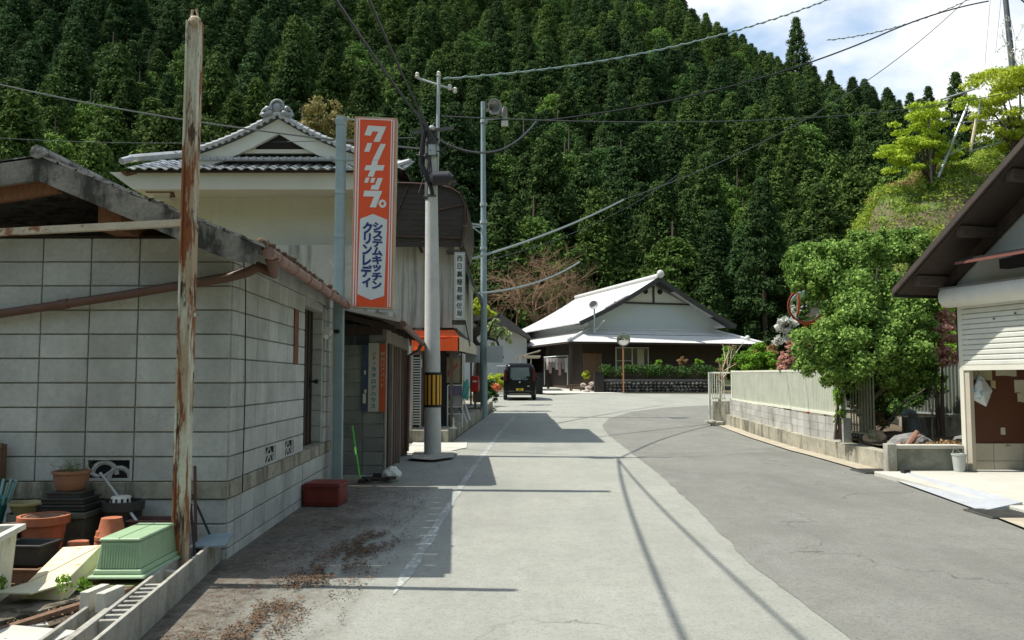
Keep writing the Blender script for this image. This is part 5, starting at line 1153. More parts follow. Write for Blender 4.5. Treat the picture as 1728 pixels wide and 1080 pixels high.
cable('overhead_cable', 'dark thin cable rising across the wooded slope to the sky', W(1052,337,26), W(1640,-10,40), 1.1, .018, bpy.data.materials['dull_cable'])
cable('overhead_cable', 'pale grey cable low beside the bare brown tree', W(805,495,24), W(978,442,34), .25, .035, cabl2)
cable('overhead_cable', 'thin dark line dipping from the horn speaker pole toward the far house', W(820,440,27), W(1150,290,40), .5, .012, bpy.data.materials['dull_cable'])

# dead leaves and crumbs among the pots
RNG = np.random.default_rng(91); n_ = 2600
P = np.stack([RNG.uniform(-4.3,-2.5,n_), RNG.uniform(4.0,6.7,n_), np.full(n_, gz0+.05)], 1); a = RNG.random(n_)*6.28; s_ = .006+.012*RNG.random(n_)
v = np.empty((n_,4,3))
for k in range(4): v[:,k,0] = P[:,0]+np.cos(a+k*1.57)*s_*(1 if k%2 else .5); v[:,k,1] = P[:,1]+np.sin(a+k*1.57)*s_*(1 if k%2 else .5); v[:,k,2] = P[:,2]+RNG.random(n_)*.012
kind(npmesh('garden_leaf_litter', v.reshape(-1,3), np.arange(4*n_).reshape(-1,4), litter), 'stuff')
# ============================================================ RIGHT SIDE
# ---------------------------------------------------------- fence on block wall, with kerb
def kx(Y): return float(np.interp(Y, [8,12.5,16,20,23.4], [5.1,5.86,5.98,5.98,6.08]))
FW = thing('garden_wall', 'low grey block wall on a stained concrete footing below the ivory fence', 'wall', (6.0,19.5,0))
ftg = MB(); ys2 = [12.75,14,15.4,17,19,21,23.6]
for a, c in zip(ys2, ys2[1:]): ftg.prism([(kx(a)-.02,a,g(a)-.1),(kx(c)-.02,c,g(c)-.1),(kx(c)+.32,c,g(c)-.1),(kx(a)+.32,a,g(a)-.1)], (0,0,.1+.30))
ftg.build('footing', mossconc, FW)
bw = MB(); Y0, Y1 = 15.35, 23.6
for a, c in zip(ys2[2:], ys2[3:]): bw.prism([(kx(a)+.105,a,g(a)+.29),(kx(c)+.105,c,g(c)+.29),(kx(c)+.2,c,g(c)+.29),(kx(a)+.2,a,g(a)+.29)], (0,0,.44), 0)
y = Y0; wb = M('aged_block', (.40,.40,.36), .95, .12, 3, .4, 90, island=.12, layers=[((.17,.16,.13), 2.0, .5, .72, (1,1,.5), .8)])
while y < Y1-.2:
    y2 = min(y+.4, Y1); u = Vector((kx(y2)-kx(y), y2-y, 0)); L_ = u.length; u.normalize(); nn = Vector((-u.y, u.x, 0)); rot = Matrix((u, nn, Vector((0,0,1)))).transposed()
    for k, (zz, hh) in enumerate([(.30,.145),(.45,.145),(.60,.135)]):
        bw.obox(Vector((kx((y+y2)/2)+.10, (y+y2)/2, g(y)+zz+hh/2)), (L_-.01, .03, hh), rot, 1)
    y = y2
bw.build('block_courses', [mortar, wb], FW)
b = MB(); b.box(kx(15.3)+.075,kx(15.3)+.23,15.2,15.36,.29,.74); b.build('end_block', wb, FW)
FE = thing('ivory_fence', 'ivory corrugated metal fence standing on the grey block wall', 'fence', (6.1,19.5,.75))
def corr(mb, x0, y0, x1, y1, z0a, z1a, z0b, z1b, pitch=.09, dpt=.03):
    L_ = math.hypot(x1-x0, y1-y0); n_ = int(L_/pitch); nx_, ny_ = -(y1-y0)/L_, (x1-x0)/L_
    vs = []; 
    for i in range(n_*4+1):
        t = i/(n_*4); o_ = (0, dpt, dpt, 0)[i%4]; x = x0+(x1-x0)*t+nx_*o_; y = y0+(y1-y0)*t+ny_*o_
        vs += [(x,y,z0a+(z0b-z0a)*t),(x,y,z1a+(z1b-z1a)*t)]
    mb.add(vs, [(2*i,2*i+2,2*i+3,2*i+1) for i in range(n_*4)])
zt0, zt1, zb0, zb1 = 1.61, 1.655, .80, .83
b = MB(); corr(b, kx(15.4)+.14, 15.4, kx(23.4)+.14, 23.4, zb0, zt0, zb1+.06, zt1); b.build('panel', fencem, FE, fixn=False)
b = MB(); b.beam((kx(15.4)+.14,15.35,zt0+.01),(kx(23.4)+.14,23.45,zt1+.01),.06,.045); b.beam((kx(15.4)+.13,15.35,zb0-.01),(kx(23.4)+.13,23.45,zb1+.05),.07,.05); b.build('rail', M('ivory_rail', (.66,.67,.55), .5, .05, 3), FE)
for Y in (15.4, 23.45):
    b = MB(); b.box(kx(Y)+.10,kx(Y)+.19,Y-.04,Y+.04,g(Y)+(.29 if Y > 20 else .73),1.70 if Y > 20 else 1.64); b.build('post', bpy.data.materials['ivory_rail'], FE, bevel=.004)
b = MB(); b.beam((6.35,23.62,.92),(6.35,23.62,1.7),.06,.06); 
for k in range(6): x = 6.05-.055*k; b.beam((x,23.75+k*.05,.88),(x,23.75+k*.05,1.62),.025,.025)
b.beam((6.2,23.65,1.64),(5.72,24.1,1.64),.03,.04); b.beam((6.2,23.65,.90),(5.72,24.1,.90),.03,.04); b.beam((5.72,24.1,.28),(5.72,24.1,1.66),.06,.06)
b.build('picket_return', bpy.data.materials['ivory_rail'], FE)
b = MB(); b.prism([(5.75,23.9,.1),(6.2,23.62,.1),(8,25.2,.1),(7.8,25.5,.1)], (0,0,.72)); b.build('return_wall', mossconc, FW)
b = MB(); b.prism([(5.55,23.2,.12),(5.9,23.3,.12),(6.1,24.2,.12),(5.6,24.3,.12)], (0,0,.14)); b.ball((5.58,23.3,.26),(.12,.14,.07)); o = b.build('corner_kerbstone', concrete, None, bevel=.01); recenter(o); tag(o, 'chipped kerbstone at the far corner of the ivory fence', 'kerbstone')
# open railing between fence and tree + back fence of the garden
OR = thing('garden_railing', 'thin ivory railing overgrown beside the garden tree trunk', 'railing', (6.1,14.6,.3))
b = MB()
for k in range(9): b.beam((6.18+.0*k,15.2-.12*k,.42),(6.18,15.2-.12*k,1.58),.018,.018)
b.beam((6.18,15.3,1.56),(6.18,14.2,1.56),.03,.03); b.beam((6.18,15.3,.5),(6.18,14.2,.5),.03,.03); b.build('pickets', M('dark_picket', (.13,.15,.09), .8, .3, 8), OR)  # ivory pickets tinted a dull dark green
BF = thing('back_fence', 'grey-green metal fence at the back of the planted garden', 'fence', (8,18.5,.3))
b = MB(); corr(b, 9.3, 15.8, 7.4, 21.5, .75, 1.75, .80, 1.75, .09); b.build('panel', M('fence_dim', (.13,.15,.12), .6, .1, 3), BF, fixn=False)
b = MB(); b.beam((9.3,15.8,1.77),(7.4,21.5,1.77),.05,.04); b.beam((9.3,15.8,.74),(7.4,21.5,.76),.05,.04); b.beam((9.0,16.7,.2),(9.0,16.7,1.8),.05,.05); b.build('rail', galv, BF)
BF2 = MB(); BF2.box(7.4,9.4,15.7,15.85,.2,.74); BF2.prism([(9.35,15.75,.2),(7.42,21.5,.2),(7.55,21.5,.2),(9.5,15.75,.2)], (0,0,.53)); o = BF2.build('back_wall', mossconc); recenter(o); tag(o, 'dark mossy retaining wall under the back garden fence', 'wall')
# garden bed
b = MB(); n1, n2 = 26, 40; vs = []
for j in range(n2+1):
    for i in range(n1+1):
        Y = 12.9+10.5*j/n2; X0 = kx(Y)+.2; X1 = 9.3 - max(0,(Y-15.8))*.33; X = X0+(X1-X0)*i/n1
        vs.append((X, Y, .34+.012*(Y-12.9)+.10*noise.noise(Vector((X*1.6,Y*1.6,0)))+.05*noise.noise(Vector((X*6,Y*6,0)))))
b.add(vs, [(j*(n1+1)+i, j*(n1+1)+i+1, (j+1)*(n1+1)+i+1, (j+1)*(n1+1)+i) for j in range(n2) for i in range(n1)])
kind(b.build('garden_bed', M('bed_soil', (.09,.07,.045), .95, .4, 4, .9, 20, layers=[((.25,.19,.10), 7, .56, .68, (1,1,1), .8)]), smooth='all', fixn=False), 'structure')
# low front wall with post, bucket
LW = thing('planter_wall', 'low concrete wall with beige coping and a square post, beside the half-open shutter', 'wall', (6.2,12.7,0))
b = MB(); b.box(5.80,6.84,12.72,12.84,.0,.40); b.build('panel', M('damp_concrete', (.22,.23,.19), .9, .15, 3, .3, 50, layers=[((.08,.08,.06), 3, .5, .7, (1,1,1), .8)]), LW)
b = MB(); b.box(5.80,6.83,12.66,12.88,.4005,.455); b.build('coping', concretelight, LW, bevel=.006)
b = MB(); b.box(5.655,5.795,12.60,12.76,.0,.475); b.build('post', concrete, LW, bevel=.008)
o = thing('water_bucket', 'pale grey bucket with wire handle against the low wall', 'bucket', (6.70,12.55,.07))
b = MB(); b.lathe((6.70,12.55,.072), [(.075,0),(.10,.24),(.108,.245),(.108,.265),(.092,.26),(.07,.02)], 24); b.build('tub', M('pale_grey_plastic', (.42,.45,.42), .5, .08), o, smooth=True)
b = MB(); b.tube([(6.60,12.55,.33),(6.62,12.53,.43),(6.70,12.5,.36),(6.80,12.55,.33)], .005, 5); b.build('handle', galv, o)
# rocks, driftwood, figure, dry leaves in the bed
RNG = np.random.default_rng(5)
def rock(c, r, label, m=stone, name='rock', sc_=(1,1,.7)):
    bm = bmesh.new(); bmesh.ops.create_icosphere(bm, subdivisions=3, radius=r); s = random.random()*50
    for v in bm.verts: v.co += v.normal*(noise.noise(v.co/r*1.3+Vector((s,0,0)))*.35*r + noise.noise(v.co/r*4+Vector((s,0,0)))*.08*r); v.co = Vector((v.co.x*sc_[0], v.co.y*sc_[1], v.co.z*sc_[2]))
    me = bpy.data.meshes.new(name); bm.to_mesh(me); bm.free(); me.materials.append(m); o = bpy.data.objects.new(name, me); COL.objects.link(o); o.location = c; return tag(o, label, 'rock')
rock((6.35,14.6,.42), .20, 'tan rock at the foot of the garden tree trunk', M('tan_rock', (.36,.27,.17), .9, .3, 6, .6, 20))
rock((6.45,13.5,.40), .26, 'broad grey rock between the tree trunk and the driftwood', M('grey_rock', (.20,.20,.19), .9, .3, 6, .7, 20), sc_=(1.5,.8,.75))
rock((6.05,13.15,.34), .12, 'small pale rock at the corner of the garden bed', M('pale_rock', (.40,.37,.31), .9, .3, 6, .6, 20))
rock((7.6,13.9,.45), .16, 'flat grey rock beside the shutter post in the garden bed', bpy.data.materials['grey_rock'], sc_=(1.6,1,.5))
b = MB(); b.tube([(6.10,13.05,.30),(6.20,13.05,.45),(6.28,13.1,.52),(6.36,13.1,.64)], [.06,.05,.06,.035], 8); b.tube([(6.28,13.1,.52),(6.38,13.05,.58)], [.04,.02], 6); b.tube([(6.15,13.05,.38),(6.02,13.0,.46)], [.04,.03], 6); o = b.build('driftwood', M('reddish_driftwood', (.24,.13,.09), .9, .35, 8, .6, 25), smooth=True); recenter(o); tag(o, 'reddish-brown gnarled driftwood at the edge of the garden bed', 'driftwood')
b = MB(); b.tube([(6.95,14.4,.35),(6.96,14.4,.62),(6.9,14.35,.84)], [.12,.09,.07], 10); b.tube([(6.9,14.35,.84),(6.78,14.3,.90),(6.66,14.25,.84)], [.08,.06,.035], 8); b.ball((6.95,14.4,.45),(.18,.14,.12)); o = b.build('stone_crane', M('blue_grey_stone', (.07,.09,.09), .8, .2, 6), smooth=True); recenter(o); tag(o, 'blue-grey stone garden ornament with bent top in the tree shade', 'ornament')
dl = [(RNG.uniform(6.2,8.2), RNG.uniform(12.95,13.6), .42, .12, .04) for _ in range(26)]
kind(leafmesh('leaf_litter', L_dry, dl, 1800, .028), 'stuff')
# ---------------------------------------------------------- the round-headed garden tree
GT = thing('garden_tree', 'bushy bright green broadleaf tree with dense rounded tiers behind the ivory fence', 'tree', (6.45,15.0,.35))
b = MB(); b.tube([(6.33,14.9,.25),(6.36,14.9,.8),(6.34,14.95,1.25),(6.5,15.0,1.8),(6.6,15.1,2.6)], [.15,.12,.115,.09,.05], 12)
for (p, q, r_) in [((6.34,14.93,1.2),(7.3,14.8,2.0),.06),((6.34,14.93,1.15),(6.0,14.9,1.9),.05),((6.5,15.0,1.8),(6.1,15.2,2.8),.05),((6.5,15,1.8),(7.2,15.3,2.8),.05),((6.36,14.9,1.0),(7.0,14.6,1.55),.045),((6.6,15.1,2.6),(6.7,15.1,3.5),.03)]:
    p, q = Vector(p), Vector(q); m_ = (p+q)/2+Vector((0,0,.12)); b.tube([p,m_,q], [r_,r_*.7,r_*.35], 8)
b.build('trunk', bark, GT, smooth=True)
def C(px, py, Y, r, rz=None): p = W(px, py, Y); return (p.x, p.y, p.z, r, rz or r*.8)
RNG = np.random.default_rng(31)
crownc = [C(1385,455,15.4,.36),C(1430,440,15.6,.42),C(1480,430,15.9,.42),C(1530,420,16.2,.38),C(1360,480,15.3,.26),C(1395,490,15.2,.36),
 C(1445,500,15.1,.45),C(1500,490,15.5,.45),C(1440,530,14.8,.40),C(1400,560,14.7,.40),C(1372,585,14.7,.34),C(1420,590,14.5,.42),C(1470,560,14.6,.45),C(1520,530,15.0,.45),C(1560,500,15.4,.36),
 C(1365,610,14.7,.26),C(1400,612,14.6,.30),C(1470,600,14.4,.42),C(1520,590,14.6,.42),C(1545,560,14.8,.38),C(1440,625,14.5,.30),C(1460,638,15.0,.32),C(1510,640,15.1,.34),C(1550,628,15.2,.32),C(1410,628,15.0,.26),C(1440,600,15.8,.5),C(1500,590,15.9,.5),C(1545,580,15.8,.45),C(1500,625,14.6,.32),C(1540,620,14.8,.30),C(1500,560,15.3,.5),C(1450,560,15.4,.5),C(1350,440,15.6,.28),C(1352,462,15.5,.3),C(1375,430,15.8,.3),C(1500,405,16.2,.3),C(1450,412,16.0,.3),C(1420,600,15.4,.4),C(1480,620,15.3,.4),C(1530,600,15.4,.4),C(1400,575,15.2,.3),C(1560,470,15.9,.3),C(1450,470,15.9,.45),C(1410,525,15.2,.3)]
sub = []
for c in crownc:
    for _ in range(16):
        d_ = RNG.normal(size=3); d_ /= np.linalg.norm(d_); r = c[3]*1.12; q_ = RNG.uniform(.45,1); sub.append((c[0]+d_[0]*r*q_, c[1]+d_[1]*r*q_, c[2]+d_[2]*r*.75*q_, r*RNG.uniform(.16,.34)))
leafmesh('crown', L_hold, sub, 240000, .030, GT, shape=1.3, up=.5, fill=.7, jit=.35)
# second broad shrub under it in shade, in the garden
def shrub(name, label, cat, clumps, n, size, m, stem=None, group=None, sub_=True, seed=1):
    global RNG
    RNG = np.random.default_rng(seed); c0 = clumps[0]; zmin = min(c[2]-c[3] for c in clumps)
    t = thing(name, label, cat, (c0[0], c0[1], zmin), group)
    cc = []
    for c in clumps:
        for _ in range(14):
            d_ = RNG.normal(size=3); d_ /= np.linalg.norm(d_); d_ *= RNG.uniform(.3,.9); r = c[3]; cc.append((c[0]+d_[0]*r, c[1]+d_[1]*r, c[2]+d_[2]*c[4], r*RNG.uniform(.15,.38), c[4]*RNG.uniform(.15,.38)))
    leafmesh('foliage', m, cc, n, size, t)
    b = MB(); zz = stem if stem is not None else zmin-.3; rr = random.Random(seed)
    for k in range(4):
        c = clumps[rr.randrange(len(clumps))]; b.tube([(c0[0]+rr.uniform(-.1,.1), c0[1], zz), ((c0[0]+c[0])/2, (c0[1]+c[1])/2, (zz+c[2])/2+.1), (c[0],c[1],c[2])], [.03,.02,.01], 5)
    b.build('stem', bark, t); return t
shrub('pink_azalea', 'pinkish-red leafed shrub between the garden tree and the shutter', 'shrub', [C(1585,575,15.4,.42),C(1590,540,15.6,.32),C(1572,600,15.2,.32),C(1602,602,15.2,.26),C(1566,560,15.4,.25)], 11000, .026, L_pink, .4, seed=3)
shrub('pink_azalea', 'small pink-flowering shrub peeking over the ivory fence', 'shrub', [C(1326,605,19.0,.22),C(1336,585,19,.18),C(1322,622,19,.2)], 3600, .026, L_pink, .5, seed=4)
shrub('white_dogwood', 'white-blossoming shrub below the roadside mirror', 'shrub', [C(1322,550,19.3,.22),C(1312,575,19.3,.14),C(1338,545,19.2,.14),C(1330,572,19.3,.12),C(1392,520,18.5,.10),C(1386,545,18.4,.08)], 420, .075, L_white, .5, seed=5)
shrub('fence_shrub', 'fresh yellow-green shrub behind the fence, nearest the bare pruned tree', 'shrub', [C(1238,603,24.6,.46),C(1262,610,24.4,.44),C(1232,625,24.6,.3)], 7000, .04, L_shrub, .4, seed=6)
shrub('fence_shrub', 'fresh green shrub behind the fence beside the small pink one', 'shrub', [C(1290,602,22.3,.42),C(1275,612,22.3,.4),C(1307,616,22,.32)], 7000, .04, L_yell if False else L_shrub, .4, seed=7)
shrub('reddish_shrub', 'reddish-tipped dim shrub behind the fresh green ones', 'shrub', [C(1285,595,24,.3),C(1300,592,24,.28)], 2500, .035, L_dry, .4, seed=8)
shrub('ivy_growth', 'green ivy climbing by the end of the fence next to the trunk', 'ivy', [C(1416,660,15.3,.14,.3),C(1418,705,15.3,.12,.22),C(1410,635,15.3,.12,.15)], 1300, .028, L_shrub, .35, seed=9)
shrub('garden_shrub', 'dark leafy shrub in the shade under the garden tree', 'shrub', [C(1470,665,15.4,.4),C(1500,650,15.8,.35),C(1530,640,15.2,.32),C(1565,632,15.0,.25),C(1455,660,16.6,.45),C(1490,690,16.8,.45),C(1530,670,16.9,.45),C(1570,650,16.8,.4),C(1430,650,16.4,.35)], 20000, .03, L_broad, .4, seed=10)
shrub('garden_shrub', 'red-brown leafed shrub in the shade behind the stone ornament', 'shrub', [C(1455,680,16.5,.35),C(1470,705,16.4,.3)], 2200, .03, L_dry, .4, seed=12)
def baretree(name, label, base, h, r, seed, m, kids=3, depth=3, spread=.6, up=.1, lean=(0,0,1), ln=None, cat='tree', buds=None, crop=None):
    t = thing(name, label, cat, base); rr = random.Random(seed); b = MB(); tips = []
    branches(b, base, lean, ln or h*.42, r, depth, spread, up, kids, tips, rr); b.build('branches' if cat != 'tree' else 'trunk', m, t, smooth='all')
    if buds:
        global RNG; RNG = np.random.default_rng(seed); leafmesh('leaves', buds[0], [(p.x,p.y,p.z,buds[2]) for p in tips], buds[1], buds[3], t)
    return t
baretree('bare_pruned_tree', 'small pale pruned tree with stubby bare branches at the far end of the fence', (W(1214,650,23.9).x,23.9,.4), 1.6, .06, 4, M('pale_bark', (.48,.41,.30), .9, .2, 8, .4, 30), 4, 2, .5, .4, ln=.95, buds=(L_dry,200,.06,.03))
baretree('bare_shrub', 'thin bare-stemmed shrub in the shade of the garden', (7.35,14.6,.4), 1.3, .022, 8, M('grey_stem', (.22,.19,.15), .9, .2), 3, 3, .45, .5, ln=.45, cat='shrub')
# roadside mirror with orange back
MR = thing('road_mirror', 'orange-backed roadside convex mirror pair rising behind the garden tree', 'traffic mirror', (W(1370,620,20.5).x,20.5,.2))
def mirror_face(c, r, d, par, back=dullorange):
    d = Vector(d).normalized(); m_ = d.to_track_quat('Z','Y').to_matrix(); b = MB(); b.lathe(c, [(.05,-.07),(r*.8,-.05),(r,0),(r*1.04,.03),(r*.98,.035),(r*.97,.0)], 32, 0, m_)
    b.add([Vector(c)+m_@Vector((math.cos(a)*r*.99, math.sin(a)*r*.99, .0)) for a in [2*math.pi*i/32 for i in range(32)]], [tuple(range(32))]); h_ = b.build('hood', back, par, smooth=True)
    b = MB(); b.lathe(c, [(r*.96*math.sin(t*.12), .012+.10*r*(1-(t/8)**2)) for t in range(1,9)] [::-1] and [(r*.96*t/8, .012+.12*r*(1-(t/8)**2)) for t in range(8,0,-1)], 32, 0, m_)
    bm_ = b.build('mirror_glass', MIR, par, smooth='all', fixn=True); return h_
MIR = M('mirror_glass', (.75,.77,.78), .03, 0, metal=1)
pm = W(1360,516,20.5)
mirror_face(pm, .44, (-.15,-1,-.08), MR); mirror_face(pm+Vector((-.20,.2,.08)), .36, (-1,.05,0), MR)
b = MB(); b.tube([(pm.x+.02,20.62,.2),(pm.x+.02,20.62,pm.z+.3)], .04, 10); b.build('post', orange, MR, smooth=True)
# ---------------------------------------------------------- house with roller shutter
GH = thing('garage_house', 'white-walled house with brown eaves and a half-raised roller shutter', 'house', (6.85,12.7,0))
A0 = Vector((6.85,12.70,0)); dd = Vector((.264,-.964,0)).normalized(); nn = Vector((-.964,-.264,0)).normalized()
def Q(a, o=0, z=0): return A0 + dd*a + nn*o + Vector((0,0,z))
LN = 5.2
# the lower opening is framed; upper gable wall
b = MB(); b.prism([Q(-.02,-.02,2.85),Q(LN,-.02,2.85),Q(LN,-.02,4.0),Q(3.35,-.02,5.38),Q(-.02,-.02,3.08)], nn*-.12); b.build('gable_wall', M('pale_gable', (.50,.52,.50), .8, .04, 2, .1, 60, wave=None), GH)
b = MB(); b.prism([Q(.0,-1.0,.075),Q(.0,-9,.075),Q(.0,-9,4.6),Q(.0,-1.0,4.2)], dd*.1) ; b.prism([Q(LN,0,.075),Q(LN,-6,.075),Q(LN,-6,3),Q(LN,0,3)], dd*.1); b.build('side_wall', cream, GH)
b = MB(); b.prism([Q(0,.02,.075),Q(.08,.02,.075),Q(.08,-.09,.075),Q(0,-.09,.075)], (0,0,2.55)); b.build('shutter_post', M('ivory_post', (.58,.57,.48), .5, .05, 4), GH, bevel=.005)
b = MB(); b.prism([Q(.081,.0,.075),Q(.17,.0,.075),Q(.17,-.07,.075),Q(.081,-.07,.075)], (0,0,1.6)); b.build('door_jamb', M('beige_jamb', (.42,.38,.30), .6, .05, 4), GH)
b = MB(); k = 0; z = 1.66
while z < 2.62:
    b.prism([Q(.07,.0,z),Q(LN,.0,z),Q(LN,.012,z+.02),Q(LN,.014,z+.055),Q(LN,.0,z+.075),Q(.07,.0,z+.075)][:3] and [Q(.07,.0,z),Q(.07,.014,z+.012),Q(.07,.014,z+.058),Q(.07,.0,z+.072),Q(.07,-.012,z+.072),Q(.07,-.012,z)], dd*(LN-.07)); z += .078
b.build('roller_shutter', shutter, GH)
b = MB(); b.prism([Q(.07,.02,1.585),Q(.07,-.02,1.585),Q(.07,-.02,1.66),Q(.07,.02,1.66)], dd*(LN-.07)); b.build('shutter_bottom_rail', M('rail_ivory', (.62,.61,.52), .45, .04, 3), GH)
for (a_, z_) in ((.68,2.33),(1.05,2.38)): b = MB(); b.ball(Q(a_,.02,z_), (.016,.02,.012)); b.build('shutter_lock', black, GH)
b = MB(); prof = [(-.02,2.56),(.10,2.545),(.20,2.57),(.26,2.64),(.27,2.72),(.25,2.79),(.22,2.83),(-.02,2.85)]
b.prism([Q(-.10,o_,z_) for o_, z_ in prof], dd*(LN+.2)); b.build('shutter_box', M('box_ivory', (.60,.60,.54), .45, .05, 3, layers=[((.4,.4,.35), 3, .62, .8, (1,1,.4), .5)]), GH, smooth=True)
b = MB(); b.prism([Q(-.12,.23,2.832),Q(-.12,-.02,2.852),Q(-.12,-.02,2.87),Q(-.12,.24,2.85)], dd*(LN+.24)); b.build('box_flashing', M('grey_flashing', (.14,.14,.14), .5, .1), GH)
# roof with deep eaves over the gable
EA, EO = -.50, .72; ez = 2.78; pk = 3.35; pz = ez + 3.85*.69
b = MB()
def rq(a, o, z): return Q(a, o, z)
for i in range(14):
    t0, t1 = i/14, (i+1.1)/14
    a0, a1 = EA+(pk-EA)*t0, EA+(pk-EA)*t1; z0, z1 = ez+(pz-ez)*t0, ez+(pz-ez)*t1
    b.prism([rq(a0,EO,z0+.06),rq(a1,EO,z1+.045),rq(a1,-8,z1+.045),rq(a0,-8,z0+.06)], (0,0,.03))
b.prism([rq(pk,EO,pz+.06),rq(pk+4,EO,ez),rq(pk+4,-8,ez),rq(pk,-8,pz+.06)], (0,0,.03))
rfh = b.build('roof', M('brown_roof', (.08,.065,.058), .55, .15, 4, .2, 20), GH)
b = MB(); b.prism([rq(EA+.02,EO-.02,ez),rq(pk,EO-.02,pz),rq(pk,-.1,pz),rq(EA+.02,-.1,ez)], (0,0,.055)); b.build('eave_boarding', M('eave_boards', (.035,.025,.02), .8, .25, 3, .3, 30, stretch=(5,5,5)), rfh)
b = MB(); b.prism([rq(EA-.02,EO+.03,ez-.0),rq(pk,EO+.03,pz-.0),rq(pk,EO+.03,pz+.095),rq(EA-.02,EO+.03,ez+.095)], nn*-.04); b.build('rake_board', M('rake_brown', (.06,.047,.04), .6, .2, 4), rfh)
b = MB(); b.beam(rq(EA-.02,EO,ez+.01), rq(EA-.02,-8,ez+.01), .05, .10); b.build('eave_fascia', black, rfh)
for (px, py) in [(1535,478),(1608,412),(1680,338),(1738,285)]:
    t = {1535:.10,1608:.33,1680:.56,1738:.76}[px]; a = EA+(pk-EA)*t; z = ez+(pz-ez)*t-.09
    b = MB(); b.beam(rq(a,EO-.07,z), rq(a,-.05,z), .12, .15); b.build('purlin', M('purlin_wood', (.06,.042,.033), .8, .3, 5, .4, 30, stretch=(2,2,8)) if 'purlin_wood' not in bpy.data.materials else bpy.data.materials['purlin_wood'], rfh)
b = MB(); b.beam(rq(EA+.35,.03,ez+.14), rq(pk,.03,pz-.14), .05, .16); b.build('verge_beam', M('verge_wood', (.06,.042,.033), .8, .3, 5), rfh)
b = MB(); z_ = wz(408,11.4)
b.prism([rq(.52,.10,3.20),rq(4.5,.10,3.20),rq(4.5,.52,3.12),rq(.52,.52,3.12)], (0,0,.04)); b.build('window_hood', M('red_brown_hood', (.16,.06,.045), .6, .15, 5), GH)
b = MB(); b.prism([rq(.52,-.0,3.22),rq(4.5,-.0,3.22),rq(4.5,.5,3.165),rq(.52,.5,3.165)], (0,0,.03)); b.prism([rq(.95,.0,3.02),rq(4.5,.0,3.02),rq(4.5,.16,3.02),rq(.95,.16,3.02)], (0,0,.14)); b.build('hood_beam', black, GH)
# inside: brown panel facing the camera, tiles, floor
pY = 12.86
b = MB(); b.box(6.95,10.5,pY,pY+.06,.47,1.75); b.build('brown_panel', brownpan, GH)
b = MB(); 
for k in range(9): b.box(6.94+.45*k+.004,6.94+.45*(k+1)-.004,pY-.022,pY+.03,.205,.465); b.box(6.94+.45*k+.004,6.94+.45*(k+1)-.004,pY-.022,pY+.03,.072,.197)
b.build('wall_tile', beigewall, GH); b = MB(); b.box(6.93,10.5,pY-.014,pY+.05,.07,.469); b.build('tile_backing', M('tile_grout', (.16,.15,.12), .9, 0), GH)
b = MB(); b.box(7.07,7.085,pY-.012,pY,.47,1.75); b.box(8.02,8.04,pY-.012,pY,.47,1.75); b.build('panel_seam', reddoor, GH)
b = MB(); b.box(6.95,10.5,pY,pY+.1,1.74,3.0); b.prism([Q(.1,-.1,2.95),Q(LN,-.1,2.95),Q(LN,-6,2.95),(7,pY,2.95)], (0,0,.05)); b.box(10.5,10.6,4,13,.07,3.0); b.build('inner_wall', darkwood, GH)
b = MB(); b.box(7.52,7.59,pY-.012,pY-.0002,.60,.71); b.build('outlet_plate', beigewall, GH, bevel=.004)
def sheet_(x0,x1,z0,z1,m,label,curl=.0,nm='notice_sheet'):
    b = MB(); n_ = 6; vs = []
    for i in range(n_+1):
        t = i/n_; vs += [(x0+(x1-x0)*t, pY-.006-curl*math.sin(t*3.1), z0+.008*math.sin(t*5)), (x0+(x1-x0)*t, pY-.003, z1)]
    b.add(vs, [(2*i,2*i+2,2*i+3,2*i+1) for i in range(n_)]); me_n = b.build(nm, m); me_n.modifiers.new('s','SOLIDIFY').thickness = .0015
    recenter(me_n); return tag(me_n, label, 'notice')
sheet_(7.10,7.42,1.44,1.70,papery,'yellowed notice pinned to the brown panel, nearest the post',.03)
sheet_(7.48,7.80,1.50,1.70,paper,'pale notice pinned to the brown panel, right of the yellowed one',.02)
sheet_(7.40,7.47,1.31,1.43,papery,'small slip of paper on the brown panel under the two notices')
sheet_(7.76,7.92,1.24,1.44,paper,'creased grey paper on the brown panel at the right edge of the picture')
sheet_(7.80,7.90,1.10,1.235,paper,'small torn slip hanging below the creased grey paper')
b = MB(); bx, bz = 7.10, 1.26; by = pY-.22
b.add([(bx+.0,by,bz+.27),(bx+.19,by+.03,bz+.02),(bx+.07,by-.01,bz-.22),(bx-.18,by-.02,bz-.09),(bx+.0,by-.06,bz)], [(0,1,4),(1,2,4),(2,3,4),(3,0,4)])
o = b.build('hanging_bag', M('bag_white', (.56,.58,.56), .5, .08, 5, layers=[((.08,.30,.42), 5, .56, .60, (1,1,1), .8)])); o.modifiers.new('s','SOLIDIFY').thickness = .03; o.modifiers.new('v','BEVEL').width = .008; recenter(o); tag(o, 'white diamond-shaped bag with blue print hanging on the brown panel', 'bag')
b = MB(); b.tube([(bx,by,bz+.27),(bx+.02,by+.1,bz+.4),(bx+.03,pY,bz+.42)], .004, 4); sp_ = b.build('cord', black, o); 
sp_.location = -o.location
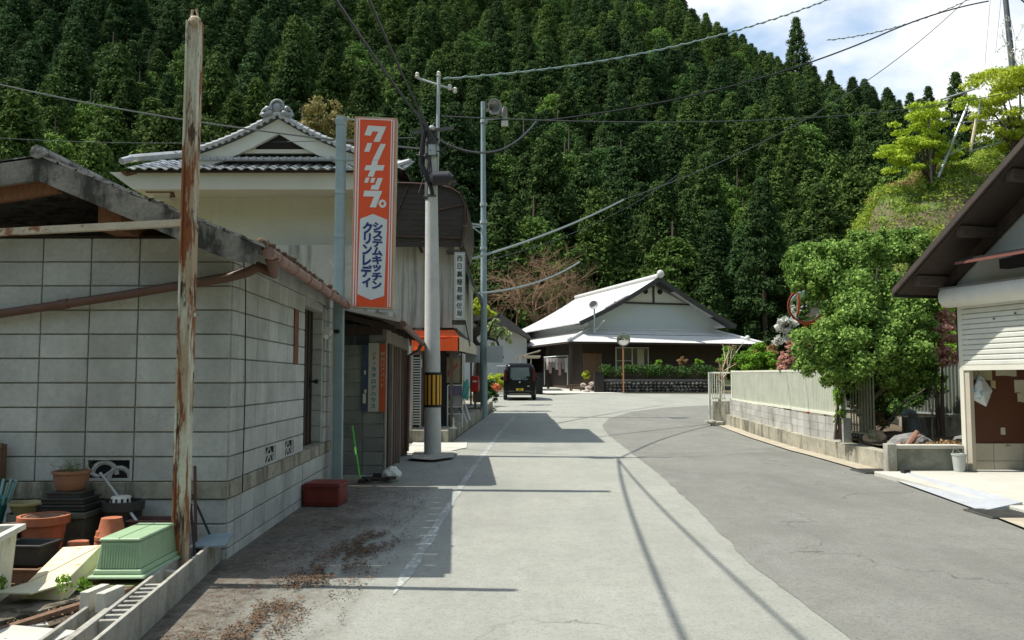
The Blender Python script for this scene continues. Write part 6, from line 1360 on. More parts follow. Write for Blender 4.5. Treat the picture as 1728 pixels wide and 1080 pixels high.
# ramp plate
b = MB(); b.add([(5.50,12.25,.022),(5.82,12.3,.085),(5.62,9.25,.105),(5.12,9.15,.026),(5.50,12.25,.012),(5.82,12.3,.012),(5.62,9.25,.012),(5.12,9.15,.012)], [(0,1,2,3),(7,6,5,4),(0,4,5,1),(1,5,6,2),(2,6,7,3),(3,7,4,0)])
o = b.build('ramp_plate', M('pale_ramp', (.36,.38,.40), .75, .1, 4, .2, 40), None, bevel=.006); recenter(o); tag(o, 'long pale grey ramp plate laid from road to forecourt', 'ramp')
b = MB(); b.box(5.75,5.85,12.3,12.42,.07,.13); o = b.build('rubber_wedge', black, None, bevel=.01); recenter(o); tag(o, 'little black rubber wedge at the foot of the square wall post', 'wedge')
# ---------------------------------------------------------- on the hillside
def hz(X, Y): return hill(X, Y)
def maple(label, base, clumps, seed, n=9000, m=L_maple):
    t = thing('maple_tree', label, 'tree', base); rr = random.Random(seed); b = MB()
    for c in clumps:
        p = Vector(base); q = Vector(c[:3]); m_ = p.lerp(q, .5)+Vector((rr.uniform(-.2,.2),0,.25)); b.tube([p, p.lerp(m_,.6)+Vector((0,0,.2)), m_, q], [.07,.05,.04,.012], 6)
    b.build('trunk', bark, t, smooth='all')
    global RNG; RNG = np.random.default_rng(seed); cc = []
    for c in clumps:
        for _ in range(7): cc.append((c[0]+RNG.normal()*c[3]*.6, c[1]+RNG.normal()*c[3]*.6, c[2]+RNG.normal()*c[4]*.5, c[3]*RNG.uniform(.3,.5), c[4]*RNG.uniform(.2,.4)))
    leafmesh('crown', m, cc, n, .06, t); return t
bp = W(1572,300,31); maple('bright yellow-green young maple, left of the leaning post on the hillside', (bp.x,31,hz(bp.x,31)-.1), [C(1560,190,31,.8,.4),C(1580,205,31,.7,.4),C(1545,215,31,.7,.3),C(1530,245,30.8,.8,.3),C(1510,265,30.8,.7,.3),C(1560,240,31,.7,.3),C(1590,235,31,.7,.3),C(1535,280,30.6,.6,.3),C(1600,255,31,.5,.25)], 3, 11000)
bp = W(1715,250,31); maple('large yellow-green maple at the right edge, above the brown eaves', (bp.x,31,hz(bp.x,31)-.1), [C(1680,130,31,.9,.6),C(1720,120,31,1.0,.6),C(1700,160,31,1,.6),C(1750,150,31,1,.7),C(1665,175,31,.7,.4),C(1690,200,31,.9,.5),C(1730,200,31,1,.6),C(1700,232,31,.9,.4),C(1655,205,31,.6,.3),C(1760,220,31,.9,.5)], 5, 15000, L_yell)
baretree('budding_tree', 'sparse pale budding tree at the top right corner', (W(1745,190,32).x,32,W(1745,190,32).z), 4, .05, 14, M('pale_twig', (.35,.33,.27), .9, .1), 3, 3, .7, .2, lean=(-.3,0,1), ln=1.5, buds=(L_white,260,.12,.05))
def post(name, label, p, q, r, m, cat='post'):
    b = MB(); b.tube([p, q], r, 8); o = b.build(name, m, smooth=True); recenter(o); return tag(o, label, cat)
post('leaning_post', 'long grey post leaning against the hillside beside the left maple', W(1583,300,30.5), W(1638,165,31), .05, galv)
post('pale_post', 'short cream post on the hillside railing, right of the leaning one', W(1637,256,30.5), W(1648,200,30.5), .06, M('cream_post', (.62,.54,.36), .7, .08))
HR = thing('hillside_railing', 'thin grey pipe railing along the top of the hillside', 'railing', (W(1640,250,30.8).x,30.8,8))
b = MB()
for (p, q, y) in [((1588,168),(1645,150),30.6),((1600,207),(1690,203),30.6),((1640,254),(1690,240),30.8),((1600,262),(1660,235),31),((1655,165),(1650,205),30.8),((1690,240),(1700,205),31)]: b.tube([W(*p,y), W(*q,y)], .04 if p[1] < 170 else .025, 6)
b.build('pipes', galv, HR)
post('slope_pole', 'upright brown pole beside the bright maple on the hillside', W(1572,310,30.4), W(1567,200,30.4), .045, M('grey_brown', (.16,.14,.11), .9, .2))
TR = thing('distant_pole', 'utility pole at the top right corner with thin hanging wires', 'utility pole', W(1712,130,33))
b = MB(); b.tube([W(1712,150,33), W(1694,-30,33)], [.13,.10], 10); b.build('shaft', M('dark_grey_pole', (.12,.14,.15), .7, .1), TR, smooth=True)
b = MB()
for (a, c) in [((1672,-10),(1662,110)),((1690,-10),(1680,90)),((1698,0),(1712,60))]: b.tube([W(*a,33), W(*c,33)], .008, 4)
b.tube([W(1700,-20,33), W(1760,30,33)], .03, 5); b.build('wires', bpy.data.materials['dull_cable'], TR)
# ============================================================ FAR END OF THE ROAD
FH = thing('far_house', 'single-storey brown house with a gleaming silver tiled roof and grey gable', 'house', (7,52,.8))
th = R(16.7); hu = Vector((math.cos(th), math.sin(th), 0)); hv = Vector((-math.sin(th), math.cos(th), 0)); h0 = Vector((4.72,51,0)); zb = g(51)
def K(a, b_, z): return h0 + hu*a + hv*b_ + Vector((0,0,z))
GW, HL = 8.75, 12.5; ZP, ZE, ZR = 4.50, 5.25, 7.72
b = MB(); b.prism([K(0,0,ZP-.2),K(GW,0,ZP-.2),K(GW,0,ZE),K(GW/2,0,ZR-.25),K(0,0,ZE)], hv*.15); b.prism([K(0,.15,ZP-.2),K(0,HL,ZP-.2),K(0,HL,ZE),K(0,.15,ZE)], hu*.15); b.prism([K(GW,.15,ZP-.2),K(GW,HL,ZP-.2),K(GW,HL,ZE),K(GW,.15,ZE)], -hu*.15); b.build('upper_wall', M('gable_grey', (.50,.55,.57), .8, .03, 1), FH)
b = MB(); b.prism([K(GW/2-2.3,-.05,6.28),K(GW/2+2.3,-.05,6.28),K(GW/2,-.05,ZR-.42)], -hv*.02); b.build('gable_top_panel', whitep, FH)
b = MB(); b.beam(K(GW/2-2.7,-.1,6.22),K(GW/2+2.7,-.1,6.22),.08,.10); b.beam(K(GW/2,-.1,6.2),K(GW/2,-.1,ZR-.4),.12,.08)
b.build('gable_timber', darkwood, FH)
for s_ in (-.55,.45):
    b = MB(); b.tube([K(GW/2+s_,-.12,6.98),K(GW/2+s_,-.05,6.98)], .17, 16); b.build('gable_vent', black, FH)
b = MB(); OV = .95
def ro(a, b_, z): return K(a, b_, z)
sl = (ZR-ZE)/(GW/2); ze_ = ZE - sl*OV*.8
for (a0, a1, z1) in [(GW/2, -OV, ze_), (GW/2, GW+OV, ze_)]:
    n_ = 24
    for i in range(n_):
        t0, t1 = i/n_, (i+1.05)/n_; p = lambda t, y: ro(a0+(a1-a0)*t, y, ZR+(z1-ZR)*t - .28*math.sin(math.pi*t)*.5)
        b.prism([p(t0,-OV), p(t1,-OV), p(t1,HL+OV), p(t0,HL+OV)], (0,0,.07))
rf3 = b.build('roof', silvtile, FH)
b = MB()
for (a0, a1) in [(GW/2,-OV),(GW/2,GW+OV)]:
    for i in range(8):
        t0, t1 = i/8, (i+1)/8; p = lambda t: ro(a0+(a1-a0)*t, -OV-.03, ZR+(ze_-ZR)*t - .14*math.sin(math.pi*t)-.02)
        b.beam(p(t0), p(t1), .10, .26)
    b.prism([ro(a0,-OV+.03,ZR-.05),ro(a1,-OV+.03,ze_-.06),ro(a1,0,ze_-.06),ro(a0,0,ZR-.05)], (0,0,-.04))
b.build('bargeboard', M('barge_dark', (.05,.05,.052), .7, .1), rf3)
b = MB(); b.tube([ro(GW/2,-OV-.1,ZR+.16),ro(GW/2,HL+OV,ZR+.16)], .16, 10); b.ball(ro(GW/2,-OV-.15,ZR+.25), (.24,.12,.26)); b.build('ridge_tiles', silvtile, rf3, smooth=True)
# lower roof: skirt round front and left
PJ = 2.1; zl = 3.62
b = MB()
def skirt(p0, p1, q1, q0, n_=7):
    for i in range(n_):
        t0, t1 = i/n_, (i+1.05)/n_; b.prism([p0.lerp(q0,t0), p1.lerp(q1,t0), p1.lerp(q1,t1), p0.lerp(q0,t1)], (0,0,.05))
skirt(K(0,0,ZP), K(GW,0,ZP), K(GW+PJ,-PJ,zl), K(-PJ,-PJ,zl)); skirt(K(0,HL,ZP), K(0,0,ZP), K(-PJ,-PJ,zl), K(-PJ,HL+1,zl)); skirt(K(GW,0,ZP), K(GW,HL,ZP), K(GW+PJ,HL,zl), K(GW+PJ,-PJ,zl))
b.build('porch_roof', silvtile, FH)
b = MB(); b.tube([K(0,0,ZP+.08),K(-PJ,-PJ,zl+.1)], .10, 8); b.tube([K(GW,0,ZP+.08),K(GW+PJ,-PJ,zl+.1)], .10, 8); b.ball(K(GW+PJ*.7,-PJ*.7,zl+.45),.16); b.ball(K(-PJ*.95,-PJ*.95,zl+.2),.14); b.tube([K(-.05,-.05,ZP+.05),K(GW,-.05,ZP+.05)], .07, 6); b.build('hip_tiles', silvtile, FH, smooth=True)
b = MB(); b.beam(K(-PJ,-PJ,zl-.02),K(GW+PJ,-PJ,zl-.02),.06,.12); b.beam(K(-PJ,-PJ,zl-.02),K(-PJ,HL,zl-.02),.06,.12); b.prism([K(-PJ+.1,-PJ+.1,zl-.03),K(GW+PJ-.1,-PJ+.1,zl-.03),K(GW,.1,ZP-.1),K(0,.1,ZP-.1)], (0,0,-.03)); b.build('porch_fascia', darkwood, FH)
wood2 = M('brown_boarding', (.045,.032,.027), .8, .2, 3, .3, 20, stretch=(3,3,1))
b = MB(); b.prism([K(-.8,-.9,zb-.2),K(GW,-.9,zb-.2),K(GW,.0,zb-.2),K(0,HL,zb-.2),K(-.8,HL,zb-.2)], (0,0,ZP-zb-.1)); b.build('lower_wall', wood2, FH)
b = MB()
for a, c in [(-1.9,-1.9),(GW+1.8,-1.9),(-1.95,2.0),(-1.95,6.5)]: b.beam(K(a,c,zb-.1),K(a,c,zl),.16,.16)
b.build('porch_post', darkwood, FH)
def win(px0, px1, py0, py1, off=-.93):
    # find position along the front wall for pixel columns
    def apos(px):
        u = (px-864)/F; o = h0 + hv*off; return (u*o.y - o.x)/(hu.x - u*hu.y)
    a0, a1 = apos(px0), apos(px1); Ym = (h0+hu*((a0+a1)/2)+hv*off).y; z1, z0 = H+(640-py0)/F*Ym, H+(640-py1)/F*Ym
    w = MB(); t = .07
    for (aa, ab, za, zc) in [(a0,a1,z0,z0+t),(a0,a1,z1-t,z1),(a0,a0+t,z0+t,z1-t),(a1-t,a1,z0+t,z1-t),((a0+a1)/2-.04,(a0+a1)/2+.04,z0+t,z1-t),(a0+t,(a0+a1)/2-.04,(z0+z1)/2-.02,(z0+z1)/2+.02)]: w.prism([K(aa,off-.01,za),K(ab,off-.01,za),K(ab,off-.01,zc),K(aa,off-.01,zc)], -hv*.05)
    f_ = w.build('window_frame', M('window_white', (.55,.55,.52), .5, 0), FH)
    w = MB(); w.prism([K(a0,off-.001,z0),K(a1,off-.001,z0),K(a1,off-.001,z1),K(a0,off-.001,z1)], -hv*.008); w.build('pane', glass, f_)
    w = MB(); ac = a0+(a1-a0)*.66
    for k in range(5): w.prism([K(ac+k*.09,off-.012-.01*(k%2),z0+.1),K(ac+k*.09+.088,off-.012-.01*((k+1)%2),z0+.1),K(ac+k*.09+.088,off-.012-.01*((k+1)%2),z1-.1),K(ac+k*.09,off-.012-.01*(k%2),z1-.1)], -hv*.006)
    w.build('curtain', paper, f_)
win(1038,1094,586,632)
b = MB(); b.prism([K(-.78,-.94,zb+.1),K(.45,-.94,zb+.1),K(.45,-.94,zb+2.2),K(-.78,-.94,zb+2.2)], -hv*.03)
b.build('entrance_door', oldwood, FH)
def far(px, py, Y): return W(px, py, Y)
# washing on the side of the house
WL = thing('washing_line', 'washing line with white and pink clothes under the porch roof', 'washing line', far(935,640,52))
b = MB(); b.tube([far(918,603,52), far(958,600,51)], .03, 6); b.tube([far(919,603,52), far(919,650,52)], .04, 6); b.tube([far(958,600,51), far(958,650,51)], .04, 6); b.build('rail', galv, WL)
rr = random.Random(3)
for k in range(7):
    x = 921+k*5.2; h_ = rr.uniform(16,32); p0 = far(x,604,51.6); p1 = far(x+4.6,604,51.5); p2 = far(x+4.0+rr.uniform(0,1.5),604+h_,51.55); p3 = far(x+rr.uniform(0,1.2),604+h_,51.6); sh = far(x-.9,609,51.6); sh2 = far(x+5.5,609,51.5)
    b = MB(); b.prism([p0,p1,sh2,far(x+4.4,612,51.5),p2,p3,far(x+.4,612,51.6),sh], (0,.05,0)); b.build('garment', [M('cloth_white', (.58,.57,.54), .9, .08), M('cloth_pink', (.48,.33,.33), .9, .08), M('cloth_grey', (.32,.32,.33), .9, .08)][k%3] if k < 3 else [bpy.data.materials['cloth_white'], bpy.data.materials['cloth_pink'], bpy.data.materials['cloth_grey']][k%3], WL)
b = MB(); b.box(far(884,600,49).x, far(912,600,49).x, 48.8, 52, wz(603,49), wz(600,49)); b.prism([far(872,602,49), far(912,590,49), far(912,592,49), far(872,604,49)], (0,3,0)); cp = b.build('lean_to_canopy', M('beige_canopy', (.50,.44,.34), .7, .1), FH)
b = MB()
for px in (878,896): b.tube([far(px,603,49), far(px,660,49)], .04, 6)
b.build('canopy_post', galv, FH)
# antenna and mirror
AN = thing('rooftop_antenna', 'round grey dish antenna on a pole at the left corner of the silver roof', 'antenna', far(1003,560,50))
b = MB(); b.tube([far(1003,562,50), far(1003,520,50)], .05, 8); b.tube([far(1003,560,50),far(1020,540,50)], .02, 5); b.build('mast', galv, AN)
b = MB(); m_ = Vector((-.3,-1,.25)).to_track_quat('Z','Y').to_matrix(); b.lathe(far(1002,515,49.9), [(.02,-.05),(.16,-.02),(.27,.08),(.26,.09),(.15,.0),(.01,-.03)], 20, 0, m_); b.build('dish', M('dish_grey', (.26,.27,.28), .6, .05), AN, smooth=True)
MR2 = thing('road_mirror', 'round convex mirror on a thin pole in front of the far house hedge', 'traffic mirror', far(1050,640,45))
pm2 = far(1052,573,45); mirror_face(pm2, .35, (-.15,-1,-.1), MR2, M('mirror_back', (.35,.30,.24), .6, .1))
b = MB(); b.tube([(pm2.x,45.1,.7),(pm2.x,45.1,pm2.z)], .04, 8); b.build('post', M('orange_post', (.35,.16,.08), .6, .1), MR2, smooth=True)
# hedge, stone wall, pillar
SW = thing('stone_wall', 'low wall of rounded dark cobbles below the far hedge', 'wall', (9,47,.7))
b = MB(); xw0, xw1 = far(1019,660,46.6).x, 11.6
b.box(xw0,xw1,46.75,47.2,.5,1.28)
for r_ in range(4):
    x = xw0+.1; 
    while x < xw1:
        w_ = rr.uniform(.16,.28); b.ball((x+w_/2, 46.72, .70+r_*.17+rr.uniform(-.02,.02)), (w_*.55,.12,.085), 1, 8, 5); x += w_*1.02
b.box(xw0,xw1,46.52,46.75,.5,.73,2); b.box(xw0,xw1,46.66,47.2,1.32,1.46,2)
b.build('cobbles', [black, M('dark_cobble', (.11,.108,.10), .85, .3, 3, .4, 10, island=.6), M('dark_conc', (.13,.13,.12), .9, .2, 3)], SW)
GPp = MB(); GPp.box(far(1003,640,46.6).x, far(1019,640,46.6).x, 46.5, 47.0, .6, 1.80); GPp.box(far(1002,640,46.6).x, far(1020,640,46.6).x, 46.45, 47.05, 1.8, 1.87); o = GPp.build('gate_pillar', M('black_stone', (.018,.016,.015), .5, .2)); recenter(o); tag(o, 'square dark gate pillar at the left end of the cobble wall', 'pillar')
hc = []; RNG = np.random.default_rng(8)
for k in range(90): x = xw0-.1+(xw1-xw0)*RNG.random(); hc.append((x, 47.0+RNG.random()*.5, 1.7+RNG.random()*.38, .25, .22))
HG = thing('hedge', 'clipped dark green hedge above the cobble wall', 'hedge', (9,47.2,1.3)); leafmesh('foliage', L_hedge, hc, 15000, .05, HG); b = MB(); b.box(xw0,xw1,47.0,47.4,1.3,1.9); b.build('inner_branches', darkwood, HG)
for k, (px, py, Y, r, lab, m) in enumerate([(1018,632,47,.28,'rounded yellow-green bush on top of the gate pillar end of the hedge',L_shrub),(1112,612,47.6,.26,'light green sprig bush rising above the middle of the hedge',L_shrub),(1152,610,47.8,.3,'reddish plant rising above the hedge',L_dry),(1180,612,47.8,.3,'light green plant above the right end of the hedge',L_shrub),(990,632,48.5,.34,'orange-green potted bush left of the dark gate pillar',L_yell)]):
    shrub('small_bush', lab, 'bush', [C(px,py,Y,r)], 900, .05, m, g(Y), seed=30+k)
for k, (px, py, Y, r) in enumerate([(994,655,47.5,.22),(984,650,48,.18),(1000,648,47.2,.2),(990,662,46.9,.16)]):
    p = far(px,py,Y); rock((p.x,Y,max(p.z,g(Y)+.05)), r, ['largest pinkish stone by the gate pillar','pinkish stone nearest the pale drive','stone tucked against the gate pillar','lowest small stone at the edge of the drive'][k], M('pinkish_rock', (.36,.30,.26), .9, .25, 5, .5, 15) if k == 0 else bpy.data.materials['pinkish_rock'], name='garden_stone')
b = MB(); p = far(910,661,44.5); b.box(p.x-.19,p.x+.19,44.5,44.85,g(44)-.1,1.72); b.box(p.x-.22,p.x+.22,44.46,44.9,1.72,1.80); o = b.build('gate_post', black); recenter(o); tag(o, 'black gate post immediately right of the parked van', 'gate post')
b = MB(); p = far(972,655,48.5); b.box(p.x-.35,p.x+.35,48.3,48.6,1.12,1.16); b.box(p.x-.3,p.x-.24,48.3,48.6,.7,1.12); b.box(p.x+.24,p.x+.3,48.3,48.6,.7,1.12); o = b.build('garden_bench', oldwood); recenter(o); tag(o, 'tiny wooden bench by the entrance of the far house', 'bench')
# white outbuilding behind the van
OB = thing('white_outbuilding', 'plain white-walled building with a low dark roof behind the van', 'building', far(850,600,55))
x0, x1 = far(797,600,56).x, far(889,600,56).x
b = MB(); z0, zA, zB = g(56), wz(545,56), wz(572,56); xm = far(850,540,56).x
b.prism([(x0-3,56,z0),(x1,56,z0),(x1,56,zB),(xm,56,wz(549,56)),(x0-3,56,wz(560,56))], (0,8,0)); b.build('wall', M('bright_white_wall', (.56,.58,.57), .85, .03, 1, layers=[((.40,.41,.41), 1, .55, .8, (1,1,.4), .5)]), OB)
b = MB(); b.prism([(xm-.2,55.0,wz(528,55)),(far(894,560,55).x,55.0,wz(566,55)),(far(896,560,55).x,55.0,wz(572,55)),(xm-.5,55.0,wz(546,55))], (0,9.5,0)); b.prism([(xm-.2,55,wz(528,55)),(x0-3.2,55,wz(540,55)),(x0-3.2,55,wz(548,55)),(xm-.5,55,wz(537,55))], (0,9.5,0)); b.build('roof', M('grey_brown_roof', (.09,.085,.08), .6, .15, 2), OB)
b = MB(); xa, xb = far(838,610,52).x, far(865,610,52).x
for k in range(8): x = xa+(xb-xa)*k/7; b.tube([(x,52,.8),(x,52,wz(618,52))], .03, 5)
b.tube([(xa,52,wz(618,52)),(xb,52,wz(618,52))], .04, 6); b.tube([(xa,52,wz(638,52)),(xb,52,wz(638,52))], .03, 6); o = b.build('wire_fence', galv); recenter(o); tag(o, 'thin metal mesh fence between the speaker pole and the van', 'fence')
shrub('flowering_shrub', 'yellow-green flowering shrub at the left of the van', 'shrub', [C(838,640,46,.55),C(832,655,45,.4),C(845,648,46,.4)], 2600, .07, L_yell, g(46), seed=41)
shrub('orange_flowers', 'orange flowers low behind the left side of the van', 'flowers', [C(836,652,44,.28),C(842,656,44,.2)], 500, .06, M('orange_petals', (.75,.22,.10), .7, .1), g(44), seed=42)
shrub('dark_shrub', 'dark green shrub on the pavement beside the speaker pole', 'shrub', [C(822,655,33,.45),C(815,665,32,.35),C(828,668,33,.35)], 3600, .045, L_hedge, g(32), seed=43)
shrub('yellow_foliage', 'bright yellow-green foliage beside the post office sign', 'tree', [C(800,522,30,.42),C(815,524,30,.35),C(792,515,30,.25),C(826,530,30,.25)], 1800, .07, L_yell, 2.8, seed=44)
shrub('pale_foliage', 'pale green drooping foliage in front of the white outbuilding', 'tree', [C(838,552,34,.45),C(826,565,34,.4),C(848,560,34,.4),C(830,585,34,.22),C(858,575,34,.18)], 1900, .07, leafmat('pale_leaves', (.30,.40,.14), (.50,.56,.30)), 3.0, seed=45)
b = MB(); rr = random.Random(9)
bt = thing('gnarled_tree', 'dark gnarled old branches in front of the speaker pole', 'tree', (-1.25,30,g(30)))
b.tube([(-1.25,30,.3),(-1.28,30,1.6),(-1.2,30,2.6),(-1.5,30,3.1)], [.16,.14,.12,.08], 8); b.tube([(-1.2,30,2.6),(-.9,30,2.95),(-.55,29.8,2.85),(-.3,29.8,2.2)], [.10,.08,.05,.02], 7); b.tube([(-1.3,30,2.9),(-1.7,29.8,2.7),(-2.2,29.8,2.75)], [.1,.08,.05], 7); b.ball((-1.5,30,3.2),(.4,.3,.3)); b.tube([(-.9,30,2.95),(-.7,30,3.5),(-.5,30,3.7)], [.05,.03,.01], 6)
b.build('trunk', M('dark_bark', (.04,.033,.028), .95, .3, 8, .6, 20), bt, smooth='all')
# the big bare tree
baretree('bare_brown_tree', 'large leafless brown tree between the outbuilding and the silver-roofed house', (far(905,560,67).x,67,2.2), 9, .30, 21, barkb, 4, 5, .8, .05, ln=3.6)
baretree('bare_brown_tree', 'lower leafless brown tree left of the large one, behind the white outbuilding', (far(868,570,69).x,69,2.2), 7, .22, 22, barkb, 4, 5, .9, .0, ln=2.9)
baretree('bare_brown_tree', 'reddish leafless tree rising right behind the silver roof edge', (far(950,570,70).x,70,2.4), 8, .22, 25, barkb, 4, 5, .75, .1, ln=3.2)
shrub('autumn_tree', 'pale yellowish tree rising behind the cream house roof', 'tree', [C(540,195,42,1.2),C(565,215,42,1.1),C(520,215,42,.9),C(585,240,42,1.0)], 2600, .11, leafmat('pale_olive_leaves', (.18,.17,.05), (.34,.29,.12)), 8, seed=46)
# ---------------------------------------------------------- the parked kei van
VN = thing('parked_van', 'small black van parked at the kerb, seen from behind, yellow number plate', 'van', (.35,37.5,g(38.5)))
vx, vy, vz = .35, 37.5, g(38.5)
def sect(y, wb, wm, wt_, z0, zm, zt): return [(-wb,y,z0),(-wm,y,z0+.25),(-wm,y,zm),(-wt_,y,zt-.10),(-wt_+.14,y,zt),(wt_-.14,y,zt),(wt_,y,zt-.10),(wm,y,zm),(wm,y,z0+.25),(wb,y,z0)]
S_ = [sect(0,.66,.70,.50,.28,.92,1.50), sect(.05,.70,.735,.585,.24,.95,1.60), sect(.35,.72,.7375,.62,.22,.98,1.655), sect(1.6,.72,.7375,.62,.22,.96,1.66), sect(2.35,.72,.7375,.59,.22,.93,1.55), sect(2.85,.71,.72,.60,.22,.88,1.0), sect(3.30,.66,.68,.56,.26,.70,.86), sect(3.38,.60,.62,.5,.32,.6,.72)]
b = MB(); b.M = Matrix.Translation((vx,vy,vz)); n_ = 10; vs = [p for s in S_ for p in s]
b.add(vs, [(i*n_+j, i*n_+(j+1)%n_, (i+1)*n_+(j+1)%n_, (i+1)*n_+j) for i in range(len(S_)-1) for j in range(n_)] + [tuple(range(n_)), tuple(range((len(S_)-1)*n_, len(S_)*n_))[::-1]])
body = b.build('body', carp, VN, smooth=True, bevel=.02)
TV = Matrix.Translation((vx,vy,vz))
def vpart(nm, m, fn, par=VN, **k): b = MB(); b.M = TV; fn(b); return b.build(nm, m, par, **k)
vpart('rear_window', M('rear_glass', (.10,.14,.15), .12, .1, 6, spec=.9), lambda b: b.prism([(-.44,.035,.98),(-.30,.012,.90),(.30,.012,.90),(.46,.035,.98),(.40,-.012+.02,1.46),(-.40,-.012+.02,1.46)][::1], (0,-.03,0)))
for s_ in (-1,1):
    vpart('side_window', glass, lambda b: b.prism([(s_*.735,.45,1.0),(s_*.735,2.3,.99),(s_*.66,2.15,1.46),(s_*.655,.5,1.50)], (s_*.008,0,0)))
    vpart('tail_lamp', M('tail_red', (.10,.008,.006), .2, 0) if s_ < 0 else bpy.data.materials['tail_red'], lambda b: b.box(min(s_*.60,s_*.70),max(s_*.60,s_*.70),-.012,.03,.86,1.36))
    vpart('door_mirror', carp, lambda b: (b.ball((s_*.83,2.2,.98),(.07,.05,.10)), b.beam((s_*.72,2.25,.93),(s_*.8,2.2,.95),.03,.03)), smooth=True)
vpart('number_plate', M('plate_yellow', (.60,.42,.04), .5, .05), lambda b: b.box(-.165,.165,-.045,-.030,.36,.525))
vpart('plate_marking', black, lambda b: [b.box(x,x+.03,-.047,-.0455,.385,.45) for x in (-.09,-.04,.03,.08)] + [b.box(-.06,.05,-.047,-.0455,.47,.505)])
vpart('bumper', carp, lambda b: b.box(-.70,.70,-.06,.10,.22,.42), bevel=.04)
vpart('bumper_trim', M('dull_chrome', (.30,.28,.28), .3, .1, metal=.6), lambda b: (b.box(-.47,.45,-.068,-.060,.265,.295), b.box(-.50,-.24,-.068,-.060,.395,.412), b.box(.24,.50,-.068,-.060,.395,.412)))
vpart('round_emblem', alu, lambda b: b.tube([(0,-.02,.80),(0,.0,.80)], .04, 14)); vpart('badge', alu, lambda b: b.box(.34,.44,-.02,.0,.60,.64)); vpart('wiper', black, lambda b: b.beam((.05,-.04,.93),(.38,-.035,.99),.02,.02))
for s_ in (-1,1):
    for yy_ in (.55,2.85):
        w_ = vpart('wheel', black, lambda b: b.tube([(s_*.74,yy_,.27),(s_*.58,yy_,.27)], .27, 22), bevel=.02); vpart('rim', alu, lambda b: b.tube([(s_*.745,yy_,.27),(s_*.70,yy_,.27)], .17, 16), par=w_)
# ---------------------------------------------------------- things before the post office
PB = thing('post_box', 'bright red post box on a dark post at the kerb', 'post box', (wx(803,26),26,g(26)+.3))
xx = wx(802,26); b = MB(); b.box(xx-.135,xx+.115,25.9,26.2,wz(661,26),wz(636,26)); b.ball((xx-.01,26.05,wz(636,26)), (.125,.15,.04)); b.build('box', postred, PB, bevel=.02)
b = MB(); b.box(xx-.08,xx+.06,25.88,25.899,wz(645,26),wz(642,26)); b.box(xx+.116,xx+.122,25.95,26.15,wz(658,26),wz(642,26)); b.build('slot_plate', whitepl, PB)
b = MB(); b.beam((xx,26.05,g(26)+.3),(xx,26.05,wz(661,26)),.07,.07); b.box(xx-.2,xx+.2,25.9,26.25,g(26)+.29,g(26)+.34); b.build('leg', M('dark_leg', (.12,.09,.07), .7, .2), PB)
NS = thing('notice_stand', 'aluminium framed stand with a lavender and a grey board under the awning', 'notice stand', (wx(762,19.9),19.9,.33))
b = MB(); xa, xb = wx(756,19.5), wx(781,19.5)
for x in (xa,xb): b.beam((x,19.5,.33),(x,19.5,wz(650 if x == xa else 596,19.5)),.03,.03)
for py in (698,686,650): b.beam((xa,19.5,wz(py,19.5)),(xb,19.5,wz(py,19.5)),.025,.025)
b.build('frame', alu, NS)
b = MB(); b.box(xa+.02,xb-.02,19.52,19.54,wz(666,19.5),wz(651,19.5)); b.build('lavender_board', M('lavender', (.10,.085,.15), .5, .1), NS); b = MB(); b.prism([(xa+.0,19.45,wz(684,19.5)),(xb-.02,19.45,wz(684,19.5)),(xb-.04,19.56,wz(667,19.5)),(xa+.07,19.56,wz(667,19.5))], (0,.02,0)); b.build('grey_board', M('grey_board', (.20,.20,.18), .7, .1), NS)
PP = thing('shop_poster', 'faded red and cream poster behind the notice stand', 'poster', (wx(765,19.6),19.56,1.2))
xa, xb = wx(754,19.56), wx(776,19.56); b = MB(); b.box(xa,xb,19.57,19.59,wz(646,19.56),wz(603,19.56)); b.build('sheet', M('poster_cream', (.22,.18,.12), .7, .1), PP)
b = MB()
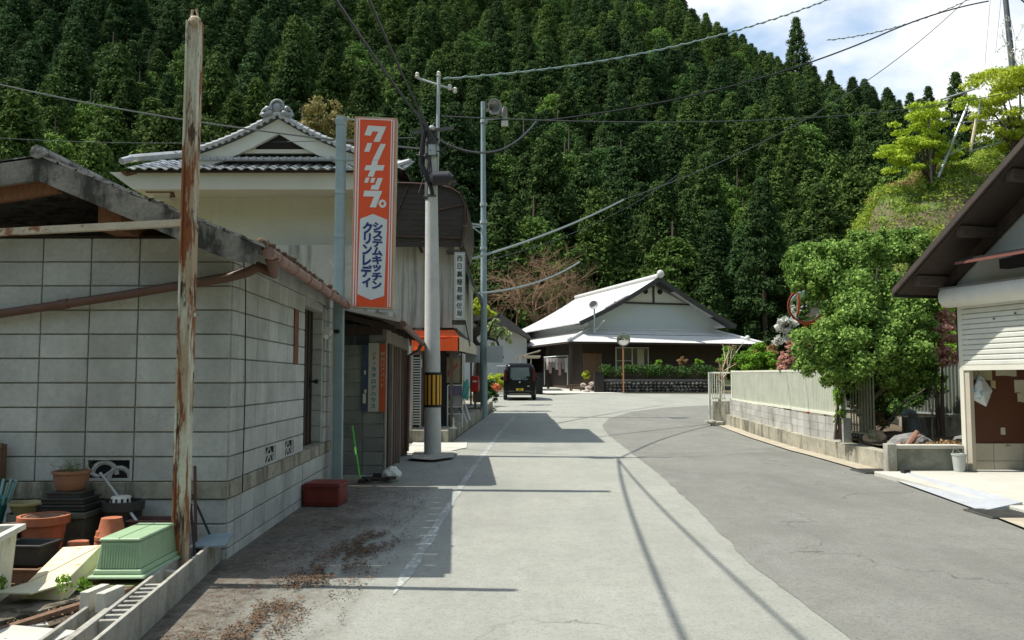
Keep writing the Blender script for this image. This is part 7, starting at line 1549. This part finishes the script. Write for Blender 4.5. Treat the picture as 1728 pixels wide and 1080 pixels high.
for i in range(5): b.prism([(xa+.02+.05*i,19.568,wz(636-4*i,19.56)),(xa+.06+.05*i,19.568,wz(634-4*i,19.56)),(xa+.05+.05*i,19.568,wz(624-3*i,19.56)),(xa+.015+.05*i,19.568,wz(627-3*i,19.56))], (0,-.002,0))
b.build('print', M('poster_red', (.30,.04,.03), .7, .2, 20), PP)
b = MB(); b.box(xa+.05,xb-.08,19.55,19.57,wz(604,19.5),wz(598,19.5)); b.box(xa,xb,19.55,19.57,wz(596,19.5),wz(590,19.5)); o = b.build('shop_notice', M('dim_lilac', (.12,.11,.13), .7, .2)); recenter(o); tag(o, 'pair of dim notices tucked under the red awning above the poster', 'notice')
b = MB(); b.tube([(wx(783,19.4),19.4,wz(668,19.4)),(wx(787,19.3),19.3,wz(650,19.3)),(wx(789,19.3),19.3,wz(640,19.3))], [.05,.07,.02], 8); b.tube([(wx(781,19.4),19.4,wz(668,19.4)),(wx(787,19.4),19.4,wz(672,19.4)),(wx(790,19.3),19.3,wz(655,19.3))], [.03,.06,.03], 8); o = b.build('folded_umbrella', tealpl, smooth=True); recenter(o); tag(o, 'teal folded cloth or umbrella hanging beside the notice stand', 'umbrella')
for q, (a, c) in enumerate([((781,670),(794,708)),((779,690),(789,712))]):
    b = MB(); b.tube([(wx(a[0],19.3),19.45,wz(a[1],19.3)),(wx(c[0],18.9),18.85,max(.34,wz(c[1],18.9)))], .016, 6); o = b.build('leaning_stick', galv); recenter(o); tag(o, ['longer pale stick propped against the notice stand','shorter pale stick propped low against the notice stand'][q], 'stick')
b = MB(); b.lathe((wx(766,19.1),19.1,.325), [(.09,0),(.07,.03),(.03,.05),(.02,.07),(.018,.22),(.03,.24),(.001,.25)], 14); o = b.build('white_ornament', paper, smooth=True); recenter(o); tag(o, 'small white swan-necked ornament on the pavement below the notice stand', 'ornament')
b = MB(); b.box(-1.95,-1.75,20.5,24,.35,1.0); b.box(-1.9,-1.6,25,26,.5,1.1); o = b.build('shop_counter', darkwood); recenter(o); tag(o, 'dark counter along the recessed shop front under the awning', 'counter')
